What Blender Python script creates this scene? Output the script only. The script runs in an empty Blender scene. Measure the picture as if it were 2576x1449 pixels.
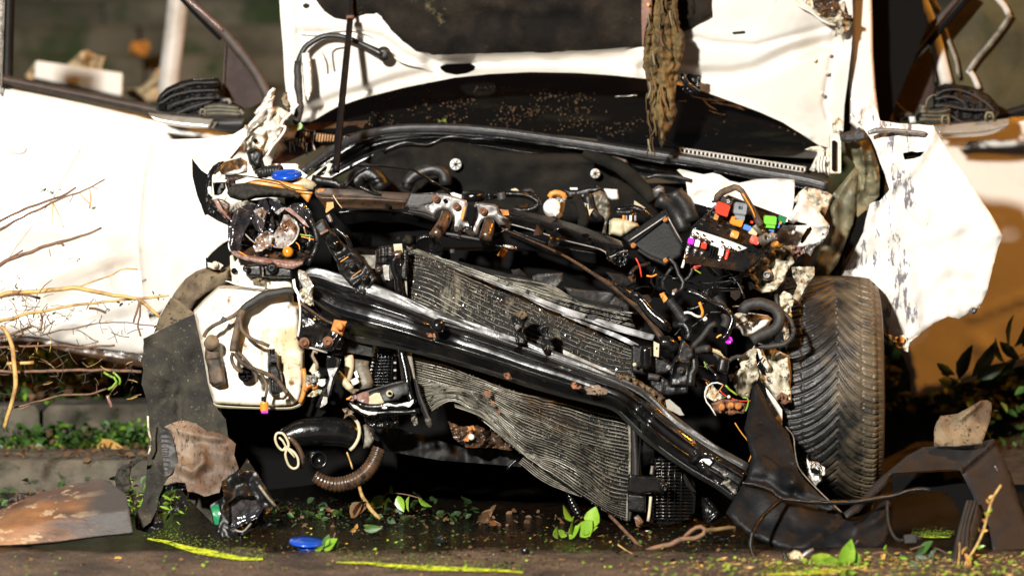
import bpy, math, random
import numpy as np
from mathutils import Vector, Matrix, Euler, noise, geometry
R = math.radians
random.seed(7)
SC = bpy.context.scene
COL = SC.collection
# ------------------------------------------------------------------ camera
FP = 6480.0; HX = 1288.0; HY = 404.0; CD = 7.0; CH = 1.0   # survey scale of the photograph (2576 wide), horizon, distance, eye height
cam = bpy.data.cameras.new('camera'); camo = bpy.data.objects.new('camera', cam); COL.objects.link(camo)
camo.location = (0, -CD, CH); camo.rotation_euler = (R(90), 0, 0)
cam.sensor_width = 36; cam.lens = FP / 2576 * 36; cam.shift_y = -(724.5 - HY) / 2576
cam.clip_end = 300
cam.dof.use_dof = True; cam.dof.focus_distance = 7.12; cam.dof.aperture_fstop = 1.6
SC.camera = camo
# ------------------------------------------------------------------ night sky
w = bpy.data.worlds.new('World'); SC.world = w; w.use_nodes = True
bg = w.node_tree.nodes['Background']; bg.inputs[0].default_value = (0.060, 0.055, 0.060, 1); bg.inputs[1].default_value = 0.45
# ------------------------------------------------------------------ the rescue floodlight (white) and the sodium street lamp (orange)
def lamp(name, loc, target, col, power, rad, cone=60, spec=1.0):
    l = bpy.data.lights.new(name, 'SPOT'); o = bpy.data.objects.new(name, l); COL.objects.link(o)
    o.location = loc; l.energy = power; l.color = col; l.shadow_soft_size = rad; l.spot_size = R(cone); l.spot_blend = .4; l.specular_factor = spec
    o.rotation_euler = (Vector(target) - Vector(loc)).to_track_quat('-Z', 'Y').to_euler()
    return o
lamp('floodlight', (-1.75, -5.6, 2.75), (0, .5, .7), (1.0, .955, .88), 3700, .17, 75)
lamp('sodium_street_lamp', (5.4, -.75, 6.0), (.3, .9, .6), (1.0, .38, .03), 1500, .12, 70, .12)
vs = SC.view_settings; vs.view_transform = 'Standard'; vs.look = 'None'; vs.gamma = 1; vs.exposure = 0; vs.use_curve_mapping = False
cy = SC.cycles
try:
    cy.use_denoising = True; cy.denoiser = 'OPENIMAGEDENOISE'; cy.denoising_input_passes = 'RGB_ALBEDO_NORMAL'
except Exception: pass
cy.max_bounces = 6; cy.diffuse_bounces = 2; cy.glossy_bounces = 3; cy.transmission_bounces = 4; cy.transparent_max_bounces = 8
cy.sample_clamp_indirect = 4; cy.caustics_reflective = False; cy.caustics_refractive = False
# ------------------------------------------------------------------ materials
MATS = {}
def mat(name, c1, rough=.5, c2=None, s2=8, lo=.45, hi=.6, c3=None, s3=40, lo3=.58, hi3=.66, metal=0, bump=0, bs=60, coat=0, spec=.5,
        rr=0, trans=0, stretch=None, alpha=None, sub=0, grad=None, c3x=None):
    m = bpy.data.materials.new(name); m.use_nodes = True; nt = m.node_tree; N = nt.nodes; L = nt.links
    b = N['Principled BSDF']; geo = N.new('ShaderNodeNewGeometry'); pos = geo.outputs['Position']
    if stretch:
        mp = N.new('ShaderNodeMapping'); mp.inputs['Scale'].default_value = stretch[:3]
        if len(stretch) > 3: mp.inputs['Rotation'].default_value = (0, R(stretch[3]), 0)
        L.new(pos, mp.inputs[0]); spos = mp.outputs[0]
    else: spos = pos
    def nz(scale, detail=6, p=pos, rg=.6):
        n = N.new('ShaderNodeTexNoise'); n.inputs['Scale'].default_value = scale; n.inputs['Detail'].default_value = detail
        n.inputs['Roughness'].default_value = rg; L.new(p, n.inputs['Vector']); return n.outputs[0]
    def ramp(src, lo, hi, a, c):
        r = N.new('ShaderNodeMapRange'); r.inputs['From Min'].default_value = lo; r.inputs['From Max'].default_value = hi; L.new(src, r.inputs[0])
        x = N.new('ShaderNodeMix'); x.data_type = 'RGBA'; L.new(r.outputs[0], x.inputs[0])
        for s, v in ((6, a), (7, c)):
            if isinstance(v, tuple): x.inputs[s].default_value = (*v, 1)
            else: L.new(v, x.inputs[s])
        return x.outputs[2], r.outputs[0]
    col = c1; mask = None
    if c2: col, mask = ramp(nz(s2, 8, spos), lo, hi, c1, c2)
    if c3:
        src = nz(s3, 10, spos, .7)
        if c3x:     # the scuffs keep to one side of the panel
            sx = N.new('ShaderNodeSeparateXYZ'); L.new(pos, sx.inputs[0]); r0 = N.new('ShaderNodeMapRange'); r0.inputs[1].default_value = c3x[0]; r0.inputs[2].default_value = c3x[1]; r0.inputs[3].default_value = .03; r0.inputs[4].default_value = -.08; L.new(sx.outputs[0], r0.inputs[0])
            a0 = N.new('ShaderNodeMath'); L.new(src, a0.inputs[0]); L.new(r0.outputs[0], a0.inputs[1]); src = a0.outputs[0]
        col, mask3 = ramp(src, lo3, hi3, col, c3)
    if grad:   # a stain along one world axis broken up by noise: (axis, from, to, colour, amount of noise)
        ax, g0, g1, gc, gn = grad
        sp = N.new('ShaderNodeSeparateXYZ'); L.new(pos, sp.inputs[0])
        ad = N.new('ShaderNodeMath'); ad.operation = 'MULTIPLY_ADD'; L.new(nz(14, 8), ad.inputs[0]); ad.inputs[1].default_value = gn; L.new(sp.outputs[ax], ad.inputs[2])
        col, _ = ramp(ad.outputs[0], g0, g1, col, gc)
    if isinstance(col, tuple): b.inputs['Base Color'].default_value = (*col, 1)
    else: L.new(col, b.inputs['Base Color'])
    b.inputs['Roughness'].default_value = rough; b.inputs['Metallic'].default_value = metal
    if 'Specular IOR Level' in b.inputs: b.inputs['Specular IOR Level'].default_value = spec
    if rr:
        r = N.new('ShaderNodeMapRange'); r.inputs['From Min'].default_value = .35; r.inputs['From Max'].default_value = .65
        r.inputs['To Min'].default_value = max(.02, rough - rr); r.inputs['To Max'].default_value = min(1, rough + rr)
        L.new(nz(35, 8), r.inputs[0]); L.new(r.outputs[0], b.inputs['Roughness'])
    if coat: b.inputs['Coat Weight'].default_value = coat; b.inputs['Coat Roughness'].default_value = .16
    if trans: b.inputs['Transmission Weight'].default_value = trans
    if sub: b.inputs['Subsurface Weight'].default_value = 0
    if bump:
        bp = N.new('ShaderNodeBump'); bp.inputs['Strength'].default_value = min(1, bump); bp.inputs['Distance'].default_value = .004
        L.new(nz(bs, 8, spos, .65), bp.inputs['Height']); L.new(bp.outputs[0], b.inputs['Normal'])
    if alpha:
        r = N.new('ShaderNodeMapRange'); r.inputs['From Min'].default_value = alpha[1]; r.inputs['From Max'].default_value = alpha[2]
        L.new(nz(alpha[0], 10), r.inputs[0]); L.new(r.outputs[0], b.inputs['Alpha'])
    MATS[name] = m; return m
mat('white_paint', (.77, .73, .67), .32, (.64, .58, .50), 5, .55, .8, (.34, .27, .20), 60, .66, .74, coat=.4)
mat('scuffed_paint', (.77, .74, .69), .35, (.60, .545, .48), 4, .5, .75, (.16, .15, .17), 12, .582, .625, coat=.2, stretch=(3.2, 1, .7, -32), c3x=(1.14, 1.24))
mat('inner_paint', (.74, .70, .60), .42, (.46, .42, .31), 9, .5, .72, (.06, .045, .03), 30, .6, .68, bump=.15, bs=30)
mat('dirty_paint', (.60, .55, .43), .5, (.22, .18, .11), 14, .45, .62, (.03, .022, .015), 36, .52, .6, bump=.4, bs=70)
mat('olive_primer', (.20, .18, .105), .5, (.06, .055, .03), 12, .42, .65, (.45, .42, .32), 30, .64, .72, bump=.2)
mat('tank_plastic', (.80, .76, .66), .4, (.58, .44, .26), 6, .50, .68, (.17, .08, .03), 24, .57, .66, spec=.4, bump=.1)
mat('black_gloss', (.004, .004, .0045), .2, (.009, .008, .007), 20, .5, .7, (.07, .06, .045), 110, .68, .74, bump=.28, bs=90, coat=.4, rr=.08)
mat('beam_paint', (.004, .004, .0045), .2, (.012, .011, .010), 9, .5, .7, (.09, .065, .045), 45, .65, .72, bump=.08, bs=60, coat=.55, rr=.08)
mat('beam_flange', (.030, .030, .028), .36, (.010, .010, .009), 9, .42, .62, (.09, .07, .05), 40, .62, .7, bump=.2, bs=110, rr=.12)
mat('black_plastic', (.006, .006, .0065), .36, (.014, .013, .0115), 24, .5, .7, (.07, .06, .05), 130, .68, .74, bump=.35, bs=120, rr=.12)
mat('grey_plastic', (.036, .035, .035), .5, (.016, .015, .015), 12, .4, .66, (.10, .085, .065), 60, .64, .72, bump=.35, bs=160)
mat('matt_black', (.006, .0058, .006), .6, (.013, .012, .011), 18, .45, .7, bump=.3, bs=120, spec=.3)
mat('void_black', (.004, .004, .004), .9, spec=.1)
mat('rubber', (.011, .011, .011), .42, (.03, .028, .026), 40, .5, .7, bump=.2, bs=200, rr=.1)
mat('tape', (.016, .015, .014), .6, (.035, .032, .029), 50, .4, .65, bump=.5, bs=150)
mat('muddy_tape', (.035, .027, .02), .65, (.14, .09, .055), 28, .42, .6, bump=.5, bs=150)
mat('felt', (.009, .0085, .008), .95, (.021, .019, .015), 9, .4, .66, (.065, .055, .03), 34, .64, .74, bump=.7, bs=130, spec=.1)
mat('liner_felt', (.030, .028, .025), .95, (.062, .056, .042), 9, .45, .66, (.24, .21, .15), 110, .60, .70, bump=1, bs=110, spec=.15)
mat('mud_tan', (.215, .165, .10), .85, (.09, .062, .038), 9, .40, .60, (.028, .02, .014), 60, .55, .63, bump=.8, bs=90)
mat('torn_plastic', (.27, .195, .13), .6, (.10, .062, .04), 4, .40, .60, (.03, .02, .016), 80, .53, .61, bump=.5, bs=90, stretch=(1.4, 1, .45, 25))
mat('brown_metal', (.055, .033, .02), .3, (.11, .055, .026), 14, .42, .68, (.012, .009, .008), 40, .5, .62, bump=.35, bs=70, coat=.3)
mat('rust', (.22, .10, .05), .75, (.08, .04, .025), 40, .4, .6, bump=.6, bs=180)
mat('rust_orange', (.55, .22, .05), .8, (.25, .09, .03), 60, .4, .65, bump=.6, bs=150)
mat('orange_plastic_and_glow', (.60, .26, .05), .45, (.30, .12, .03), 25, .5, .7)  # orange parts; also paints sodium light on cowl ribs, lamp panel, tank seam
mat('grey_metal', (.34, .33, .32), .45, (.13, .12, .12), 14, .4, .68, (.05, .045, .04), 60, .58, .66, metal=.6, bump=.25, bs=90)
mat('aluminium', (.62, .61, .60), .28, (.28, .27, .25), 24, .45, .7, metal=.9, bump=.15, bs=120, rr=.1)
mat('dull_alu', (.24, .225, .185), .5, (.08, .07, .05), 30, .42, .65, metal=.35, bump=.4, bs=160)
mat('tube_alu_shaded', (.42, .40, .33), .35, (.045, .04, .03), 9, .42, .60, (.012, .010, .008), 40, .52, .60, metal=.4, bump=.2)  # dark noise patches paint the wave shading of the folded tubes
mat('fins', (.014, .0125, .010), .55, (.005, .0045, .004), 30, .42, .58, (.22, .20, .145), 17, .57, .66, metal=.2, bump=1, bs=420, stretch=(1, 1, .3))
mat('fins_dirty_shaded', (.020, .0175, .013), .7, (.004, .0038, .003), 8, .42, .58, (.26, .225, .15), 9, .57, .68, metal=.1, bump=1, bs=300, stretch=(1, 1, .5))  # near-black mottling paints shade of the buckled folds; the tan is dust
mat('chrome', (.80, .78, .77), .2, (.26, .13, .06), 26, .42, .58, (.012, .010, .01), 70, .53, .60, metal=.5, bump=.3, bs=60, coat=.5)
mat('smoked_lens', (.014, .014, .017), .1, (.05, .04, .043), 16, .5, .68, (.22, .19, .17), 80, .68, .74, coat=.6, bump=.15, bs=40)
mat('pink_lens', (.30, .19, .16), .15, (.16, .07, .05), 30, .45, .62, coat=.6, bump=.2, bs=80)
mat('amber_glass', (.85, .33, .02), .05, metal=.35, coat=1)
mat('blue_plastic', (.006, .06, .42), .24, (.004, .03, .22), 20, .55, .7, coat=.3)
mat('cream_plastic', (.55, .49, .33), .4, (.30, .26, .16), 20, .5, .7)
mat('red_plastic', (.62, .045, .02), .3, coat=.3)
mat('red_clear', (.75, .10, .07), .2, (.9, .4, .35), 90, .5, .6, coat=.4)
mat('grey_relay', (.22, .24, .26), .4, (.15, .16, .18), 40, .5, .7)
mat('fuse_orange', (.80, .26, .02), .35, coat=.3)
mat('fuse_amber', (.75, .30, .05), .2, (.95, .8, .55), 80, .5, .6, coat=.4)
mat('fuse_blue', (.07, .22, .62), .35)
mat('fuse_green', (.16, .52, .04), .35)
mat('fuse_dark_green', (.01, .18, .07), .3, coat=.3)
mat('fuse_beige', (.68, .50, .28), .4)
mat('magenta_plastic', (.50, .02, .62), .35)
mat('white_plastic', (.78, .77, .72), .4, (.5, .46, .38), 30, .55, .7)
mat('seal_rubber', (.022, .022, .024), .33, (.045, .043, .045), 40, .45, .7, bump=.25, bs=260, rr=.08)
mat('silver_shell', (.66, .64, .58), .22, (.4, .37, .3), 20, .5, .7, metal=.55)
mat('trim_brown', (.035, .024, .019), .6, (.06, .04, .03), 30, .45, .65, bump=.3)
mat('dirty_reflection_glass', (.004, .004, .0035), .09, (.030, .031, .020), 2.2, .52, .72, (.13, .09, .045), 60, .66, .72, coat=.6, stretch=(.6, 1, 3.2))  # green-grey bands paint reflections in the glass; brown specks are dirt
mat('quarter_glass', (.035, .022, .020), .6, (.055, .036, .030), 18, .45, .66, (.01, .008, .007), 50, .6, .66, spec=.15)
mat('bark', (.16, .105, .036), .9, (.05, .032, .012), 24, .42, .6, (.20, .15, .06), 50, .60, .70, bump=1, bs=90, stretch=(1, 1, .22))
mat('soil', (.05, .038, .024), .9, (.02, .015, .010), 26, .4, .6, bump=1, bs=60)
mat('twig', (.20, .105, .055), .7, (.09, .05, .035), 40, .4, .65, bump=.4)
mat('yellow_twig', (.55, .36, .12), .6, (.25, .13, .05), 30, .45, .65, bump=.3)
mat('leaf_green', (.030, .085, .013), .5, (.06, .13, .022), 20, .4, .65)
mat('leaf_dark', (.014, .035, .010), .5, (.03, .06, .014), 14, .4, .65)
mat('leaf_lime', (.17, .33, .025), .35, (.28, .42, .05), 25, .45, .65, (.10, .20, .015), 60, .55, .62, coat=.3)
mat('leaf_yellow', (.62, .36, .07), .6, (.45, .22, .05), 30, .45, .6)
mat('leaf_brown', (.16, .085, .035), .7, (.08, .042, .018), 30, .4, .6)
mat('stone', (.13, .118, .084), .85, (.055, .053, .034), 2.5, .40, .60, (.025, .045, .012), 3, .50, .60, bump=.8, bs=30)
mat('kerb_stone', (.135, .115, .085), .9, (.06, .053, .04), 12, .38, .62, (.03, .036, .018), 18, .54, .62, bump=1, bs=60)
mat('white_foam', (.78, .76, .70), .7, (.6, .58, .5), 6, .5, .7)
mat('post_paint', (.62, .60, .56), .45, (.45, .42, .36), 8, .45, .65)
mat('sand_cloth', (.50, .38, .22), .8, (.35, .24, .13), 7, .45, .65, bump=.5, bs=20)
mat('skin_plastic', (.0055, .0057, .0066), .5, (.009, .009, .010), 14, .45, .7, (.04, .036, .03), 150, .70, .75, bump=.3, bs=160, rr=.08, spec=.2)
mat('arm_plastic', (.018, .0165, .017), .6, (.010, .0095, .0095), 10, .42, .66, (.07, .055, .04), 110, .66, .74, bump=.4, bs=160, spec=.3)
mat('olive_reflection_glass', (.075, .062, .026), .35, (.022, .021, .010), 3, .4, .62, coat=.2)  # olive tones paint the reflections in the door glass
mat('rod_black', (.006, .0052, .006), .5, (.012, .011, .011), 30, .5, .7, spec=.12)
mat('mat_felt', (.010, .0085, .0075), .95, (.030, .024, .018), 6, .42, .64, (.13, .105, .055), 13, .60, .70, bump=1, bs=110, spec=.1)
mat('grit', (.20, .18, .13), .7, (.08, .07, .05), 50, .4, .6)
mat('bare_alu', (.46, .46, .47), .35, (.14, .14, .135), 18, .42, .6, metal=.15, bump=.2)
mat('rust_flake', (.34, .13, .045), .8, (.16, .07, .035), 60, .4, .6, bump=.6, bs=150, alpha=(110, .46, .52))
mat('tan_scrape', (.24, .17, .12), .8, (.12, .08, .05), 60, .4, .6, bump=.6, bs=150, alpha=(110, .42, .50))
mat('glass_dark', (.01, .012, .011), .04, coat=1)
# road: damp asphalt, wetter and darker under the wreck
def road_mat():
    m = bpy.data.materials.new('road'); m.use_nodes = True; nt = m.node_tree; N = nt.nodes; L = nt.links; b = N['Principled BSDF']
    g = N.new('ShaderNodeNewGeometry').outputs['Position']
    def nz(s, d=8, r=.65):
        n = N.new('ShaderNodeTexNoise'); n.inputs['Scale'].default_value = s; n.inputs['Detail'].default_value = d; n.inputs['Roughness'].default_value = r; L.new(g, n.inputs[0]); return n.outputs[0]
    def mix(f, a, c):
        x = N.new('ShaderNodeMix'); x.data_type = 'RGBA'; L.new(f, x.inputs[0])
        for s, v in ((6, a), (7, c)):
            if isinstance(v, tuple): x.inputs[s].default_value = (*v, 1)
            else: L.new(v, x.inputs[s])
        return x.outputs[2]
    def mr(s, a, c, d=0, e=1):
        r = N.new('ShaderNodeMapRange'); r.inputs[1].default_value = a; r.inputs[2].default_value = c; r.inputs[3].default_value = d; r.inputs[4].default_value = e; L.new(s, r.inputs[0]); return r.outputs[0]
    v = N.new('ShaderNodeTexVoronoi'); v.inputs['Scale'].default_value = 160; L.new(g, v.inputs[0])
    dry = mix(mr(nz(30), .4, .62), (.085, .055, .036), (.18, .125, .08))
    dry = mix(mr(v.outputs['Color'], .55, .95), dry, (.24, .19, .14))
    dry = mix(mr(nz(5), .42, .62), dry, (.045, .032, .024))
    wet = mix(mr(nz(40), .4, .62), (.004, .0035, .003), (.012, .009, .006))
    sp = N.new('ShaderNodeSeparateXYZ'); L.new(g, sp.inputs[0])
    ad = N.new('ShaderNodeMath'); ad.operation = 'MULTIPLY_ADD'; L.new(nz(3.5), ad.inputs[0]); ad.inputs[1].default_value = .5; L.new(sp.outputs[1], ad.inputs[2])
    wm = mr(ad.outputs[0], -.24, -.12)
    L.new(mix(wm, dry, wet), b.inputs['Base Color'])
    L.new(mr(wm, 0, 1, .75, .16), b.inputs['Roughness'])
    bp = N.new('ShaderNodeBump'); bp.inputs['Strength'].default_value = 1; bp.inputs['Distance'].default_value = .010
    s = N.new('ShaderNodeMath'); s.operation = 'ADD'; L.new(v.outputs['Distance'], s.inputs[0]); L.new(nz(70), s.inputs[1]); L.new(s.outputs[0], bp.inputs['Height']); L.new(bp.outputs[0], b.inputs['Normal'])
    MATS['road'] = m
road_mat()
mat('spray_paint', (.78, .95, .04), .6, (.60, .80, .04), 40, .45, .6, alpha=(60, .38, .54))
mat('leaf_lime_spray', (.26, .42, .03), .6)
mat('spray_mist', (.36, .60, .05), .7, alpha=(110, .50, .60))
# ------------------------------------------------------------------ survey points: letter = photograph crop the point was read from
k1 = .26667; k2 = .16667
CR = {'F': (0, 0, 1), 'A': (0, 0, k1), 'B': (644, 0, k1), 'C': (1288, 0, k1), 'D': (1889, 0, k1), 'E': (0, 343.5, k1), 'G': (472.3, 300.5, k1),
      'H': (1073.3, 300.5, k1), 'I': (1502.7, 300.5, k1), 'J': (1889, 343.5, k1), 'K': (0, 687, k1), 'L': (472.3, 644, k1), 'M': (901.6, 601, k1),
      'N': (1416.8, 644, k1), 'O': (1889, 687, k1), 'Q': (0, 1062.2, k1), 'R': (515.2, 1062.2, k1), 'S': (1030.4, 944.5, k1), 'T': (1373.9, 1062.2, k1),
      'U': (1889, 1062.2, k1), 'V': (729.9, 858.7, k2), 'W': (1588.5, 729.9, k2), 'X': (472.3, 429.3, k2)}
def pts(s):
    out = []; c = CR['F']
    for t in s.split():
        if t[1:2] == ':': c = CR[t[0]]; t = t[2:]
        a, b = t.split(','); out.append((c[0] + float(a) * c[2], c[1] + float(b) * c[2]))
    return out
def P(x, y, Y): d = CD + Y; return Vector(((x - HX) / FP * d, Y, CH + (HY - y) / FP * d))
def G(x, y, lift=0): return P(x, y, FP * (CH - lift) / (y - HY) - CD)      # point on the road seen at x, y
# ------------------------------------------------------------------ object plumbing
ROOTS = {}
def root(name, loc, label, cat, group=None):
    o = bpy.data.objects.new(name, None); COL.objects.link(o); o.location = loc; o.empty_display_size = .05
    o['label'] = label; o['category'] = cat
    if group: o['group'] = group
    ROOTS[o.name] = Vector(loc); return o
def org(o): return ROOTS.get(o.name, Vector((0, 0, 0))) if o else Vector((0, 0, 0))
def link(name, V, Fc, m, parent=None, smooth=True, label=None, cat=None, group=None, kind=None, flat=None):
    """one mesh object; under a parent its points are stored relative to that thing's base, else round its own middle"""
    V = [Vector(v) for v in V]
    if parent: o0 = org(parent)
    else:
        n = len(V); o0 = Vector((sum(v.x for v in V) / n, sum(v.y for v in V) / n, min(v.z for v in V))) if kind != 'structure' else Vector((0, 0, 0))
    me = bpy.data.meshes.new(name); me.from_pydata([tuple(v - o0) for v in V], [], Fc); me.validate(); me.update()
    if smooth:
        sm = [True] * len(me.polygons)
        if flat is not None:
            for i in range(flat, len(sm)): sm[i] = False
        me.polygons.foreach_set('use_smooth', sm)
    me.materials.append(MATS[m] if isinstance(m, str) else m)
    o = bpy.data.objects.new(name, me); COL.objects.link(o)
    if parent:
        o.parent = parent; ROOTS[o.name] = org(parent)
    else: o.location = o0; ROOTS[o.name] = o0
    if label: o['label'] = label
    if cat: o['category'] = cat
    if group: o['group'] = group
    if kind: o['kind'] = kind
    return o
def resamp(p, sp, closed=True):
    out = []; n = len(p)
    for i in range(n if closed else n - 1):
        a = p[i]; b = p[(i + 1) % n]; l = math.hypot(b[0] - a[0], b[1] - a[1]); k = max(1, int(l / sp))
        for j in range(k): t = j / k; out.append((a[0] + (b[0] - a[0]) * t, a[1] + (b[1] - a[1]) * t))
    if not closed: out.append(p[-1])
    return out
def catmull(p, n):
    p = [np.array(q, float) for q in p]
    if len(p) < 3:
        return [tuple(p[0] + (p[-1] - p[0]) * i / (n - 1)) for i in range(n)]
    L = [0]
    for a, b in zip(p, p[1:]): L.append(L[-1] + np.linalg.norm(b - a))
    out = []; q = [2 * p[0] - p[1]] + p + [2 * p[-1] - p[-2]]
    for i in range(n):
        s = L[-1] * i / (n - 1); k = 0
        while k < len(p) - 2 and s > L[k + 1]: k += 1
        t = (s - L[k]) / max(1e-9, L[k + 1] - L[k]); t = min(1, max(0, t)); a, b, c, d = q[k:k + 4]
        out.append(tuple(.5 * ((2 * b) + (c - a) * t + (2 * a - 5 * b + 4 * c - d) * t * t + (3 * b - 3 * c + d - a) * t ** 3)))
    return out
def inside(X, Yv, poly):
    r = np.zeros(len(X), bool); n = len(poly)
    for i in range(n):
        x1, y1 = poly[i]; x2, y2 = poly[(i + 1) % n]
        if y1 == y2: continue
        c = ((y1 > Yv) != (y2 > Yv)) & (X < (x2 - x1) * (Yv - y1) / (y2 - y1) + x1); r ^= c
    return r
def segd(X, Yv, a, b):
    ax, ay = a; dx, dy = b[0] - ax, b[1] - ay; l = dx * dx + dy * dy + 1e-9
    t = np.clip(((X - ax) * dx + (Yv - ay) * dy) / l, 0, 1); return np.hypot(X - ax - t * dx, Yv - ay - t * dy)
def polyd(X, Yv, p, closed=False):
    d = np.full(len(X), 1e9)
    for i in range(len(p) if closed else len(p) - 1): d = np.minimum(d, segd(X, Yv, p[i], p[(i + 1) % len(p)]))
    return d
def sheet(name, o, Y, m, parent, gx=0, gy=0, cr=0, cs=60, folds=(), dents=(), th=.0015, holes=(), sp=None, rag=0, rnd=None, smooth_out=False, **kw):
    """a bent piece of sheet: outline at depth Y, slopes gx/gy per 100, crumpling cr at size cs, folds, dents, thickness th, rounded-off rim rnd"""
    o = pts(o) if isinstance(o, str) else o
    if smooth_out: o = catmull(list(o) + [o[0]], len(o) * 6)[:-1]
    xs = [p[0] for p in o]; ys = [p[1] for p in o]; W_ = max(xs) - min(xs); H_ = max(ys) - min(ys)
    if sp is None: sp = max(3.0, min(14, math.sqrt(W_ * H_ / 1300)))
    cx, cy_ = (max(xs) + min(xs)) / 2, (max(ys) + min(ys)) / 2
    rng = random.Random(name + str(round(xs[0])))
    loops = [resamp(o, sp)]
    hp = [pts(h) if isinstance(h, str) else h for h in holes]
    for h in hp: loops.append(resamp(h, sp * .7))
    if rag: loops = [[(x + rag * (noise.noise((x * .11, y * .11, 3.1)) + .5 * rng.uniform(-1, 1)), y + rag * (noise.noise((x * .11, y * .11, 9.7)) + .5 * rng.uniform(-1, 1))) for x, y in l] for l in loops]
    v2 = []; ed = []
    for l in loops:
        b = len(v2); v2 += l; ed += [(b + i, b + (i + 1) % len(l)) for i in range(len(l))]
    nx = int(W_ / sp) + 1; ny = int(H_ / sp) + 1
    gxs = np.array([min(xs) + (i + .5 * (j % 2)) * sp + rng.uniform(-.15, .15) * sp for j in range(ny) for i in range(nx)])
    gys = np.array([min(ys) + j * sp + rng.uniform(-.15, .15) * sp for j in range(ny) for i in range(nx)])
    if len(gxs):
        ok = inside(gxs, gys, loops[0])
        for l in loops[1:]: ok &= ~inside(gxs, gys, l)
        gxs, gys = gxs[ok], gys[ok]
        if len(gxs):
            dd = polyd(gxs, gys, loops[0], True)
            for l in loops[1:]: dd = np.minimum(dd, polyd(gxs, gys, l, True))
            ok = dd > sp * .45; gxs, gys = gxs[ok], gys[ok]
    v2 += list(zip(gxs.tolist(), gys.tolist()))
    res = geometry.delaunay_2d_cdt([Vector(v) for v in v2], ed, [], 0, 1e-4)
    vv = np.array([(v.x, v.y) for v in res[0]]); tri = [list(f) for f in res[2]]
    if not tri: return None
    T = np.array([vv[t[:3]].mean(0) for t in tri]); ok = inside(T[:, 0], T[:, 1], loops[0])
    for l in loops[1:]: ok &= ~inside(T[:, 0], T[:, 1], l)
    tri = [t for t, k in zip(tri, ok) if k]
    used = sorted({i for t in tri for i in t}); mp = {u: i for i, u in enumerate(used)}; tri = [[mp[i] for i in t] for t in tri]; vv = vv[used]
    X, Yy = vv[:, 0], vv[:, 1]
    D = Y + gx * (X - cx) / 100 + gy * (Yy - cy_) / 100
    if cr:
        sx = rng.uniform(0, 50)
        D = D - cr * np.array([noise.noise((x / cs + sx, y / cs, 1.7)) + .5 * noise.noise((x / cs * 2.3, y / cs * 2.3 + sx, 5.7)) + .25 * abs(noise.noise((x / cs * 5, y / cs * 5, sx))) for x, y in zip(X, Yy)])
    for f in folds:
        p = pts(f[0]) if isinstance(f[0], str) else f[0]
        D = D - f[1] * np.exp(-(polyd(X, Yy, p) / f[2]) ** 2)
    for (px, py, r, a) in dents: D = D - a * np.exp(-(((X - px) ** 2 + (Yy - py) ** 2) / r ** 2))
    if rnd:
        d = polyd(X, Yy, loops[0], True); q = np.clip(1 - d / rnd[0], 0, 1); D = D + rnd[1] * (1 - np.sqrt(np.clip(1 - q * q, 0, 1)))
    V = [P(x, y, z) for x, y, z in zip(X, Yy, D)]; n = len(V)
    fr = []
    for t in tri:
        a, b, c = (V[i] for i in t[:3])
        fr.append(t if (b - a).cross(c - a).y < 0 else t[::-1])
    cnt = {}
    for t in fr:
        for a, b in zip(t, t[1:] + t[:1]): cnt[(a, b)] = 1
    bd = [e for e in cnt if (e[1], e[0]) not in cnt]
    V += [Vector((v.x * (CD + v.y + th) / (CD + v.y) if th > .02 else v.x, v.y + th, v.z)) for v in V]
    Fc = fr + [[i + n for i in t[::-1]] for t in fr]; k = len(Fc)
    for a, b in bd:
        j = len(V); V += [V[b], V[a], V[a + n], V[b + n]]; Fc.append([j, j + 1, j + 2, j + 3])
    return link(name, V, Fc, m, parent, flat=k, **kw)
def lerpY(Y, n):
    if isinstance(Y, (int, float)): return [Y] * n
    Y = list(Y); return [float(np.interp(i / (n - 1), np.linspace(0, 1, len(Y)), Y)) for i in range(n)]
def sweep(C3, rad, seg=8, sq=1.0, ridge=None, corr=None, cap=True):
    """rings round a 3D centre line; sq flattens it, ridge=(count, amount) flutes it, corr=(pitch, amount) makes it a bellows"""
    V = []; Fc = []; n = len(C3); up = Vector((0, -1, 0)); s = 0
    for i, c in enumerate(C3):
        t = (C3[min(n - 1, i + 1)] - C3[max(0, i - 1)])
        t = t.normalized() if t.length > 1e-9 else Vector((1, 0, 0))
        a = up - t * up.dot(t)
        if a.length < .05: a = Vector((0, 0, 1)) - t * t.z
        a.normalize(); b = t.cross(a)
        if i: s += (c - C3[i - 1]).length
        r = rad[i] if isinstance(rad, (list, tuple)) else rad
        if corr: r *= 1 + corr[1] * (1 if math.sin(2 * math.pi * s / corr[0]) > 0 else -1)
        for k in range(seg):
            q = 2 * math.pi * k / seg; rr = r * (1 + (ridge[1] * math.cos(ridge[0] * q) if ridge else 0))
            V.append(c + a * (rr * sq * math.cos(q)) + b * (rr * math.sin(q)))
    for i in range(n - 1):
        for k in range(seg):
            a = i * seg + k; b = i * seg + (k + 1) % seg; Fc.append([a, b, b + seg, a + seg])
    if cap: Fc.append(list(range(seg))[::-1]); Fc.append([(n - 1) * seg + k for k in range(seg)])
    return V, Fc
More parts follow.
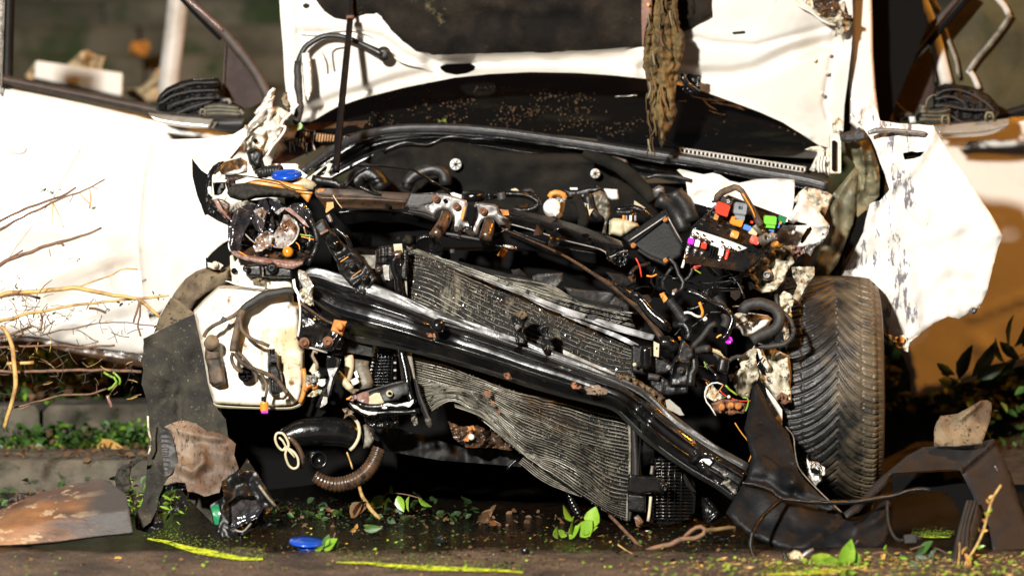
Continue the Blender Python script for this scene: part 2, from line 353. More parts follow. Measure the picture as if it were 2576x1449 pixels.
def tube(name, p, Y, r, m, parent, seg=10, n=None, corr=None, sq=1, ridge=None, wob=0, **kw):
    p = pts(p) if isinstance(p, str) else p
    ln = sum(math.hypot(b[0] - a[0], b[1] - a[1]) for a, b in zip(p, p[1:])) * .00108
    if n is None: n = max(6, min(90, int(ln / .012)))
    if corr: n = max(n, int(ln / corr[0] * 4))
    q = catmull(p, n); Ys = lerpY(Y, n)
    C3 = [P(x, y, z) for (x, y), z in zip(q, Ys)]
    if wob: C3 = [c + wob * Vector((noise.noise(c * 30), noise.noise(c * 30 + Vector((5, 0, 0))), noise.noise(c * 30 + Vector((0, 9, 0))))) for c in C3]
    rr = lerpY(r, n) if not isinstance(r, (int, float)) else r
    V, Fc = sweep(C3, rr, seg, sq, ridge, corr); return link(name, V, Fc, m, parent, **kw)
def ruled(name, guides, Ys, m, parent, nu=60, nv=24, prof=None, th=.0015, **kw):
    """a pressed or rippled surface through several guide lines; prof(u, v) is its relief towards the viewer"""
    Gd = [catmull(pts(g) if isinstance(g, str) else g, nu) for g in guides]; YY = [lerpY(y, nu) for y in Ys]; k = len(Gd)
    V = []
    for j in range(nv):
        v = j / (nv - 1); s = v * (k - 1); a = min(k - 2, int(s)); t = s - a
        for i in range(nu):
            x = Gd[a][i][0] * (1 - t) + Gd[a + 1][i][0] * t; y = Gd[a][i][1] * (1 - t) + Gd[a + 1][i][1] * t
            z = YY[a][i] * (1 - t) + YY[a + 1][i] * t - (prof(i / (nu - 1), v) if prof else 0); V.append(P(x, y, z))
    Fc = [[j * nu + i, (j + 1) * nu + i, (j + 1) * nu + i + 1, j * nu + i + 1] for j in range(nv - 1) for i in range(nu - 1)]
    n = len(V); V += [v + Vector((0, th, 0)) for v in V]; kf = len(Fc); Fc += [[i + n for i in f[::-1]] for f in Fc]
    bd = [(i + 1, i) for i in range(nu - 1)] + [((nv - 1) * nu + i, (nv - 1) * nu + i + 1) for i in range(nu - 1)] + \
         [(j * nu, (j + 1) * nu) for j in range(nv - 1)] + [((j + 1) * nu + nu - 1, j * nu + nu - 1) for j in range(nv - 1)]
    k2_ = len(Fc)
    for a, b in bd: Fc.append([b, a, a + n, b + n])
    return link(name, V, Fc, m, parent, **kw)
def boxmesh(w, d, h, bev=.12):
    b = bev * min(w, d, h); V = []; Fc = []
    x, y, z = w / 2, d / 2, h / 2
    for (a, c, e) in ((0, 0, b), (b, b, 0)):
        pass
    ring = lambda X, Y_, Z: [(-X, -Y_, Z), (X, -Y_, Z), (X, Y_, Z), (-X, Y_, Z)]
    V = ring(x - b, y - b, -z) + ring(x, y, -z + b) + ring(x, y, z - b) + ring(x - b, y - b, z)
    Fc = [[3, 2, 1, 0]] + [[r * 4 + i, r * 4 + (i + 1) % 4, r * 4 + 4 + (i + 1) % 4, r * 4 + 4 + i] for r in range(3) for i in range(4)] + [[12, 13, 14, 15]]
    return V, Fc
def box(name, c, size, m, parent, rot=(0, 0, 0), bev=.12, **kw):
    V, Fc = boxmesh(*size, bev); M = Euler([R(a) for a in rot]).to_matrix(); c = Vector(c)
    return link(name, [M @ Vector(v) + c for v in V], Fc, m, parent, smooth=False, **kw)
def disc(name, c, prof, m, parent, rot=(90, 0, 0), seg=20, hexa=False, **kw):
    """a turned part: prof = [(radius, height)...] about an axis that points at the viewer by default"""
    M = Euler([R(a) for a in rot]).to_matrix(); c = Vector(c); V = []; Fc = []; sg = 6 if hexa else seg
    for r, h in prof:
        for k in range(sg): q = 2 * math.pi * k / sg; V.append(M @ Vector((r * math.cos(q), r * math.sin(q), h)) + c)
    for j in range(len(prof) - 1):
        for k in range(sg): a = j * sg + k; b = j * sg + (k + 1) % sg; Fc.append([a, b, b + sg, a + sg])
    Fc.append(list(range(sg))[::-1]); Fc.append([(len(prof) - 1) * sg + k for k in range(sg)])
    return link(name, V, Fc, m, parent, smooth=not hexa and kw.pop('sm', True), **kw)
def bolt(s, Y, r, m, parent, name='bolt', rot=(90, 0, 0)):
    x, y = pts(s)[0]; c = P(x, y, Y); r *= .00108
    return disc(name, c, [(r, 0), (r, r * .25), (r * .93, r * .32), (r * .66, r * .34), (r * .62, r * .9), (r * .5, r * 1.0), (r * .3, r * .95), (r * .25, r * .6)], m, parent, rot)
def text(body, s, Y, size, m, parent, rot=0, name='lettering'):
    cu = bpy.data.curves.new(name, 'FONT'); cu.body = body; cu.size = size; cu.extrude = .0006; cu.align_x = 'CENTER'; cu.align_y = 'CENTER'
    o = bpy.data.objects.new(name, cu); x, y = pts(s)[0]; o.matrix_world = Matrix.Translation(P(x, y, Y)) @ Euler((R(90), R(rot), 0)).to_matrix().to_4x4()
    me = bpy.data.meshes.new_from_object(o); me.transform(o.matrix_world); V = [v.co.copy() for v in me.vertices]; Fc = [list(p.vertices) for p in me.polygons]
    bpy.data.objects.remove(o); return link(name, V, Fc, m, parent, smooth=False)
# a leaf: pointed oval folded along its midrib, 10 points
def leafmesh(L_=1., W_=.5, fold=.12, curl=.15):
    V = []; st = [(0, 0), (.18, .62), (.42, 1), (.68, .8), (.88, .36), (1, 0)]
    for t, wv in st: V += [(-W_ / 2 * wv * L_, t * L_, fold * L_ * wv - curl * L_ * t * t), (0, t * L_, -curl * L_ * t * t), (W_ / 2 * wv * L_, t * L_, fold * L_ * wv - curl * L_ * t * t)]
    Fc = []
    for i in range(5): a = i * 3; Fc += [[a, a + 1, a + 4, a + 3], [a + 1, a + 2, a + 5, a + 4]]
    return V, Fc
LEAFMESH = {}
def leafdata(m, wd=.5):
    k = (m, wd)
    if k not in LEAFMESH:
        V, Fc = leafmesh(1, wd); me = bpy.data.meshes.new('leaf'); me.from_pydata(V, [], Fc); me.polygons.foreach_set('use_smooth', [True] * len(Fc)); me.materials.append(MATS[m]); LEAFMESH[k] = me
    return LEAFMESH[k]
def leaf(parent, loc, dirv, size, m, roll=0, wd=.5, name='leaf', **kw):
    o = bpy.data.objects.new(name, leafdata(m, wd)); COL.objects.link(o)
    if parent: o.parent = parent
    o.location = Vector(loc) - org(parent); q = Vector(dirv).normalized().to_track_quat('Y', 'Z'); o.rotation_mode = 'QUATERNION'
    o.rotation_quaternion = q @ Euler((0, R(roll), 0)).to_quaternion(); o.scale = (size,) * 3
    for k, v in kw.items(): o[k] = v
    return o
def leafcloud(name, samples, m, label=None, cat=None, seed=1, wd=.55, kind='stuff'):
    """very many small leaves as one mesh: samples = list of (point, size)"""
    rg = random.Random(seed); V = []; Fc = []; lv, lf = leafmesh(1, wd)
    for p, s in samples:
        M = Euler((rg.uniform(-1.2, 1.2), rg.uniform(-1.2, 1.2), rg.uniform(0, 6.3))).to_matrix(); b = len(V)
        V += [M @ (Vector(v) * s) + Vector(p) for v in lv]; Fc += [[i + b for i in f] for f in lf]
    return link(name, V, Fc, m, None, label=label, cat=cat, kind=kind)
# ================================================================== SETTING
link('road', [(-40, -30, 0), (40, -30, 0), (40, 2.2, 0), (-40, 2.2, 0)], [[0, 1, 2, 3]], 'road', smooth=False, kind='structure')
# kerb of separate stones
def kerb():
    V, Fc = boxmesh(6, .3, .1, .02); base = link('kerb', [Vector(v) + Vector((-3.95, .97, .0)) for v in V], Fc, 'soil', smooth=False, kind='structure'); ROOTS['kerb'] = Vector((0, 0, 0)); rg = random.Random(3)
    for i in range(5):
        x0 = -1.52 - i * .90; V, Fc = boxmesh(.894, .36, .19, .10)
        M = Euler((rg.uniform(-.01, .01), rg.uniform(-.008, .008), rg.uniform(-.008, .008))).to_matrix()
        link('kerb_stone', [M @ Vector(v) + Vector((x0, .94 + rg.uniform(-.004, .004), .0)) for v in V], Fc, 'kerb_stone', base, smooth=False)
kerb()
# rising bank behind the kerb
def bank_z(x, y):
    z = .01 + .06 * min(1, max(0, y - .8) / .3) + max(0, y - 1.2) * .10 + max(0, y - 2.6) * .20 + max(0, y - 4) * .10
    c = min(1, max(0, (x + .95) / .12)) * min(1, max(0, (1.25 - x) / .15)) * min(1, max(0, (2.1 - y) / .4))
    z = z * (1 - c) - .03 * c
    if c > .5: return z
    return z + .05 * noise.noise((x * 1.5, y * 1.5, 0)) + .02 * noise.noise((x * 7, y * 7, 2))
V = []; Fc = []; nx, ny = 90, 60
for j in range(ny):
    for i in range(nx): x = -9 + 18 * i / (nx - 1); y = .77 + 14 * (j / (ny - 1)) ** 1.4; V.append((x, y, bank_z(x, y)))
Fc = [[j * nx + i, j * nx + i + 1, (j + 1) * nx + i + 1, (j + 1) * nx + i] for j in range(ny - 1) for i in range(nx - 1)]
link('bank', V, Fc, 'soil', kind='structure')
# a low course of edging stones behind the verge
def course(name, label, cat, y0, z0, x0, n, lx, h, d, m, rgs, skew=0):
    rg = random.Random(rgs); r = root(name, (x0 + n * lx / 2, y0, z0), label, cat); x = x0
    for i in range(n):
        l = lx * rg.uniform(.8, 1.2); V, Fc = boxmesh(l - .012, d, h, .16)
        M = Euler((rg.uniform(-.03, .03), rg.uniform(-.015, .015), rg.uniform(-.03, .03))).to_matrix(); c = Vector((x + l / 2, y0 + rg.uniform(-.02, .02), z0 + h / 2 + rg.uniform(-.01, .01)))
        V = [M @ (Vector(v) * 1) + c for v in V]; link('stone', V, Fc, m, r, smooth=False); x += l
    return r
course('stone_edging', 'low course of pale edging stones behind the verge on the left', 'stone edging', 1.52, .085, -3.75, 6, .46, .115, .22, 'kerb_stone', 5)
for i in range(11):
    course('stone_course', 'blurred mossy stone course of the bank, %s' % ['lowest one above the bushes', 'second above the bushes', 'third above the bushes', 'fourth above the bushes', 'fifth above the bushes', 'sixth above the bushes', 'seventh, behind the white block', 'eighth, behind the orange patch', 'ninth, behind the post', 'tenth, near the top of the window', 'topmost in the door window'][i],
           'stone course', 4.6 + i * .42, bank_z(-1.2, 4.6 + i * .42) - .05, -4.5, 9 + i // 3, .9, .19, .36, 'stone', 20 + i)
# ================================================================== THE WRECK
CAR = root('crashed_car', (0, 1.2, 0), 'wrecked white hatchback seen from the front, bonnet up and both doors open', 'car')
C = CAR
# ---- black masses added to block light under and inside the car
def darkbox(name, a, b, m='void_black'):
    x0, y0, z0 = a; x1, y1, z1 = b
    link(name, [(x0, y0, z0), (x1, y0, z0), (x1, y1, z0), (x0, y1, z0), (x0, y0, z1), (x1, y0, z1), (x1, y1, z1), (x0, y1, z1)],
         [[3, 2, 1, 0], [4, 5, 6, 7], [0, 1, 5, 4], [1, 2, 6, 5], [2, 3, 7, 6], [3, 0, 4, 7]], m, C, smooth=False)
darkbox('engine_blocker', (-.52, .42, .2), (.62, .74, .74))
darkbox('underbody_blocker', (-.74, .60, .15), (.80, 3.6, .5))
darkbox('firewall_blocker', (-.70, .93, .5), (.90, .97, .93))
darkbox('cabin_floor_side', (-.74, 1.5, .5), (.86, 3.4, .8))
# ---- bonnet, propped open
hood_o = 'F:699,-70 705,40 712,120 716,200 722,250 733,285 755,307 783,307 815,288 849,269 911,248 1017,221 1143,196 1231,187 1331,182 1448,184 1540,190 1627,199 1700,213 1765,229 1856,262 1910,282 1969,308 2020,340 2060,366 2092,374 2096,350 2108,338 2121,330 2124,267 2133,200 2141,133 2146,60 2142,-70'
hood = sheet('bonnet', hood_o, .80, 'white_paint', C, gy=.03, sp=6.2, cr=.006, cs=160, th=.003,
    folds=[('F:1085,152 1200,158 1400,154 1570,148', -.055, 20), ('F:790,276 850,255 905,240 1000,210 1090,188', -.030, 11), ('F:783,307 849,269 911,248 1017,221 1143,196 1231,187 1331,181 1448,184 1627,199 1765,228 1856,264 2038,344', 0.0102, 7),
           ('F:775,282 850,250 905,236 1000,205 1110,178 1220,166 1330,160 1440,166 1620,178', -0.0272, 14),
           ('F:1620,178 1760,190 1840,190 1900,178 1990,135 2070,112 2110,108', -0.0374, 15),
           ('F:755,84 830,86 900,82 960,98 1015,140 1060,160 1120,166 1200,160', -0.0204, 9),
           ('F:740,-60 752,100 756,230', -0.0119, 6), ('F:2098,-60 2100,100 2084,200 2074,262 2086,300', -0.0170, 7),
           ('F:1700,85 1790,110 1900,118 2000,90 2080,70', -0.0136, 8)],
    dents=[(1120, 150, 1, 0), (840, 190, 60, -.014), (1950, 215, 95, .008), (1900, 0, 90, .014), (1860, 60, 50, -.012), (2070, 90, 60, -.03)],
    holes=['B:1735,630 1790,608 1880,604 2020,600 2070,625 2060,665 1990,695 1890,710 1790,690 1745,660', 'B:440,50 470,32 505,45 505,72 475,86 448,75', 'C:2080,305 2190,293 2205,305 2198,322 2095,330 2078,320'])
for a in ('B:705,640 700,520 715,465 780,445 850,440', 'B:410,318 560,330 640,310 720,295 860,285 1000,308 1130,370 1250,480 1340,570 1450,610 1600,612', 'B:500,540 525,700 528,860', 'B:600,480 640,560 640,660'): tube('stamped_bead', a, .776, .0026, 'white_paint', hood)
sheet('insulation_mat', 'F:790,-70 793,0 815,29 841,46 876,51 905,38 935,36 959,45 985,77 1012,104 1044,126 1090,139 1180,136 1288,133 1340,131 1370,135 1400,131 1480,127 1560,121 1640,115 1690,90 1740,74 1788,40 1785,-70', .745, 'mat_felt', hood, gy=.03, cr=.014, cs=70, rag=1.5, rnd=(14, .012), th=.008,
      folds=[('F:900,10 1100,60 1300,40 1600,70', -.012, 24), ('F:1000,80 1200,100 1500,90', .01, 18), ('F:1180,0 1330,30 1500,10', .012, 14)])
sheet('bonnet_recess', 'C:1480,-60 1860,-60 1885,60 1870,160 1790,240 1640,290 1520,285', .752, 'inner_paint', hood, rnd=(22, .03), gy=.03)
sheet('stamped_recess', 'D:0,-60 400,-60 390,60 385,160 330,186 200,180 90,110 20,40', .79, 'inner_paint', hood, rnd=(14, -.01), gy=.03, th=.002)
sheet('torn_hinge_skin', 'D:400,-60 560,60 640,160 760,240 800,250 790,330 770,360 860,330 930,280 965,200 950,160 880,120 890,-60 600,-60', .745, 'dirty_paint', hood, cr=.04, cs=26, rag=1.5)
sheet('brown_rubber_flap', 'D:570,-60 590,60 640,130 740,150 850,160 940,185 955,150 880,130 800,20 780,-60', .715, 'brown_metal', hood, cr=.03, cs=20)
tube('torn_edge', 'D:380,-20 460,60 560,110 680,200 800,240', .73, .004, 'inner_paint', hood)
tube('bonnet_prop_rod', 'F:845,432 851,360 858,280 867,190 876,100 881,45', [.42, .68], [.0105, .0105, .0102, .0095], 'rod_black', C, n=30, label='thick black prop rod holding the bonnet up')
tube('prop_rod_tip', 'F:881,48 884,10 889,-60', [.68, .74], .0055, 'rod_black', C)
disc('rod_collar', P(881, 46, .68), [(.011, -.006), (.012, 0), (.011, .008)], 'rust', C, rot=(10, 0, 0))
tube('washer_hose_loop', 'B:1200,515 1120,480 1020,430 900,375 760,340 640,342 540,390 450,470 410,560 400,620', .735, [.013, .009, .0085, .0085, .009, .0095], 'rubber', hood, wob=.003)
tube('taped_wiring_sleeve', 'B:400,590 395,700 405,850 415,980 425,1010 400,1080 375,1180', [.71, .70, .68], [.0105, .0118, .0125, .0085, .0135, .012], 'tape', C, wob=.004, seg=12)
disc('rubber_grommet', P(965, 136, .738), [(.02, -.004), (.022, .004), (.016, .012), (.008, .014)], 'rubber', hood)
sheet('hinge_plate', 'B:425,500 500,500 520,700 525,860 490,950 455,880 440,700', .72, 'white_paint', hood, rnd=(4, .01), th=.006)
for s in ('B:455,555', 'B:490,880', 'D:740,515', 'D:660,880', 'D:600,570'): bolt(s, .797 if s[0] == 'D' else .735, 6, 'white_paint', hood)
sheet('square_stamp', 'D:690,670 735,670 735,705 690,705', .792, 'white_paint', hood, rnd=(3, .006))
# bonnet latch catch behind the hanging bark
tube('bonnet_catch', 'C:1600,700 1640,780 1720,850 1760,880', .7, .009, 'black_gloss', hood)
sheet('catch_plate', 'C:1590,690 1700,700 1790,720 1770,860 1700,900 1620,880', .73, 'black_gloss', hood, cr=.03, cs=18)
# ---- windscreen and cowl
sheet('windscreen', 'F:740,345 760,300 830,230 960,150 1200,100 1500,100 1800,150 2000,260 2110,380 2060,400 1900,392 1700,372 1400,340 1150,318 950,322 800,350', 1.06, 'dirty_reflection_glass', C, gy=-.16, sp=13, dents=[(1900, 330, 110, .02)],
      folds=[('F:1700,330 1850,318 2020,350', .012, 14), ('F:1150,262 1400,268 1700,255', -.012, 26)])
def scatter_chips():
    rg = random.Random(4); V = []; Fc = []
    for i in range(1300):
        x = rg.gauss(1230, 190) if i < 1150 else rg.uniform(900, 2000); y = rg.uniform(215, 330) if x < 1500 else rg.uniform(280, 345)
        if not 890 < x < 1640 and i < 1150: continue
        if noise.noise((x * .012, y * .03, 4)) < rg.uniform(-.25, .35): continue
        c = P(x, y, 1.04 - .0016 * (y - 250)); s = rg.uniform(.001, .0045); b = len(V); a = rg.uniform(0, 3.14)
        q = Vector((math.cos(a), 0, math.sin(a))); r = Vector((-math.sin(a), 0, math.cos(a))) * rg.uniform(.25, .6)
        V += [c - q * s, c - r * s + Vector((0, -.004, 0)), c + q * s, c + r * s]; Fc.append([b, b + 1, b + 2, b + 3])
    link('leaf_litter', V, Fc, 'leaf_brown', C, kind='stuff', smooth=False)
scatter_chips()
for a in ('C:1690,905 1800,935 1900,950 2010,960', 'C:1860,930 1960,980 2090,1010 2200,1040', 'C:1880,970 1980,990 2110,1000 2180,1030', 'C:1800,940 1850,990 1930,1040', 'C:1905,930 2000,940 2050,960', 'C:970,915 1080,905 1180,905', 'C:1575,960 1650,958', 'C:1860,1040 1930,1070 2010,1080'): tube('glass_crack', a, .96, .0012, 'silver_shell', C, seg=5, wob=.004)
tube('wiper_arm', 'C:800,1275 1000,1310 1300,1350 1500,1370', .98, .007, 'matt_black', C)
tube('wiper_blade', 'C:960,1268 1200,1275 1380,1290 1520,1305', 1.0, .0045, 'grey_metal', C)
tube('wiper_blade', 'I:1000,255 1300,250 1600,300 1900,360', .99, .006, 'matt_black', C)
tube('washer_jet', 'I:1300,240 1370,200', .98, [.008, .004], 'grey_metal', C)
sheet('cowl_panel', 'G:780,430 860,200 920,110 1060,70 1200,30 1500,25 1700,10 1650,80 1480,200 1370,240 1100,330 900,420', .90, 'brown_metal', C, gy=-.12, cr=.008, folds=[('G:1000,250 1200,230 1400,190', -.01, 16)])
for i in range(21):
    x = 1060 + i * 26; sheet('vent_rib', [(CR['G'][0] + a * k1, CR['G'][1] + b * k1) for a, b in ((x, 118 + i * 2.6), (x + 11, 118 + i * 2.6), (x + 2, 218 - i * .8), (x - 9, 218 - i * .8))], .862, 'orange_plastic_and_glow' if i < 13 else 'brown_metal', C, th=.004, sp=6)  # orange on the left ribs paints sodium light on the cowl
sheet('vent_slot_backing', 'G:1030,110 1620,160 1590,230 1010,230', .872, 'void_black', C)
for i in range(31):
    x = 770 + i * 39; y = 268 + i * 6.1
    sheet('vent_tooth', [(CR['I'][0] + a * k1, CR['I'][1] + b * k1) for a, b in ((x, y), (x + 30, y + 4), (x + 22, y + 12), (x + 19, y + 40), (x + 8, y + 38), (x + 9, y + 10))], .80, 'white_plastic', C, th=.004, sp=5)
ruled('vent_rail', ['I:750,262 1300,345 1970,450', 'I:755,272 1300,355 1970,462'], [.80, .80], 'white_plastic', C, nu=30, nv=3, th=.004)
ruled('vent_rail', ['I:750,305 1300,392 1950,496', 'I:755,310 1300,398 1950,502'], [.80, .80], 'white_plastic', C, nu=30, nv=3, th=.004)
ruled('cowl_tray', ['I:0,120 700,210 1300,200 2000,330 2180,420', 'I:0,300 700,330 1400,430 2000,520 2180,560'], [.93, .84], 'matt_black', C, nu=40, nv=10)
# cowl seal
tube('cowl_seal', 'F:758,434 800,403 845,372 890,350 930,336 1000,325 1080,323 1160,325 1260,334 1340,345 1473,364 1606,385 1760,408 1903,434 2010,452 2082,470', [.70, .80, .82, .82, .80, .76, .70], [.0085, .012, .0145, .015, .015, .016, .0172], 'seal_rubber', C, seg=40, n=110, ridge=(11, .07), sq=.8, label='long ribbed rubber seal sweeping across the scuttle')
tube('seal_bead', 'F:762,441 815,402 858,378 920,352 1000,338 1080,336 1200,342 1340,357 1473,376 1606,398 1760,424 1903,451 2080,484', [.69, .79, .81, .81, .79, .75, .69], .0032, 'black_gloss', C, corr=(.007, .18))
tube('scuttle_lip', 'H:-420,300 -200,220 0,240 200,165 450,185 700,180 1100,235 1600,300 1850,335 2100,390 2400,430 2700,470', [.78, .78, .74], .0035, 'black_gloss', C, wob=.003)
ruled('scuttle_panel', ['F:790,420 900,350 1000,332 1160,332 1340,352 1606,392 1903,445 2060,480', 'F:800,470 900,420 1000,380 1160,370 1340,400 1606,440 1903,500 2060,520'], [.86, .84], 'black_gloss', C, nu=60, nv=14, prof=lambda u, v: .01 * math.sin(v * 9 + u * 4))
# ---- bulkhead insulation
sheet('bulkhead_insulation', 'F:860,560 872,470 905,412 950,382 1000,366 1060,358 1100,353 1160,358 1250,378 1350,386 1480,386 1510,392 1560,420 1610,460 1655,505 1670,560', .80, 'felt', C, cr=.02, cs=90, sp=10, rnd=(16, .03),
      folds=[('F:1250,425 1400,432 1500,420', -.02, 9), ('F:1310,445 1430,443', -.014, 6), ('F:1100,370 1180,440 1150,520', .012, 26), ('F:940,420 1000,400 1060,470', -.02, 16)], dents=[(1200, 470, 60, .02), (960, 500, 40, .02)])
def clip(x, y, r, dy=0):
    d = disc('retaining_clip', P(x, y, .76), [(r, 0), (r, .002), (r * .9, .003), (r * .2, .0035)], 'white_plastic', C, rot=(90, 0, 8))
    for k in range(7):
        a = k * math.pi * 2 / 7 + .3; c = P(x, y, .755); box('clip_slot', c + Vector((math.cos(a) * r * .55, 0, math.sin(a) * r * .55)), (r * .62, .002, r * .16), 'void_black', d, rot=(0, -math.degrees(a), 0))
    box('clip_core', P(x, y, .754), (r * .4, .003, r * .4), 'void_black', d)
clip(1146, 414, .0172); clip(1497, 437, .0142)
tube('foam_pipe', 'H:1480,330 1600,350 1720,400 1850,470 1950,560 2050,660 2130,760', [.70, .66, .6], [.012, .018, .021, .022, .021, .018], 'felt', C, seg=14, wob=.006, label='brown foam sleeved pipe bent down across the bulkhead')
sheet('wiper_motor_glint', 'H:1620,345 1760,350 1880,380 1900,410 1800,425 1700,390', .77, 'grey_metal', C, rnd=(8, .02))
for a in ['F:880,418 930,418 985,420 1030,425 1060,440 1090,462 1130,482', 'F:930,422 900,440 870,470', 'F:1085,455 1110,470 1140,497 1170,512']:
    tube('loom', a, [.45, .5], .0036, 'black_gloss', C, wob=.004)
tube('engine_hose', 'G:1560,640 1600,560 1680,500 1780,560 1840,660', .62, .030, 'black_plastic', C)
tube('engine_hose', 'G:2050,660 2100,560 2200,500 2330,470 2420,520 2430,620', .66, .020, 'rubber', C)
# ---- engine bits in the middle
disc('filler_cap', P(1190, 494, .42), [(.03, -.012), (.034, -.01), (.034, .008), (.03, .012)], 'black_gloss', C, rot=(8, 0, 0))
tube('breather_hose', 'H:600,720 720,705 850,705 950,720 1030,760 1050,800 1010,840 900,860 820,840', [.40, .38], .0098, 'black_gloss', C, corr=(.0062, .10), seg=12, label='black ribbed hose bent in a tight loop')
tube('hose_clamp', 'H:590,700 600,760', .385, .013, 'black_gloss', C); tube('hose_clamp', 'H:700,690 712,760', .385, .013, 'grey_plastic', C)
sheet('cream_housing', 'H:795,660 840,650 890,690 880,700 800,690', .6, 'cream_plastic', C); sheet('cream_housing', 'H:870,810 960,800 930,835 880,832', .5, 'cream_plastic', C)
sheet('cream_housing', 'H:180,710 250,690 330,715 340,745 250,745', .5, 'white_plastic', C); sheet('white_bracket', 'H:1350,645 1420,645 1430,680 1360,680', .66, 'white_plastic', C)
sheet('air_duct', 'H:890,690 930,650 980,645 1020,680 1030,720 980,690 940,700', .5, 'grey_plastic', C, rnd=(5, .02))
TH = disc('thermostat_housing', P(1402, 503, .42), [(.022, -.05), (.0235, -.03), (.0235, .0), (.021, .016), (.013, .024)], 'white_plastic', C, rot=(35, 0, 12), label='white and orange stained thermostat housing')
tube('housing_band', 'H:1155,735 1180,700 1230,690 1290,710 1308,745', .365, .008, 'orange_plastic_and_glow', TH)
disc('outlet_flange', P(1387, 522, .36), [(.026, -.01), (.027, 0), (.02, .006), (.018, .016), (.010, .018)], 'white_plastic', TH, rot=(80, 0, -30))
tube('outlet_spout', 'H:1170,820 1210,870 1245,905', .35, [.015, .011, .010], 'white_plastic', TH); tube('spout_nut', 'H:1235,890 1265,925', .35, .011, 'brown_metal', TH)
for s in ('H:1242,755', 'H:1297,752'): bolt(s, .36, 6, 'grey_metal', TH)
sheet('loom_bracket', 'H:1300,665 1420,665 1480,650 1540,635 1620,628 1670,660 1600,700 1560,700 1530,760 1500,760 1400,745 1330,755', .45, 'black_plastic', C, cr=.008, rnd=(8, .012), th=.01, holes=['H:1365,705 1410,705 1410,735 1365,735', 'H:1425,703 1465,703 1465,732 1425,732'])
sheet('heat_shield', 'H:1560,700 1640,670 1690,700 1730,800 1735,900 1710,950 1690,1080 1655,1075 1680,960 1620,900 1580,820', .42, 'dull_alu', C, cr=.02, cs=30, rnd=(8, .015))
tube('corrugated_hose', 'H:1520,700 1530,800 1570,880 1640,950', .40, .013, 'black_plastic', C); tube('pipe', 'H:1380,740 1440,790 1480,900 1470,1010', .38, .016, 'felt', C)
sheet('cream_bracket', 'H:1500,800 1525,795 1530,850 1575,845 1540,900 1510,1000 1490,920', .38, 'cream_plastic', C); sheet('grey_shield', 'H:1380,750 1510,795 1500,830 1420,810', .37, 'grey_metal', C)
sheet('cream_housing', 'H:1670,655 1800,660 1815,755 1750,765 1710,740', .6, 'white_plastic', C, rnd=(5, .015)); sheet('cream_housing', 'H:1960,765 2010,800 2065,838 2000,835 1955,800', .5, 'cream_plastic', C)
RES = sheet('brake_fluid_reservoir', 'H:1722,960 1760,935 1880,940 1990,985 2005,1010 1930,1060 1840,1115 1720,1085', .33, 'cream_plastic', C, th=.06, rnd=(12, .03), folds=[('H:1870,950 1870,1110', -.006, 4)])
disc('reservoir_cap', P(1583, 548, .38), [(.022, -.01), (.022, .012), (.018, .016)], 'black_gloss', RES, rot=(12, 0, 0), sm=False)
for i, (x, m) in enumerate(((1858, 'orange_plastic_and_glow'), (1885, 'grey_metal'), (1925, 'white_plastic'), (1968, 'grey_metal'))): tube('cap_rib', 'H:%d,905 %d,960' % (x, x), .355, .004, m, RES)
tube('loom', 'H:1770,850 1900,840 2000,850 2080,900 2120,940', .4, .010, 'black_gloss', C, wob=.004); tube('loom', 'H:1780,870 1860,880 1950,870', .38, .008, 'black_plastic', C)
sheet('pipe_flange', 'H:2130,660 2190,620 2240,640 2250,700 2210,745 2150,740', .55, 'grey_metal', C, rnd=(6, .02), cr=.01)
for a, r in (('H:2180,740 2280,800 2360,880 2400,980 2420,1050', .024), ('H:2330,680 2400,760 2470,850 2500,960', .026), ('H:2060,560 2200,530 2400,560 2500,580', .006)): tube('coolant_hose', a, .5, r, 'rubber', C, wob=.006, seg=14)
# ---- front upper crossmember
XM = ruled('upper_crossmember', ['G:1205,665 1230,650 1400,655 1700,672 2000,690 2110,696', 'G:1200,700 1300,712 1700,732 2070,768', 'G:1205,722 1300,742 1700,752 2062,776', 'G:1310,860 1400,838 1700,842 2040,852'], [.30, .22, .215, .23], 'brown_metal', C, nu=50, nv=20, prof=lambda u, v: .004 * math.sin(v * 12), label='bent left arm of the front upper crossmember')
sheet('orange_tab', 'G:1312,782 1372,780 1378,830 1350,850 1305,884 1300,870', .205, 'orange_plastic_and_glow', XM); sheet('orange_tip', 'G:1210,680 1235,655 1290,655 1275,680 1230,690', .205, 'rust_orange', XM)  # orange tab and tip paint sodium light on the arm's left end
for s in ((1400, 792), (1885, 815)): box('slot', P(CR['G'][0] + s[0] * k1, CR['G'][1] + s[1] * k1, .208), (.012, .003, .012), 'void_black', XM)
tube('snapped_stalk', 'G:1600,615 1680,660 1740,690 1830,715', .2, [.005, .007, .006, .004], 'black_gloss', XM, wob=.004); tube('snapped_stalk', 'G:1745,660 1790,690', .2, .004, 'black_gloss', XM)
ruled('lower_shroud', ['G:1380,880 1700,850 2050,880 2350,960', 'G:1480,1000 1800,960 2100,990 2330,1060'], [.26, .3], 'black_gloss', C, nu=40, nv=10)
tube('ribbed_cable', 'G:2080,866 2160,880 2250,900 2330,935', .19, .0025, 'grey_plastic', C, corr=(.005, .2))
PL = sheet('lock_carrier_plate', 'F:1030,528 1040,488 1082,485 1120,488 1150,496 1174,505 1178,522 1170,556 1186,560 1192,520 1197,509 1244,514 1253,520 1257,537 1276,545 1282,560 1270,567 1254,566 1243,551 1230,548 1214,556 1204,575 1200,592 1132,581 1140,560 1138,540 1128,529 1114,526 1100,532 1090,548 1084,540 1070,534', .175, 'grey_metal', C, sp=4, rnd=(5, .008), th=.004, cr=.004, cs=30, dents=[(1185, 540, 14, -.02)], label='grey stamped lock carrier plate with three bolts')
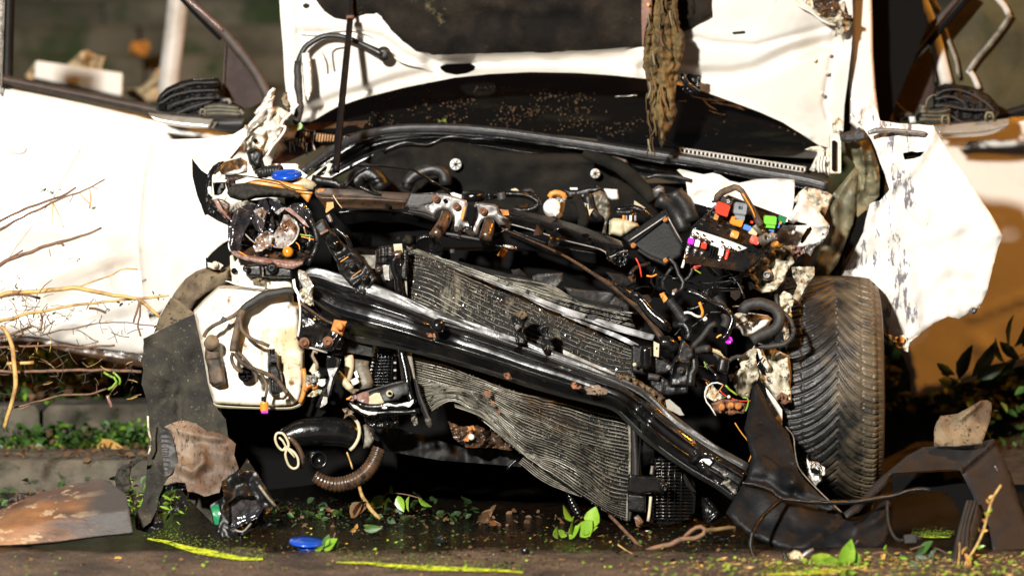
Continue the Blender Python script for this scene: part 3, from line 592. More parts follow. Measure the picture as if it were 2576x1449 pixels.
sheet('plate_wing', 'F:1018,520 1032,487 1098,486 1090,512 1062,520 1050,528', .172, 'grey_plastic', PL, rnd=(4, .006))
for s in ('H:87,750', 'H:282,822', 'H:532,866'): bolt(s, .165, 10, 'rust', PL)
disc('round_hole', P(1120, 505, .168), [(.0058, 0), (.0058, .001)], 'void_black', PL)
text('805 586 S', 'G:2175,818', .163, .0135, 'grey_plastic', PL, rot=0)
for a, r in (('H:185,880 170,960 120,1040 70,1110', [.014, .0175, .0175, .017]), ('H:590,960 580,1040 550,1130', [.014, .0185, .018])): tube('rubber_buffer', a, [.15, .11], r, 'brown_metal', PL, seg=16)
sheet('latch_slot', 'H:385,800 465,830 470,900 440,1000 400,1010 370,900', .155, 'void_black', PL, rnd=(4, .01)); sheet('orange_wedge', 'H:352,815 368,830 340,945 318,935', .15, 'fuse_orange', PL); tube('orange_wire', 'H:622,985 600,1060 590,1130', .12, .0018, 'fuse_orange', PL)
disc('latch_eye', P(1164, 577, .15), [(.006, 0), (.006, .001)], 'void_black', PL); sheet('latch_tongue', 'H:470,790 490,780 460,880 440,1090 290,1060 330,1000 400,1010 440,920', .165, 'black_gloss', PL, rnd=(5, .01))
ruled('latch_ledge', ['H:115,1062 250,1075 480,1120 560,1140', 'H:120,1080 250,1100 480,1140 560,1150'], [.13, .13], 'grey_plastic', PL, nu=20, nv=4)
sheet('lock_body', 'H:120,1075 480,1125 620,1180 860,1215 840,1230 640,1190 480,1160 300,1140 170,1110', .14, 'black_gloss', C, rnd=(6, .01))
tube('lock_tip', 'H:720,1190 800,1208 850,1215', .13, [.003, .006, .004], 'chrome', C)
ruled('upper_crossmember', ['H:650,812 780,850 950,870 1200,930 1400,985 1600,1060 1840,1150', 'H:790,905 950,925 1200,990 1400,1050 1600,1130 1860,1195', 'H:780,925 950,950 1200,1010 1400,1070 1600,1150 1850,1210', 'H:790,985 1000,1050 1300,1130 1600,1210 1700,1270 1800,1330'], [.22, .17, .165, .18], 'black_gloss', C, nu=60, nv=22, prof=lambda u, v: .006 * math.exp(-((v - .5) / .08) ** 2), label='bent right arm of the front upper crossmember')
sheet('orange_scrape', 'H:690,848 770,855 778,905 720,905', .16, 'rust_orange', C); tube('arm_edge', 'H:780,985 1000,1045 1300,1140 1650,1230 1720,1300 1830,1250 1900,1240', [.16, .15], .0022, 'grey_metal', C)
for s in ((1080, 1038), (1530, 1160)): box('slot', P(CR['H'][0] + s[0] * k1, CR['H'][1] + s[1] * k1, .155), (.014, .004, .009), 'void_black', C, rot=(0, 15, 0))
sheet('crumpled_arm_end', 'H:1690,1250 1760,1290 1850,1225 1915,1235 1900,1330 1860,1400 1780,1370 1700,1320', .15, 'black_gloss', C, cr=.04, cs=16)
ruled('ventilation_duct', ['H:620,1120 760,1030 900,1080 1250,1200 1600,1260', 'H:600,1150 700,1210 980,1240 1200,1280 1600,1370'], [.2, .24], 'black_plastic', C, nu=30, nv=10)
ruled('trim_strip', ['F:1262,573 1330,600 1420,640 1500,688 1560,725 1620,775 1665,835 1695,880', 'F:1262,577 1330,606 1418,647 1496,697 1552,737 1610,790 1655,850 1682,890'], [.14, .14], 'brown_metal', C, nu=50, nv=6, prof=lambda u, v: .004 * math.sin(v * math.pi), th=.004)
ruled('trim_strip', ['N:400,200 600,300 700,390 850,540 1000,680', 'N:440,240 560,350 680,430 800,590 960,690'], [.1, .1], 'black_gloss', C, nu=40, nv=6, th=.006, prof=lambda u, v: .008 * math.sin(v * math.pi))
sheet('battery_tray_side', 'H:1850,1120 2230,860 2255,850 2285,910 2350,1050 2430,1170 2400,1290 2250,1385 2100,1320 1920,1195', .26, 'matt_black', C, gx=-.02, rnd=(5, .006), folds=[('H:1900,1150 2260,905', .008, 5), ('H:2270,905 2420,1165', .008, 5), ('H:1920,1195 2080,1300 2260,1370', .01, 6)])
for a in ('H:1905,1150 2100,1020 2255,915', 'H:2275,920 2340,1040 2410,1160'): tube('tray_edge', a, .235, .0022, 'grey_metal', C)
for s in ('H:2252,945', 'H:1950,1190', 'H:2255,1330'): bolt(s, .24, 7, 'rust_orange', C)
tube('orange_glow_stick', 'H:690,1300 740,1220', .3, .010, 'orange_plastic_and_glow', C); disc('pulley', P(1075, 630, .35), [(.045, -.02), (.047, 0), (.04, .004), (.036, 0)], 'black_gloss', C, rot=(110, 0, 0)); box('hose_clip', P(1138, 632, .33), (.012, .01, .012), 'grey_plastic', C)
# ---- left end: shattered headlamp and bracing
tube('washer_filler_neck', 'F:700,470 735,466 765,462 790,470', .26, [.016, .02, .018, .012], 'cream_plastic', C)
CAP = disc('washer_filler_cap', P(721, 441, .25), [(.040, -.006), (.044, -.003), (.043, .004), (.034, .009), (.012, .011)], 'blue_plastic', C, rot=(14, -3, 0), label='blue washer filler cap on the wreck')
box('cap_grip', P(715, 434, .24), (.06, .012, .013), 'blue_plastic', CAP, rot=(14, -6, 12), bev=.3)
tube('filler_hose', 'G:640,300 640,360 660,430 700,500 760,490 880,480', [.4, .34], [.02, .018, .016, .014], 'rubber', C, corr=(.009, .08), seg=12)
sheet('hose_elbow', 'G:555,310 600,290 650,272 700,290 715,350 690,440 640,470 580,420', .33, 'black_plastic', C, rnd=(10, .02), cr=.01)
sheet('lamp_top_panel', 'G:540,600 640,570 740,562 860,580 1000,608 1100,625 1095,650 1180,690 1150,760 1130,785 1050,700 900,660 700,640', .13, 'orange_plastic_and_glow', C, cr=.006, rnd=(6, .01), label='top panel with painted orange light behind the headlamp')  # orange colour stands for sodium light on a brown panel
tube('thin_wire', 'G:350,530 500,530 700,560 850,590 905,620 1000,660 1160,680', .1, .0016, 'void_black', C)
sheet('sooty_foam_wad', 'G:372,700 380,640 430,612 560,600 740,625 880,650 1010,668 1060,720 1055,755 950,745 800,735 640,745 560,775 480,765 400,738', .07, 'liner_felt', C, rnd=(16, .05), th=.05, cr=.012, cs=24, folds=[('G:900,660 990,700 1050,745', .01, 4), ('G:960,660 1040,700', .01, 3)], label='soft grey foam wad above the headlamp')
sheet('brown_bracket', 'G:355,535 470,530 560,545 450,580 450,640 380,680 350,590', .09, 'trim_brown', C, cr=.02, cs=14, rnd=(4, .01))
sheet('dark_pad', 'G:235,590 350,585 360,650 310,720 250,715', .12, 'grey_plastic', C, rnd=(5, .01))
sheet('wing_seal', 'G:330,395 345,400 300,440 245,500 215,580 205,640 230,700 235,760 300,840 420,960 390,990 280,940 180,850 165,720 168,620 190,510 240,440 290,405', .05, 'black_plastic', C, cr=.012, cs=18, folds=[('G:300,430 200,600 190,760 390,970', .01, 5)], rag=.8)
for o_ in ('G:262,520 300,490 320,520 315,560 270,560', 'G:240,575 370,570 360,590 240,600', 'G:185,620 225,640 232,690 228,730 190,700', 'G:290,720 350,690 375,730 350,770 310,765'): sheet('broken_clip', o_, .04, 'white_plastic', C, cr=.01, rnd=(3, .006))
sheet('indicator_shell', 'G:235,755 290,745 400,820 380,900 420,960 340,930 270,860', .035, 'pink_lens', C, rnd=(8, .02)); sheet('indicator_inner', 'G:275,750 330,752 400,800 375,880 330,850', .02, 'brown_metal', C, rnd=(3, .006))
HL = sheet('headlamp', 'G:400,1245 385,1080 400,950 440,800 520,765 640,762 760,738 870,770 1000,870 1110,960 1185,1060 1190,1180 1150,1300 1000,1345 700,1320 500,1270', .13, 'black_gloss', C, rnd=(10, -.05), cr=.012, cs=22, label='shattered left headlamp with its reflectors bare')
sheet('lens_fragment', 'G:400,885 430,810 470,780 560,765 640,800 600,850 470,850', .055, 'dull_alu', HL, cr=.012, cs=12, rag=.8)
sheet('lens_shard', 'G:440,860 480,840 560,800 625,800 612,870 600,950 540,1050 510,1120 495,1222 450,1215 405,1240 385,1160 375,1075 400,985', .03, 'smoked_lens', HL, gx=.05, cr=.008, cs=20, folds=[('G:480,860 440,1010 410,1210', .012, 7)], label='long smoked lens shard on the outer side')
tube('shard_edge', 'G:375,1080 390,1150 385,1200 405,1245', .028, .002, 'white_plastic', HL)
sheet('lens_shard', 'G:650,800 690,750 745,760 765,830 740,920 720,1000 705,1085 640,1040 600,960 598,880 620,860', .035, 'smoked_lens', HL, gx=-.06, cr=.01, cs=18, folds=[('G:690,760 640,900 690,1080', .015, 8)])
sheet('mirror_shard', 'G:620,860 700,830 745,870 720,935 690,985 650,930', .028, 'chrome', HL, gx=-.04, gy=.05, cr=.01)
sheet('lens_shard', 'G:765,750 860,790 920,830 870,850 830,890 800,840 770,830', .05, 'smoked_lens', HL, cr=.01); sheet('mirror_shard', 'G:820,880 880,835 925,830 900,860 850,900', .04, 'chrome', HL, gy=.05)
sheet('arched_trim', 'G:900,840 960,830 1040,900 1110,960 1145,1020 1090,990 1020,920 930,860', .03, 'pink_lens', HL, cr=.006); sheet('glass_wing', 'G:940,825 1000,790 1100,790 1150,850 1180,900 1110,960 1040,890', .075, 'smoked_lens', HL, cr=.014, cs=16)
sheet('glass_wing', 'G:740,880 800,900 820,1000 800,1090 760,1060 735,1000', .06, 'glass_dark', HL, cr=.01)
tube('bare_metal_strut', 'G:535,1075 600,1140 640,1170', .05, .0022, 'grey_metal', HL); tube('bare_metal_strut', 'G:690,990 700,1080 690,1100', .03, .0018, 'white_plastic', HL); tube('trim_wire', 'G:1095,1010 1110,1070 1135,1110', .03, .002, 'pink_lens', HL)
RF = sheet('reflector_bowl', 'G:905,900 950,898 1000,945 1038,1010 1045,1050 1020,1120 970,1175 900,1215 840,1215 790,1195 785,1140 810,1085 850,1020 885,960', .045, 'chrome', HL, sp=4, dents=[(472 + 920 * k1, 300 + 1060 * k1, 24, -.035)], cr=.004, cs=10, rnd=(3, -.004), label='large chromed half bowl reflector')
tube('reflector_rim', 'G:1000,945 1040,1010 1046,1050 1025,1115 980,1170 900,1218', .04, .0028, 'silver_shell', RF)
disc('bulb_socket', P(472.3 + 912 * k1, 300.5 + 1000 * k1, .065), [(.0115, 0), (.012, .008), (.009, .009), (.008, .002), (.004, .002), (.004, .012)], 'chrome', RF, rot=(90, 0, 10))
RF2 = sheet('reflector_bowl', 'G:640,1125 690,1075 745,1050 795,1085 800,1120 785,1180 740,1215 690,1245 640,1250 615,1200', .02, 'chrome', HL, sp=3.5, dents=[(472 + 705 * k1, 300 + 1155 * k1, 16, -.02)], cr=.01, cs=9, label='small chromed reflector fragment')
disc('bulb_socket', P(472.3 + 705 * k1, 300.5 + 1155 * k1, .035), [(.008, 0), (.0095, .006), (.006, .007), (.003, .01)], 'chrome', RF2)
disc('indicator_bulb', P(472.3 + 945 * k1, 300.5 + 1250 * k1, .04), [(.004, -.02), (.011, -.014), (.0145, -.006), (.0155, 0), (.0145, .006), (.011, .0115), (.006, .0145), (.002, .0155)], 'amber_glass', HL, seg=24, label='round amber indicator bulb')
ruled('lower_lamp_lip', ['G:410,1235 520,1270 700,1300 900,1325 1090,1335', 'G:415,1275 520,1320 700,1365 860,1395 990,1412 1085,1370'], [.03, .02], 'pink_lens', HL, nu=40, nv=8, prof=lambda u, v: .012 * math.sin(v * math.pi) + .003 * math.sin(u * 60), th=.003, label='broken pinkish lower lip of the headlamp')
ruled('lamp_floor', ['G:420,1235 560,1200 900,1240 1150,1270', 'G:420,1250 600,1300 860,1330 1100,1335'], [.11, .04], 'brown_metal', HL, nu=40, nv=8, prof=lambda u, v: .004 * math.sin(u * 50 + v * 9))
tube('lamp_wire', 'G:1060,1085 1110,1095 1170,1100', .02, .0022, 'leaf_lime', HL); tube('lamp_wire', 'G:1070,1105 1130,1120 1190,1135', .02, .0016, 'fuse_orange', HL); tube('lamp_wire', 'G:1020,1160 1050,1190 1055,1230', .03, .0014, 'fuse_orange', HL); tube('orange_thread', 'G:480,1245 560,1290 640,1320', .022, .0015, 'fuse_orange', HL)
for k in range(26):
    rg = random.Random(k + 50); x = rg.uniform(560, 1150); y = rg.uniform(1230, 1330); q = CR['G']; xx, yy = q[0] + x * k1, q[1] + y * k1; s = rg.uniform(3, 8)
    sheet('lamp_splinter', [(xx, yy), (xx + s, yy - s * .4), (xx + s * 1.6, yy + s * .3), (xx + s * .5, yy + s * .6)], rg.uniform(.02, .07), rg.choice(['smoked_lens', 'chrome', 'glass_dark', 'brown_metal', 'pink_lens']), HL, gx=rg.uniform(-.3, .3), gy=rg.uniform(-.3, .3), sp=4)
# diagonal brace right of the lamp
BR = sheet('diagonal_brace', 'G:1185,1000 1210,975 1265,940 1300,960 1345,1030 1400,1075 1440,1140 1500,1200 1600,1230 1640,1300 1680,1345 1740,1430 1790,1500 1760,1560 1650,1690 1600,1650 1560,1600 1480,1520 1430,1440 1400,1340 1340,1240 1290,1140 1230,1080', .03, 'black_plastic', C, cr=.01, cs=24, rnd=(6, .02), th=.015, folds=[('G:1410,1330 1540,1260 1640,1350', .02, 6), ('G:1430,1430 1560,1340', .012, 5), ('G:1560,1560 1700,1450', .012, 5), ('G:1200,1010 1400,1080', .01, 5)], label='black bolted plastic brace beside the headlamp')
sheet('sensor_block', 'G:1195,1020 1270,945 1310,1030 1325,1060 1250,1090', .012, 'grey_plastic', BR, rnd=(3, .008), th=.02); sheet('grey_tag', 'G:1245,1072 1318,1035 1322,1052 1256,1090', .0, 'pink_lens', BR)
disc('damper', P(472.3 + 1385 * k1, 300.5 + 1170 * k1, .01), [(.017, -.02), (.018, -.012), (.013, -.01), (.016, -.002), (.011, 0), (.013, .008), (.006, .010), (.004, .014)], 'black_gloss', BR, rot=(100, 0, 20))
for s in ('G:1545,1375', 'L:1665,205'): bolt(s, .005, 11, 'black_plastic', BR)
tube('orange_edge', 'G:1440,1345 1470,1325 1515,1295', .0, .0016, 'orange_plastic_and_glow', BR); tube('orange_edge', 'L:1545,200 1600,160 1635,135', .0, .0014, 'orange_plastic_and_glow', BR)
tube('gas_strut', 'G:1320,900 1350,960 1345,970', .12, .006, 'grey_metal', C); tube('loom', 'G:1150,930 1220,1100 1200,1240 1130,1380', .08, .009, 'black_plastic', C, wob=.005); tube('loom', 'G:1380,1020 1500,1120 1540,1250', .09, .007, 'black_gloss', C, wob=.004)
# crumpled white structure at the left corner
sheet('front_wing', 'E:1420,60 1560,30 1900,20 2200,-20 2300,-80 2330,-60 2330,0 2240,120 2150,230 2060,262 2010,290 1985,350 1940,300 1850,215 1790,178 1822,240 1830,350 1860,480 1885,560 1900,640 1945,730 2060,800 2150,840 2150,980 2060,1040 2000,1095 1950,1150 1950,1240 1870,1275 1800,1330 1720,1400 1640,1470 1560,1600 1500,1700 1420,1760 1350,1500 1300,1000 1350,400', .42, 'white_paint', C, gx=-.10, cr=.012, cs=120, rnd=(6, .01), dents=[(560, 520, 60, -.02), (480, 640, 70, .015)], label='crumpled white left front wing')
sheet('wing_gap_dark_sheet', 'E:1810,200 2000,330 2000,800 1930,740 1860,560 1815,380', .40, 'void_black', C); sheet('wing_curled_edge', 'E:1787,172 1800,178 1900,245 1985,345 1960,360 1900,320 1840,245', .3, 'inner_paint', C)  # black sheet stands in for the shade in the wing opening
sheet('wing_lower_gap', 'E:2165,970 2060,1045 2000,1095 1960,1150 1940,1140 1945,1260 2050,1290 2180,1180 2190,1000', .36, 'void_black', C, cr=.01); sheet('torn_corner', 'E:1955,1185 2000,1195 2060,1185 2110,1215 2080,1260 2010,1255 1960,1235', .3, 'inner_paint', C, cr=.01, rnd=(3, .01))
bolt('E:2030,1205', .285, 8, 'dirty_paint', C)
for o_, Yx, mm in (('G:330,395 480,180 560,60 640,-30 690,-140 760,-260 800,-300 830,-290 800,-200 800,-110 740,-80 690,10 600,90 530,190 500,280 420,370', .5, 'white_paint'),
                   ('G:520,320 540,200 600,80 640,20 720,-40 800,10 770,100 740,200 700,280 640,262 560,300', .54, 'inner_paint'),
                   ('G:740,60 800,0 860,-60 920,60 880,130 840,200 790,260 750,330 700,370 720,280 760,180', .5, 'inner_paint'),
                   ('G:160,520 240,440 350,400 500,360 560,400 560,500 450,530 350,525', .46, 'white_paint'),
                   ('G:620,-60 700,-110 860,-120 960,-60 950,20 860,40 700,30', .56, 'inner_paint'),
                   ('B:240,930 265,880 295,870 300,940 330,1010 300,1040 255,985', .56, 'dirty_paint'),
                   ('B:0,1040 60,970 140,895 180,905 150,990 172,1040 150,1100 100,1165 20,1170', .52, 'white_paint')):
    sheet('crushed_inner_wing', o_, Yx, mm, C, cr=.035, cs=26, rag=1, rnd=(5, .015), folds=[])
tube('folded_flange', 'B:400,985 340,1060 270,1130 240,1190 275,1200 220,1300 130,1420 90,1460', .48, .004, 'white_paint', C, wob=.005, n=30); tube('folded_flange', 'G:560,60 520,160 490,250 400,360', .45, .006, 'dirty_paint', C, wob=.004)
disc('square_punch', P(472.3 + 640 * k1, 300.5 + 205 * k1, .51), [(.007, 0), (.007, .001)], 'void_black', C); bolt('A:2100,1355', .40, 4, 'void_black', C)
sheet('caught_leaf', 'B:285,1180 390,1178 400,1215 370,1245 340,1235 310,1215', .68, 'leaf_yellow', C, cr=.008); sheet('caught_leaf', 'B:395,1175 420,1155 440,1185 430,1215 385,1235', .67, 'leaf_lime', C)
for k in range(16):
    rg = random.Random(k + 9); x = rg.uniform(290, 560); y = rg.uniform(1230, 1380); tube('splintered_plastic', [(644 + x * k1, y * k1), (644 + (x + rg.uniform(-10, 20)) * k1, (y + rg.uniform(40, 110)) * k1)], .75, .0022, rg.choice(['black_gloss', 'brown_metal', 'dirty_paint']), C)
sheet('plenum_corner', 'G:780,430 860,470 1040,470 1040,430 1020,420 790,418', .6, 'white_paint', C, th=.01); sheet('mount_white', 'G:920,470 1050,470 1130,530 1100,560 1060,540 1040,500 930,490', .5, 'white_paint', C)
sheet('mount_bracket', 'G:1120,560 1200,500 1330,410 1365,420 1330,500 1360,560 1250,560 1200,640 1120,640 1110,600', .47, 'inner_paint', C, cr=.02, cs=20, rnd=(4, .01), holes=['G:1190,540 1300,440 1320,450 1290,520 1230,545'])
tube('loom', 'G:1170,570 1280,580 1400,610 1470,650', .4, .013, 'black_plastic', C, wob=.006)
# ---- washer tank
TK = sheet('washer_tank', 'L:60,540 160,430 290,310 340,302 500,310 720,318 985,325 1000,460 1045,475 1062,620 1070,860 1100,900 1100,1180 1085,1300 1060,1370 1000,1415 800,1432 560,1420 300,1405 248,1395 215,1290 190,1200 150,950 110,760', .05, 'tank_plastic', C, sp=7, rnd=(14, .045), th=.16, cr=.008, cs=70, folds=[('L:720,1330 730,900 735,740 790,705 860,740 870,900 900,1300', -.012, 6), ('L:500,900 480,760 540,560 640,460 760,420', .01, 18), ('L:340,680 350,1180', -.008, 6)], dents=[(610, 935, 18, -.02), (540, 840, 26, -.015)], label='cracked cream washer fluid tank with wiring over it')
ruled('tank_seam', ['L:240,1385 300,1408 560,1424 900,1430 1010,1415 1070,1370 1095,1280 1110,1150', 'L:250,1410 300,1432 560,1445 900,1452 1030,1435 1095,1385 1120,1290 1125,1150'], [.05, .06], 'cream_plastic', TK, nu=50, nv=4, th=.006); tube('orange_glow_seam', 'L:1060,1380 1090,1300 1105,1180 1090,1060', .045, .0065, 'orange_plastic_and_glow', TK)  # orange strip paints sodium light along the tank's right edge
tube('wiring_loom', 'L:1010,335 900,335 800,350 700,380 620,430 540,490 505,530', [-.0, .0], [.011, .011, .012, .012, .010], 'tape', C, wob=.004, seg=12, label='thick taped loom arching over the washer tank')
tube('wiring_loom', 'L:520,500 440,560 340,610 240,660 180,710 150,765', [.0, -.01], [.008, .0055, .0055, .0055], 'muddy_tape', C, corr=(.005, .1)); box('loom_clip', P(472.3 + 335 * k1, 644 + 598 * k1, -.01), (.012, .008, .014), 'black_plastic', C, rot=(0, 30, 0))
tube('wiring_loom', 'L:515,510 480,590 465,680 445,790 430,900', -.005, [.010, .009, .0095, .0105], 'muddy_tape', C, wob=.003); tube('wiring_loom', 'L:490,600 515,700 600,780 700,820 770,850', -.015, .0052, 'muddy_tape', C, corr=(.0045, .12))
tube('wiring_loom', 'L:440,915 500,990 570,1040 660,1080 740,1110 820,1150 880,1220 938,1290', -.02, .0062, 'muddy_tape', C, corr=(.0045, .12)); tube('wiring_loom', 'L:425,910 412,970 440,1040 480,1080 520,1090', -.012, .005, 'muddy_tape', C); tube('wiring_loom', 'L:470,910 530,960 600,1060 640,1120 650,1190', -.012, .0048, 'muddy_tape', C, corr=(.0045, .12))
tube('wiring_loom', 'L:690,1110 735,1180 750,1260 735,1320 728,1370', -.018, .0042, 'muddy_tape', C)
PU = sheet('washer_pump', 'L:752,915 820,905 850,930 855,1020 885,1100 905,1240 900,1290 870,1312 790,1318 765,1290 760,1150 750,1050', .0, 'black_plastic', C, rnd=(8, .03), th=.03, folds=[('L:755,1020 855,1015', .006, 3), ('L:800,1180 805,1300', .004, 2), ('L:840,1180 850,1300', .004, 2)]); tube('pump_neck', 'L:795,875 797,925', -.005, .0085, 'black_gloss', PU); box('pump_plug', P(472.3 + 800 * k1, 644 + 965 * k1, -.02), (.018, .01, .022), 'black_plastic', PU)
SE = sheet('level_sensor', 'L:165,870 215,850 300,905 335,1050 360,1180 350,1210 260,1232 205,1200 185,1050 160,960', .0, 'muddy_tape', C, rnd=(9, .03), th=.03, folds=[('L:165,965 300,950', .006, 3)]); disc('muddy_cap', P(472.3 + 225 * k1, 644 + 815 * k1, -.01), [(.015, -.02), (.02, -.01), (.019, .01), (.012, .014)], 'mud_tan', SE, rot=(60, 0, 20))
disc('tank_port', P(472.3 + 548 * k1, 644 + 1115 * k1, .015), [(.021, -.01), (.021, .006), (.018, .007), (.016, -.004), (.004, -.004)], 'void_black', TK); [box('port_pin', P(472.3 + x * k1, 644 + y * k1, .003), (.009, .006, .004), 'black_gloss', TK) for x, y in ((520, 1095), (565, 1095), (525, 1135), (572, 1132), (548, 1160))]
PG = disc('plug', P(665, 1014, -.03), [(.011, -.02), (.0115, 0), (.0105, .004)], 'fuse_orange', C, rot=(0, 0, 0), sm=False, label='orange and violet plug hanging below the tank'); box('violet_insert', P(666, 1031, -.03), (.018, .014, .018), 'magenta_plastic', PG); box('plug_boot', P(664, 1003, -.03), (.014, .014, .012), 'black_gloss', PG)
sheet('broken_tab', 'L:870,1290 910,1275 925,1310 900,1345 870,1335', -.01, 'inner_paint', C, rnd=(3, .01))
sheet('white_rail_end', 'L:398,0 425,-10 445,60 475,20 500,90 545,90 560,180 740,205 860,215 980,230 985,300 800,318 720,300 560,280 420,240 402,120', .08, 'inner_paint', C, cr=.012, cs=26, rag=1.2, rnd=(5, .01)); disc('rail_hole', P(472.3 + 437 * k1, 644 + 140 * k1, .065), [(.008, 0), (.008, .001)], 'void_black', C, rot=(90, 0, 0))
sheet('white_flange', 'L:350,232 470,250 730,298 725,312 560,296 440,270', .04, 'white_paint', C, th=.006)
MB = sheet('lamp_mounting_bracket', 'L:548,92 640,80 820,88 985,118 990,210 800,205 560,195 545,140', .03, 'black_plastic', C, rnd=(5, .012), th=.03, folds=[('L:700,90 705,200', .01, 3)]); bolt('L:552,120', .015, 9, 'black_gloss', MB); bolt('L:795,112', .015, 14, 'black_plastic', MB); box('steel_strip', P(472.3 + 708 * k1, 644 + 150 * k1, .01), (.004, .006, .026), 'chrome', MB)
sheet('dirt_clump', 'L:600,205 700,200 735,240 690,290 620,270', .05, 'mud_tan', C, cr=.02, cs=10, rnd=(5, .015))
# ---- left wheel housing liner and its torn tail
sheet('inner_wheel_liner', 'E:2180,1200 2170,1400 2050,1460 1960,1500 1880,1560 1800,1680 1700,1800 1600,1900 1480,1900 1500,1800 1560,1650 1640,1480 1750,1340 1850,1270 1950,1235 2060,1272', .34, 'mud_tan', C, rnd=(12, .05), cr=.02, cs=60)
sheet('liner_shoulder', 'K:1450,570 1500,420 1610,232 1680,255 1835,380 1800,420 1550,500', .20, 'mud_tan', C, gy=.04, cr=.008)
LN = sheet('arch_liner', 'F:360,852 400,832 450,808 488,790 499,826 511,880 523,927 530,975 533,1007 549,1030 568,1055 575,1110 570,1150 600,1180 640,1240 655,1275 620,1310 560,1340 520,1300 470,1250 420,1180 382,1110 375,1060 369,1007 356,965 360,930 355,905 361,885', .10, 'liner_felt', C, gy=-.03, cr=.03, cs=70, sp=9, rag=1, th=.004, folds=[('K:1340,700 1500,760 1700,850 1800,950', .012, 10), ('K:1590,1060 1570,1180 1500,1260', -.03, 12), ('K:1680,1150 1700,1449', -.03, 10)], dents=[(410, 940, 40, .02)], label='torn dark felt wheel arch liner hanging on the left')
sheet('torn_undershield', 'Q:1550,40 1640,0 1720,-20 1850,10 1960,90 2010,80 2150,140 2225,200 2208,300 2255,440 2150,510 2090,580 2070,660 1925,700 1850,660 1770,650 1745,570 1660,560 1548,582 1600,500 1680,375 1650,220 1615,80', -.06, 'torn_plastic', C, gy=-.05, cr=.016, cs=70, sp=6, rag=1, folds=[('Q:1700,400 1820,470 1900,380 1900,260', .025, 14), ('Q:1640,60 1900,130 2100,150', .02, 12)], dents=[(590, 1150, 26, .03), (520, 1200, 25, -.02)], label='sand coloured torn undershield piece')
sheet('liner_strip', 'Q:1395,-20 1480,5 1535,60 1615,80 1680,370 1630,480 1560,560 1500,700 1480,820 1420,940 1330,1010 1265,905 1340,760 1370,620 1385,400 1400,200', -.04, 'liner_felt', C, gy=-.07, cr=.02, cs=40, rag=.8, folds=[('Q:1510,60 1540,300 1550,540', .02, 9)]); tube('liner_edge', 'Q:1395,-60 1400,60 1425,200 1400,300', -.05, .003, 'dirty_paint', C)
sheet('liner_strip', 'Q:1500,60 1615,85 1680,370 1620,480 1560,520 1530,300', -.065, 'grey_plastic', C, gy=-.06, cr=.01, folds=[('Q:1530,%d 1580,%d' % (y, y), .004, 2.5) for y in range(120, 520, 44)])
sheet('liner_lobe', 'Q:1270,900 1360,720 1480,600 1760,560 1790,640 1760,780 1640,860 1480,830 1500,900 1560,980 1400,1040 1280,1010', -.08, 'black_plastic', C, gy=-.08, cr=.03, cs=30, holes=['Q:1480,760 1560,650 1680,625 1770,640 1760,720 1660,800 1560,850 1500,840'])
FG = sheet('fog_lamp_surround', 'Q:2090,560 2160,500 2260,450 2330,340 2400,440 2500,600 2576,720 2580,800 2500,900 2380,1020 2260,1090 2100,1112 2040,1060 2000,900 1980,780 2110,700', -.12, 'black_plastic', C, gy=-.06, cr=.03, cs=36, sp=6, rag=1, folds=[('Q:2120,700 2080,900 2060,1080', .015, 6), ('Q:2450,640 2560,740', .02, 5)], label='broken black fog lamp surround resting on the road'); sheet('green_lens_chip', 'Q:1985,790 2060,770 2080,860 2060,970 2025,960', -.16, 'fuse_dark_green', FG, cr=.01)
sheet('fog_lamp_hollow', 'Q:2150,760 2240,690 2400,690 2490,800 2430,900 2300,960 2210,1010 2150,960 2160,850', -.165, 'smoked_lens', FG, rnd=(8, -.03), cr=.012); tube('glass_edge', 'Q:2210,1010 2290,1030 2370,950', -.2, .003, 'dull_alu', FG); tube('rod_trim', 'Q:2440,590 2520,700 2600,790', -.18, .004, 'dull_alu', FG)
HK = sheet('hooked_trim', 'Q:1080,520 1110,440 1160,405 1240,380 1320,325 1392,322 1300,380 1240,430 1222,520 1240,580 1230,660 1110,690 1100,640', -.10, 'liner_felt', C, cr=.02, cs=20, rnd=(4, .01))
# ---- bumper beam
def beam_prof(u, v):
    s = 0
    for c, w_, h in ((.36, .050, .018), (.66, .050, .018)): s += h * math.exp(-abs((v - c) / w_) ** 2)
    s += .022 * math.exp(-abs((v - .52) / .34) ** 4)
    fl = .0 if v < .2 else .022 * min(1, (v - .2) / .06)
    fl *= 1 if v < .92 else max(0, (1 - v) / .08)
    f = 1 - .5 * math.exp(-((u - .30) / .03) ** 2) * math.exp(-((v - .4) / .2) ** 2)
    f *= .25 + .75 * min(1, u / .16)
    if u > .78: f *= 1 - .6 * min(1, (u - .78) / .1)
    return (s + fl) * f + .004 * noise.noise((u * 7, v * 1.6, 0)) - .03 * math.exp(-((u - .735) / .022) ** 2)
BT = 'F:752,690 790,672 860,690 935,712 1010,742 1090,778 1180,806 1260,834 1350,866 1440,900 1500,925 1550,945 1610,972 1640,992 1670,1020 1730,1068 1800,1118 1885,1166'
BB = 'F:757,760 800,805 845,838 905,857 980,872 1060,890 1150,915 1250,945 1340,975 1430,1000 1490,1015 1545,1032 1590,1075 1625,1108 1680,1150 1740,1190 1800,1225 1848,1260'
YB = [.07, .03, -.01, -.05, -.09, -.15]
BM = ruled('bumper_beam', [BT, BB], [YB, [y - .01 for y in YB]], 'beam_paint', C, nu=170, nv=110, prof=beam_prof, th=.003, label='bent glossy black bumper beam sloping down to the right')
def lerpg(a, b, t, n=40):
    A = catmull(pts(a), n); B = catmull(pts(b), n); return [(p[0] * (1 - t) + q[0] * t, p[1] * (1 - t) + q[1] * t) for p, q in zip(A, B)]
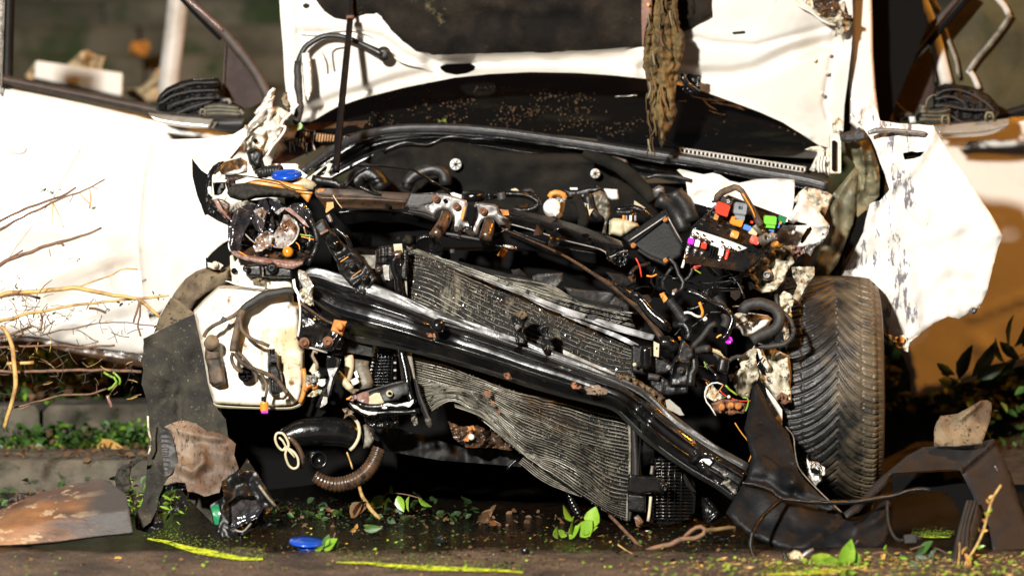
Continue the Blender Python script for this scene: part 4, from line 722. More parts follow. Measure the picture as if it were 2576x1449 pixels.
ruled('top_flange', [lerpg(BT, BB, .0), lerpg(BT, BB, .2)], [[y - .004 for y in YB], [y - .012 for y in YB]], 'beam_flange', BM, nu=80, nv=8, prof=lambda u, v: .004 * noise.noise((u * 14, v * 2, 3)))
ruled('bottom_flange', [lerpg(BT, BB, .90), lerpg(BT, BB, 1.03)], [[y - .030 for y in YB], [y - .012 for y in YB]], 'beam_flange', BM, nu=80, nv=6, prof=lambda u, v: .004 * noise.noise((u * 14, v * 2, 5)))
disc('domed_dent', P(1098, 820, -.10), [(.020, -.012), (.018, -.002), (.012, .005), (.006, .0085), (.002, .0095)], 'beam_paint', BM, rot=(90, 0, -20), seg=24)
sheet('rust_patch', 'N:60,1200 120,1185 175,1230 150,1255 90,1250', -.14, 'rust_flake', BM, cr=.006, rag=1); sheet('scraped_patch', 'N:200,1225 330,1215 430,1265 400,1310 300,1310 220,1300', -.145, 'tan_scrape', BM, cr=.006, rag=1); sheet('rust_patch', 'M:640,890 720,890 730,930 660,925', -.09, 'rust_flake', BM, cr=.004, rag=.6)
sheet('rust_patch', 'M:1370,1270 1420,1260 1450,1320 1380,1320', -.10, 'rust_flake', BM, cr=.004, rag=.6); sheet('rust_patch', 'T:1370,150 1400,160 1410,200 1380,190', -.19, 'rust_flake', BM, rag=.8)
EN = sheet('beam_end_plate', 'T:1330,370 1420,240 1500,270 1640,330 1790,390 1900,470 1870,560 1800,660 1740,720 1560,540 1420,460', -.155, 'beam_paint', BM, cr=.012, cs=22, rnd=(5, .008), folds=[('T:1400,250 1340,380 1480,500 1560,540', -.012, 4)], dents=[(1373.9 + 1430 * k1, 1062 + 400 * k1, 14, -.015)]); sheet('chipped_paint', 'T:1480,340 1540,345 1566,375 1540,405 1500,380', -.165, 'white_plastic', EN); sheet('bare_metal_scrape', 'T:1645,470 1690,455 1720,520 1790,600 1820,640 1780,680 1740,640 1660,570 1690,530', -.17, 'dull_alu', EN, cr=.012, cs=10, rag=1.2)
sheet('white_paint_scrape', 'N:965,1360 1000,1350 1100,1430 1140,1500 1100,1500 980,1440', -.11, 'silver_shell', BM, rag=.6)
# beam's left end: torn lip, gusset, rusty bolts
sheet('peeled_lip', 'L:1038,150 1050,128 1100,145 1165,230 1188,290 1175,360 1190,470 1150,420 1090,300 1045,210', -.05, 'silver_shell', BM, cr=.02, cs=12, rnd=(3, .008)); sheet('peeled_lip', 'L:985,225 1010,215 1020,290 1055,360 1100,420 1090,440 1045,390 995,300', -.03, 'white_paint', BM, cr=.01)
sheet('crushed_end', 'L:1050,330 1100,290 1150,330 1190,430 1160,470 1080,420', -.04, 'dirty_paint', BM, cr=.03, cs=9, rag=1)
GS = sheet('gusset_plate', 'L:1045,400 1060,420 1090,470 1330,600 1380,640 1470,700 1480,790 1440,880 1340,898 1180,890 1040,800 1020,770 1050,700 1062,560', .0, 'black_gloss', C, rnd=(5, .01), cr=.01, cs=40, folds=[('L:1100,480 1240,600 1360,640', .02, 8), ('L:1390,860 1450,760', .015, 5)], label='glossy black gusset with rusty bolts at the beam end')
ruled('gusset_lip', ['L:1062,420 1180,510 1300,590 1420,640', 'L:1065,455 1180,545 1290,620 1400,665'], [-.03, -.03], 'brown_metal', GS, nu=20, nv=5, prof=lambda u, v: .006 * math.sin(v * 3.1)); tube('light_bead', 'L:1040,380 1060,500 1055,650 1040,760', .0, .0028, 'white_paint', GS)
bolt('L:1100,815', -.012, 13, 'rust', GS); bolt('L:1322,808', -.012, 14, 'rust', GS)
RT = sheet('rusty_nut_plate', 'L:1380,600 1500,618 1460,750 1348,706', -.075, 'rust_orange', GS, rnd=(3, .008), th=.014); disc('rusty_nut', P(472.3 + 1432 * k1, 644 + 660 * k1, -.085), [(.0115, 0), (.0115, .008), (.008, .010), (.004, .010)], 'rust_orange', RT, hexa=True)
box('orange_dot', P(472.3 + 1195 * k1, 644 + 597 * k1, -.015), (.006, .005, .006), 'fuse_orange', GS)
# brackets clipped on the beam
for a in ('M:1440,745 1500,690 1590,680 1600,760 1570,790 1560,880 1575,990 1485,990 1475,860', 'M:1690,850 1750,800 1800,830 1790,900 1810,960 1800,1085 1755,1085 1720,1010 1740,920'): q = sheet('shutter_bracket', a, -.07, 'black_plastic', BM, cr=.014, cs=16, rnd=(4, .01), th=.02, rag=.6)
bolt('M:1500,832', -.085, 7, 'grey_metal', BM); sheet('caught_debris', 'M:1450,700 1560,670 1610,740 1540,760', -.085, 'mud_tan', BM, cr=.02, cs=7, rag=1)
# ---- upper condenser
g1 = ['F:1008,622 1100,655 1200,697 1320,750 1440,800 1560,850 1660,890', 'F:1012,672 1090,690 1180,735 1300,790 1430,850 1560,895 1610,905', 'F:1012,730 1070,745 1150,790 1260,850 1400,900 1520,950 1598,955', 'F:1010,765 1060,790 1150,830 1260,880 1400,930 1500,980 1592,995']
CO = ruled('condenser', g1, [[.13, .12, .10, .12], [.12, .09, .07, .10], [.12, .07, .05, .09], [.12, .06, .04, .08]], 'fins', C, nu=110, nv=50, prof=lambda u, v: .005 * noise.noise((u * 40, v * 20, 0)) + .0035 * math.sin(u * 700) , label='crushed upper condenser with fine ribs')
def guide_at(gs, v, n=50):
    A = [catmull(pts(g), n) for g in gs]; s = v * (len(gs) - 1); a = min(len(gs) - 2, int(s)); t = s - a
    return [(p[0] * (1 - t) + q[0] * t, p[1] * (1 - t) + q[1] * t) for p, q in zip(A[a], A[a + 1])]
for k in range(15):
    v = (k + .3) / 15.2; p = guide_at(g1, v, 46); p = [(x, y + 2.2 * noise.noise((x * .02, k * .7, 1)) + 1.2 * noise.noise((x * .07, k * .7, 5))) for x, y in p]
    y_ = float(np.interp(v, [0, .33, .66, 1], [.115, .082, .06, .05])); tube('tube', p, [.118, y_ - .006, y_ - .012, .085], .0008, 'tube_alu_shaded', CO, seg=5, n=46)
# header and bracket at the condenser's left
HD = sheet('condenser_header', 'M:160,110 200,80 260,62 330,65 340,180 240,240 165,235', .06, 'black_plastic', C, th=.03, rnd=(5, .01), folds=[('M:200,90 200,230', .008, 2.5), ('M:260,70 262,235', .008, 2.5), ('M:170,160 335,150', .008, 2.5)])
tube('header_pipe', 'M:410,150 350,170 330,220 340,300 370,380 380,470 400,520', .04, .0105, 'black_gloss', C, seg=14, wob=.002); tube('header_pipe', 'M:345,165 365,150 400,150', .035, .0125, 'brown_metal', C)
sheet('side_rail', 'M:330,50 410,45 420,140 400,100 380,150 345,160', .07, 'cream_plastic', C); sheet('side_rail', 'M:405,330 460,100 465,200 455,380 462,550 430,550 410,500', .07, 'dull_alu', C, th=.02); sheet('rail_guard', 'M:415,100 470,95 465,230 455,385 400,380 395,290 420,230', .05, 'black_plastic', C, th=.02, rnd=(3, .006))
sheet('header_side', 'M:165,240 330,245 335,330 325,400 240,408 200,330', .07, 'grey_plastic', C, rnd=(5, .01)); sheet('foil_patch', 'M:228,248 290,250 288,330 292,390 250,385 235,310', .06, 'silver_shell', C, rag=1, cr=.008); bolt('M:195,285', .06, 10, 'brown_metal', C); sheet('grey_panel', 'M:20,150 165,155 155,280 60,275 30,220', .12, 'dull_alu', C)
# folded sheets of fins behind the condenser
for i, (a, b, mm, yy) in enumerate((('M:430,60 600,110 900,235 1300,340 1800,430 2100,590 2576,690', 'M:480,110 700,190 1000,300 1400,470 1800,560 2150,640 2576,740', 'dull_alu', .19), ('M:900,270 1100,340 1300,410 1600,520 1900,630 2150,715', 'M:910,280 1110,360 1320,450 1600,560 1900,680 2130,760', 'bare_alu', .075),
                                    ('M:1450,490 1800,650 2150,750 2400,830 2700,920', 'M:1500,510 1800,668 2150,775 2400,860 2700,945', 'bare_alu', .07), ('M:1900,700 2200,810 2450,900 2650,1000', 'M:1930,725 2200,840 2420,930 2600,1015', 'bare_alu', .06), ('M:900,200 1300,300 1700,400 2000,530 2500,640', 'M:1000,260 1300,350 1700,460 2000,580 2500,690', 'fins', .20))):
    ruled('folded_fin_pack', [a, b], [yy, yy - .02], mm, C, nu=80, nv=14, prof=lambda u, v, i=i: .006 * math.sin(v * 22 + i) + .003 * math.sin(u * 30), th=.002)
for k in range(13):
    a = 'M:%d,%d %d,%d %d,%d %d,%d %d,%d' % (640 + k * 30, 120 + k * 20, 1100 + k * 30, 290 + k * 17, 1500 + k * 22, 430 + k * 15, 1950 + k * 16, 560 + k * 18, 2560 + k * 6, 700 + k * 16)
    tube('bent_fin_line', a, [.17, .13], .0010, 'tube_alu_shaded' if k % 3 else 'black_gloss', C, seg=5, wob=.002)
ruled('alu_tank_edge', ['N:330,590 500,640 700,700 865,745', 'N:290,605 480,680 680,760 845,795'], [.055, .055], 'bare_alu', C, nu=30, nv=12, prof=lambda u, v: .004 * math.sin(v * 19), th=.01, label='bright bare aluminium edge of the crushed cooler'); sheet('black_clip', 'M:2130,720 2250,715 2265,750 2220,775 2150,765', .09, 'black_plastic', C, th=.02)
for a, mm in (('M:1640,350 1700,330 1930,320 1930,400 1870,470 1640,410', 'grey_plastic'), ('M:1940,450 2110,480 2400,500 2430,520 2380,600 2300,650 2130,590 2000,560', 'grey_plastic'), ('M:2420,540 2550,620 2560,690 2440,680 2330,640', 'grey_plastic'), ('M:1440,290 1520,280 1580,340 1600,380 1450,350', 'matt_black'), ('N:400,150 560,170 700,250 600,300 480,260', 'matt_black')): sheet('fan_shroud_fragment', a, .26, mm, C, cr=.01, rnd=(4, .01), gx=.02)
# ---- lower radiator
g2 = ['F:1040,898 1120,918 1200,950 1300,985 1400,1008 1500,1035 1560,1048 1590,1062', 'F:1045,945 1120,965 1200,985 1300,1020 1380,1060 1450,1088 1520,1110 1590,1122', 'F:1052,985 1110,982 1170,990 1250,1032 1310,1075 1370,1100 1450,1132 1520,1168 1588,1190', 'F:1062,1020 1100,1000 1150,1000 1225,1045 1285,1098 1340,1140 1420,1165 1480,1205 1530,1250 1586,1260', 'F:1075,1048 1110,1020 1150,1012 1215,1060 1275,1112 1330,1155 1400,1205 1460,1245 1530,1290 1583,1312']
def RW(u, v): return .022 * math.sin(math.pi * u) * math.sin(5.5 * v * 2 + 3 * noise.noise((u * 3, v * 2, 0)) + u * 5) * .7 + .010 * noise.noise((u * 7, v * 5, 0))
RA = ruled('radiator', g2, [[.10, .06, .02, .06, .05], [.09, .02, -.01, .02, .04], [.09, .0, -.02, -.03, .03], [.09, .02, -.04, -.06, .02], [.10, .05, .0, -.02, .02]], 'fins_dirty_shaded', C, nu=130, nv=90, prof=lambda u, v: RW(u, v) + .004 * noise.noise((u * 60, v * 40, 3)), label='buckled lower radiator with rippled tubes')
for k in range(29):
    v = (k + .5) / 29.5; p = guide_at(g2, v, 56)
    p = [(x, y + (6.5 * noise.noise((x * .012, k * .22, 1)) + 3 * noise.noise((x * .045, k * .33, 5))) * math.sin(math.pi * i / 55)) for i, (x, y) in enumerate(p)]
    yr = [float(np.interp(v, [0, .25, .5, .75, 1], c)) - .016 for c in ([.10, .09, .09, .09, .10], [.06, .02, .0, .02, .05], [.02, -.01, -.02, -.04, .0], [.06, .02, -.03, -.06, -.02], [.05, .04, .03, .02, .02])]
    yr = [float(np.interp(i / 55, [0, .25, .5, .75, 1], yr)) - RW(i / 55, v) for i in range(56)]
    tube('tube', p, yr, .0012, 'tube_alu_shaded' if k % 3 else 'dull_alu', RA, seg=5, n=56)
def grit(gs, dep, n, seed, parent, RWf=None, mm='grit'):
    rg = random.Random(seed); V = []; Fc = []; rows = [guide_at(gs, (k + .5) / 40, 60) for k in range(40)]
    for i in range(n):
        k = rg.randrange(40); j = rg.randrange(59); v = (k + .5) / 40; u = j / 59
        if noise.noise((u * 6 + seed, v * 4, 1)) + .12 < rg.uniform(-.25, .4): continue
        x, y = rows[k][j]; x += rg.uniform(-5, 5); y += rg.uniform(-3, 3); z = dep(u, v) - (RWf(u, v) if RWf else 0) - rg.uniform(.001, .007); c = P(x, y, z); s = rg.uniform(.0008, .0036); a = rg.uniform(-.5, .5) + 1.57; b = len(V)
        q_ = Vector((math.cos(a), rg.uniform(-.5, .5), math.sin(a))) * s; r_ = Vector((-math.sin(a), rg.uniform(-.4, .4), math.cos(a))) * s * rg.uniform(.2, .6); V += [c - q_, c - r_, c + q_, c + r_]; Fc.append([b, b + 1, b + 2, b + 3])
    link('bent_fins', V, Fc, mm, parent, smooth=False, kind='stuff')
def depf(tab):
    vs_ = np.linspace(0, 1, len(tab)); us_ = [np.linspace(0, 1, len(t)) for t in tab]
    return lambda u, v: float(np.interp(v, vs_, [np.interp(u, a, t) for a, t in zip(us_, tab)]))
grit(g2, depf([[.10, .06, .02, .06, .05], [.09, .02, -.01, .02, .04], [.09, .0, -.02, -.03, .03], [.09, .02, -.04, -.06, .02], [.10, .05, .0, -.02, .02]]), 5200, 3, RA, RW)
grit(g1, depf([[.13, .12, .10, .12], [.12, .09, .07, .10], [.12, .07, .05, .09], [.12, .06, .04, .08]]), 4200, 5, CO); grit(g1, depf([[.13, .12, .10, .12], [.12, .09, .07, .10], [.12, .07, .05, .09], [.12, .06, .04, .08]]), 1200, 8, CO, None, 'chrome')
ruled('torn_lower_rail', ['S:420,270 500,290 650,340 800,430 950,560 1080,680 1200,790', 'S:430,300 520,330 650,380 780,470 930,600 1060,720 1190,800'], [.02, .0], 'dull_alu', RA, nu=40, nv=6, th=.006, prof=lambda u, v: .006 * math.sin(3.1 * v)); ruled('lower_channel', ['S:880,480 1100,620 1300,790 1450,900 1560,960', 'S:1150,740 1300,860 1430,960 1560,1070 1650,1130'], [-.02, -.02], 'grey_plastic', RA, nu=40, nv=10, prof=lambda u, v: -.015 * math.sin(3.1 * v))
for k in range(5): tube('bottom_fold', 'S:%d,%d %d,%d %d,%d %d,%d' % (1080 - k * 12, 760 + k * 14, 1250 - k * 10, 900 + k * 15, 1420, 1000 + k * 17, 1620, 1110 + k * 8), [.03, .0], .0016, 'dull_alu', RA, seg=5, wob=.002)
for a in ('S:690,150 760,140 770,180 720,195 700,180', 'S:760,220 790,250 830,270 820,290 770,270', 'S:815,330 860,335 850,370 825,370', 'S:980,255 1000,260 990,275', 'S:1570,740 1600,745 1590,770'): sheet('rust_flake', a, -.045, 'rust_flake', RA, cr=.006, rag=1, sp=3)
# left side of radiator: grid grille, pipes, frame
GR = sheet('side_grille', 'V:1260,0 1440,60 1590,110 1610,600 1480,640 1330,690 1170,735 1150,690 1210,440 1250,260', .12, 'void_black', C, label='black plastic side grille on the radiator')
for k in range(15):
    y = 60 + k * 46; xl = 1320 - 130 * min(1, k / 11); tube('grille_bar', 'V:%d,%d %d,%d' % (xl, y, 1600, y - 4), .105, .0016, 'black_gloss', GR, seg=5, n=4)
for k in range(6): tube('grille_bar', 'V:%d,%d %d,%d' % (1350 + k * 50, 60 + k * 10, 1250 + k * 68, 700 - k * 10), .105, .0015, 'black_gloss', GR, seg=5, n=4)
for k in range(26): tube('grille_tooth', 'V:%d,%d %d,%d' % (1290 - k * 5.6, 20 + k * 27, 1330 - k * 5.6, 22 + k * 27), .10, .0023, 'silver_shell' if k % 2 else 'black_gloss', GR, seg=5, n=3)
ruled('lilac_edge', ['V:1250,10 1240,130 1235,220', 'V:1300,15 1280,130 1245,240'], [.09, .09], 'silver_shell', GR, nu=10, nv=4)
for k in range(4): box('bright_clip', P(729.9 + 1583 * k2, 858.7 + (205 + k * 115) * k2, .09), (.007, .006, .006), 'chrome', GR)
tube('receiver_pipe', 'V:1670,120 1700,260 1740,420 1770,600 1800,780 1860,950', [.03, .0], [.0085, .0095, .0095, .0095], 'black_gloss', C, seg=16, label='upright black receiver pipe'); ruled('pipe_backing', ['V:1740,130 1780,300 1830,560 1870,600', 'V:1830,170 1860,350 1890,560 1900,600'], [.05, .05], 'dull_alu', C, nu=20, nv=5, th=.01); ruled('pipe_backing', ['V:1600,140 1640,300 1680,600', 'V:1660,150 1690,300 1720,600'], [.06, .06], 'black_gloss', C, nu=20, nv=5)
ruled('frame_upright', ['V:1860,570 1900,780 1960,1000 2040,1200', 'V:1910,570 1960,780 2050,1000 2130,1190'], [.02, .0], 'grey_plastic', C, nu=24, nv=8, prof=lambda u, v: .01 * math.sin(3.1 * v), th=.02); disc('upright_foot', P(729.9 + 2085 * k2, 858.7 + 1195 * k2, .0), [(.0085, -.02), (.009, 0), (.008, .006)], 'dull_alu', C, rot=(20, -18, 0))
LB = sheet('lower_bracket', 'V:1020,800 1120,755 1240,715 1400,660 1560,620 1700,590 1780,620 1800,800 1700,815 1640,880 1500,905 1390,940 1180,960 1020,920 980,870', -.01, 'grey_plastic', C, cr=.008, rnd=(4, .008), folds=[('V:1190,740 1500,650 1700,600', .01, 4)], label='scraped lower radiator bracket with flaking paint')
sheet('flaked_paint', 'V:1190,830 1270,780 1350,775 1390,860 1415,915 1300,945 1190,955 1195,880', -.025, 'cream_plastic', LB, rag=1.2, cr=.006); sheet('plum_paint', 'V:1015,800 1100,762 1180,750 1200,830 1185,950 1060,920 1010,880', -.022, 'pink_lens', LB, cr=.008); disc('bracket_bolt_hole', P(729.9 + 1500 * k2, 858.7 + 785 * k2, -.025), [(.0085, 0), (.0095, .003), (.005, .004), (.004, .0)], 'cream_plastic', LB); disc('bracket_bore', P(729.9 + 1510 * k2, 858.7 + 785 * k2, -.031), [(.004, 0), (.004, .001)], 'void_black', LB)
sheet('broken_tip', 'V:850,870 920,820 1000,800 1010,860 940,900 860,880', -.015, 'pink_lens', LB, cr=.02, cs=8); tube('orange_tip', 'V:850,875 900,850 925,825', -.02, .0025, 'fuse_orange', LB)
tube('frame_tube', 'V:1000,930 1160,985 1330,985 1500,970 1700,975 1800,965 1850,900 1862,870', -.03, [.009, .0085], 'black_gloss', C, seg=14, wob=.003, label='black lower frame tube with torn white paint'); tube('frame_tube', 'V:900,930 980,1000 1100,1070 1250,1085 1500,1070 1750,1060 1950,1040', -.02, .0075, 'black_gloss', C, seg=12, wob=.003)
for a in ('V:1370,960 1470,930 1600,960 1700,930 1800,915 1862,870 1860,930 1800,990 1700,965 1600,985 1460,965', 'V:890,925 1000,975 1100,1040 1220,1060 1320,1065 1300,1100 1180,1110 1060,1050 960,990', 'V:1370,950 1450,945 1460,1010 1400,1010 1370,985'): sheet('torn_white_paint', a, -.042, 'white_paint', C, cr=.01, cs=9, rag=1.2, sp=4)
sheet('torn_lug', 'V:785,1020 860,1000 900,1030 970,1070 900,1100 810,1165 830,1090', -.02, 'torn_plastic', C, cr=.02, cs=10); sheet('lower_fan_motor', 'V:1100,1100 1300,1110 1500,1110 1650,1100 1650,1300 1450,1320 1200,1310 1130,1230', .03, 'black_gloss', C, cr=.012, cs=16, rnd=(6, .02), folds=[('V:1460,1110 1470,1300', .01, 3)]); sheet('hanging_tab', 'V:1820,1100 1900,1090 1935,1250 1870,1275 1830,1200', .0, 'dull_alu', C, cr=.02, cs=9, rag=1)
# clutter between tank and radiator
SP = ruled('fork_strut', ['V:550,200 540,400 580,520 530,640 440,840 380,990', 'V:780,260 720,440 680,560 620,760 560,880 440,1000'], [.02, -.01], 'black_gloss', C, nu=30, nv=8, prof=lambda u, v: -.012 * math.sin(3.1 * v), label='glossy forked strut between tank and radiator')
sheet('bright_face', 'V:560,410 720,390 640,560 600,740 570,820 560,700 600,560', -.01, 'grey_metal', SP, cr=.006); sheet('bright_face', 'V:500,830 560,840 560,920 530,960 450,998', -.02, 'silver_shell', SP); sheet('strut_hollow', 'V:560,280 640,200 700,280 700,380 580,400', -.005, 'void_black', SP)
tube('copper_bracket', 'V:420,170 360,140 330,200 350,260 400,350 410,420', .0, [.004, .005], 'torn_plastic', C, wob=.003); tube('cream_pipe', 'V:880,210 900,320 890,420 870,600', .08, [.013, .013, .010], 'cream_plastic', C); tube('cream_pipe', 'V:700,480 780,560 850,650 930,720', .06, [.012, .011, .010], 'cream_plastic', C)
tube('cream_pipe', 'V:330,470 370,400 400,350', .05, .010, 'cream_plastic', C); tube('dull_duct', 'V:1080,280 1070,400 1120,560 1150,700', .1, .022, 'dull_alu', C, seg=14); tube('mint_plug', 'V:960,560 1000,640', .06, .011, 'white_plastic', C); sheet('white_shard', 'V:960,470 1000,440 1040,540 1000,560', .06, 'white_plastic', C)
for a, mm in (('V:200,580 260,500 340,520 400,600 380,680 260,690', 'dirty_paint'), ('V:350,600 450,560 540,570 540,650 480,690 400,660', 'inner_paint'), ('V:170,700 280,640 400,650 460,700 400,720 300,720 250,770 180,740', 'rust_orange'), ('V:250,830 360,720 480,730 460,800 330,840', 'cream_plastic'), ('V:320,480 420,440 470,500 440,560 350,540', 'inner_paint'), ('V:880,740 940,710 1060,720 1000,790 920,790', 'mud_tan')): sheet('torn_metal', a, .03, mm, C, cr=.03, cs=10, rag=1.2, rnd=(3, .01))
disc('socket_ring', P(729.9 + 480 * k2, 858.7 + 622 * k2, .01), [(.009, -.004), (.01, .003), (.007, .004), (.006, -.002)], 'white_plastic', C); disc('socket_ring', P(729.9 + 345 * k2, 858.7 + 570 * k2, .01), [(.009, -.004), (.01, .003), (.007, .004), (.006, -.002)], 'grey_metal', C)
sheet('thin_black_panel', 'V:150,0 420,0 800,0 1240,20 1230,230 900,170 560,190 440,130 230,90', .05, 'matt_black', C, cr=.01); tube('rail_under_beam', 'V:230,88 320,100 460,140 560,170', -.0, .003, 'silver_shell', C)
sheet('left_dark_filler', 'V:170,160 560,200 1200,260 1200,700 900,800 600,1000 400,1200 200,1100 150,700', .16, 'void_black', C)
sheet('under_tank_dark_sheet', 'F:556,1028 720,1030 1000,1090 1000,1185 760,1222 665,1232 600,1190', .48, 'void_black', C)  # black sheet added to keep the space under the tank dark
# intake pipe with spring clamp
IP = tube('intercooler_pipe', 'R:740,150 900,95 1100,80 1300,95 1420,130', [.05, .09], [.024, .036, .040, .040, .038], 'black_gloss', C, seg=24, n=24, sq=1, label='fat black intercooler pipe with a pale spring clamp')
tube('pipe_collar', 'R:1370,262 1420,210 1458,120 1450,20 1400,-50 1340,-90', .03, .005, 'cream_plastic', IP); tube('pipe_mouth', 'R:760,130 830,170 890,250 925,340 905,430', .03, .0075, 'brown_metal', IP)
tube('spring_clamp', 'R:765,225 735,262 690,225 665,160 680,105 735,105 775,160 790,220 760,300 790,400 840,435 880,410 878,340 840,280 780,245 745,265', .0, .0036, 'cream_plastic', IP, n=60, ); tube('spring_clamp', 'R:700,140 740,180 770,240 800,270 850,330', -.008, .003, 'cream_plastic', IP)
disc('open_hose_end', P(515.2 + 1075 * k1, 1062.2 + 352 * k1, .04), [(.023, -.05), (.0245, -.01), (.0245, 0), (.020, .004), (.019, -.01), (.004, -.02)], 'black_gloss', C, rot=(90, 0, 15), seg=28)
tube('flex_hose', 'R:1035,505 1130,560 1250,585 1400,550 1520,470 1600,360 1645,240', [.04, .07], [.016, .021, .021, .019], 'brown_metal', C, corr=(.010, .05), seg=16, label='muddy flexible hose hanging under the intake'); sheet('dull_cone', 'R:1485,30 1530,10 1600,170 1560,240 1490,250', .06, 'dull_alu', C, rnd=(6, .02))
sheet('subframe_debris', 'S:360,430 480,480 640,470 840,560 880,620 1000,660 980,710 760,680 540,680 420,600', .12, 'brown_metal', C, cr=.05, cs=30, rag=1.5); sheet('front_subframe', 'S:-400,440 -100,500 300,620 540,690 900,700 1100,760 1050,860 700,830 300,800 -300,700', .22, 'matt_black', C, cr=.03, cs=60); sheet('rust_stain_plate', 'S:540,480 600,470 620,510 570,560 560,620 500,610 560,540', .10, 'rust_orange', C, cr=.02, cs=10, rag=1); disc('white_stone', P(1186, 1099, .09), [(.004, -.006), (.009, -.003), (.008, .005), (.003, .008)], 'white_plastic', C)
tube('drain_nozzle', 'T:205,620 230,720 270,800 310,870', .05, [.006, .008, .011, .0115], 'black_gloss', C, corr=(.01, .12), seg=14, label='dripping ribbed drain nozzle under the radiator'); tube('small_nozzle', 'S:1020,790 970,830 920,885', .1, .0045, 'black_gloss', C)
# right end tank of radiator
ET = ruled('radiator_end_tank', ['S:2075,400 2080,600 2078,860 2065,1100 2045,1290 2050,1370', 'S:2150,430 2160,600 2190,860 2180,1100 2120,1290 2100,1370'], [.0, .0], 'grey_plastic', C, nu=40, nv=14, prof=lambda u, v: .02 * math.sin(3.14 * v), th=.05)
ruled('tank_highlight_rib', ['S:2140,450 2165,560 2165,700 2155,860 2150,1000', 'S:2160,450 2185,560 2185,700 2175,860 2170,1000'], [-.03, -.03], 'black_gloss', ET, nu=30, nv=6, prof=lambda u, v: .01 * math.sin(3.14 * v)); ruled('header_strip', ['S:2062,460 2068,700 2064,900 2048,1150 2038,1370', 'S:2085,460 2090,700 2086,900 2068,1150 2058,1370'], [-.02, -.02], 'dull_alu', ET, nu=40, nv=4, th=.004)
sheet('end_bracket', 'S:2065,930 2180,940 2320,955 2400,990 2440,1040 2440,1090 2370,1115 2300,1105 2160,1130 2050,1105', -.05, 'black_gloss', ET, rnd=(5, .01), th=.012, label='rounded black bracket with one bolt'); bolt('S:2400,1050', -.062, 13, 'black_gloss', ET); sheet('lower_block', 'S:2055,1110 2230,1130 2230,1290 2180,1290 2060,1270', -.04, 'black_plastic', ET, rnd=(4, .01), th=.03)
ruled('black_duct', ['S:2170,450 2240,560 2300,640 2330,680', 'S:2185,870 2240,850 2290,820 2330,700'], [.0, .0], 'black_gloss', C, nu=20, nv=10, prof=lambda u, v: .02 * math.sin(3.1 * v)); tube('rusty_rod', 'S:2290,850 2280,930', -.03, .0045, 'dull_alu', C); tube('rusty_rod', 'S:2275,1140 2265,1260 2250,1370', -.03, .0042, 'cream_plastic', C); sheet('square_outlet', 'S:2120,1340 2160,1320 2205,1370 2170,1430 2140,1420', -.05, 'chrome', C, th=.02)
G2 = sheet('side_grille', 'T:1010,320 1180,340 1290,470 1400,560 1410,700 1400,850 1300,930 1150,965 1000,950 940,930 960,700 1010,450', .02, 'void_black', C, th=.02, label='black slotted side grille right of the end tank')
for k in range(19): tube('grille_bar', 'T:%d,%d %d,%d' % (1005, 350 + k * 31, 1240 + min(130, k * 12), 352 + k * 31), .005, .0016, 'black_gloss', G2, seg=5, n=4)
for k in range(5): tube('grille_bar', 'T:%d,%d %d,%d' % (1030 + k * 62, 330 + k * 20, 1020 + k * 62, 930), .004, .0014, 'black_gloss', G2, seg=5, n=4)
for i in range(17):
    for j in range(3): box('water_bead', P(1373.9 + (1045 + j * 58) * k1, 1062.2 + (385 + i * 31) * k1, -.002), (.0032, .003, .0026), 'chrome', G2)
sheet('brake_duct_lip', 'T:1300,470 1340,540 1420,660 1380,650 1320,590 1295,520', -.02, 'black_gloss', C); BD = sheet('glossy_scoop', 'T:1465,700 1520,700 1640,850 1600,930 1530,985 1500,960 1470,860', -.06, 'black_gloss', C, rnd=(8, .03), cr=.01, folds=[('T:1500,710 1600,830', .012, 4), ('T:1510,960 1620,860', .015, 4)])
# shroud blocks right of condenser
SB = sheet('cooler_end_block', 'W:0,830 60,820 110,850 130,850 330,870 340,1000 450,1010 600,1110 590,1200 540,1260 330,1290 180,1280 0,1240', .03, 'black_plastic', C, th=.04, rnd=(5, .01), label='black end block of the cooler')
tube('motor_can', 'W:215,850 215,1000 215,1180', [.0, .0], [.015, .0165, .017], 'black_gloss', SB, seg=20); sheet('cream_clip', 'W:335,770 420,810 410,1010 370,1000 335,990', .0, 'cream_plastic', SB, holes=['W:375,860 395,860 390,900 375,900']); tube('round_duct', 'W:430,800 540,790 620,850 660,920', .02, [.018, .02, .016], 'black_gloss', SB, seg=14)
bolt('W:48,1122', -.0, 5, 'cream_plastic', SB); bolt('W:560,1170', -.0, 7, 'grey_metal', SB)
PN = sheet('sensor_bracket', 'W:760,735 850,810 930,900 950,1000 890,1060 880,1200 850,1449 580,1449 600,1300 580,1260 600,1150 640,1040 700,980 720,880', -.02, 'black_plastic', C, rnd=(5, .01), th=.02, cr=.006, folds=[('W:700,1060 640,1100 600,1300', .012, 4), ('W:640,1060 900,1100', .008, 3)], dents=[(1588 + 720 * k2, 730 + 1210 * k2, 14, -.01)], label='black plate with a round boss'); bolt('W:745,1215', -.025, 10, 'grey_plastic', PN)
sheet('lower_brace', 'W:250,1300 430,1280 560,1360 600,1449 860,1449 850,1560 560,1600 420,1560 300,1449', -.01, 'black_plastic', C, cr=.01, rnd=(4, .01)); tube('brace_tube', 'W:250,1300 340,1310 420,1330', -.02, .009, 'grey_plastic', C)
sheet('mud_lumps', 'N:480,1110 540,1105 700,1160 820,1240 900,1280 960,1330 965,1400 900,1410 820,1330 700,1270 600,1240 500,1180', -.05, 'mud_tan', C, cr=.05, cs=9, rag=1.5, sp=4, rnd=(5, .02), label='cracked dry mud caked behind the beam'); sheet('mud_lumps', 'N:0,880 100,930 250,1000 400,1060 500,1110 480,1160 350,1100 200,1030 0,960', -.035, 'silver_shell', C, cr=.01)
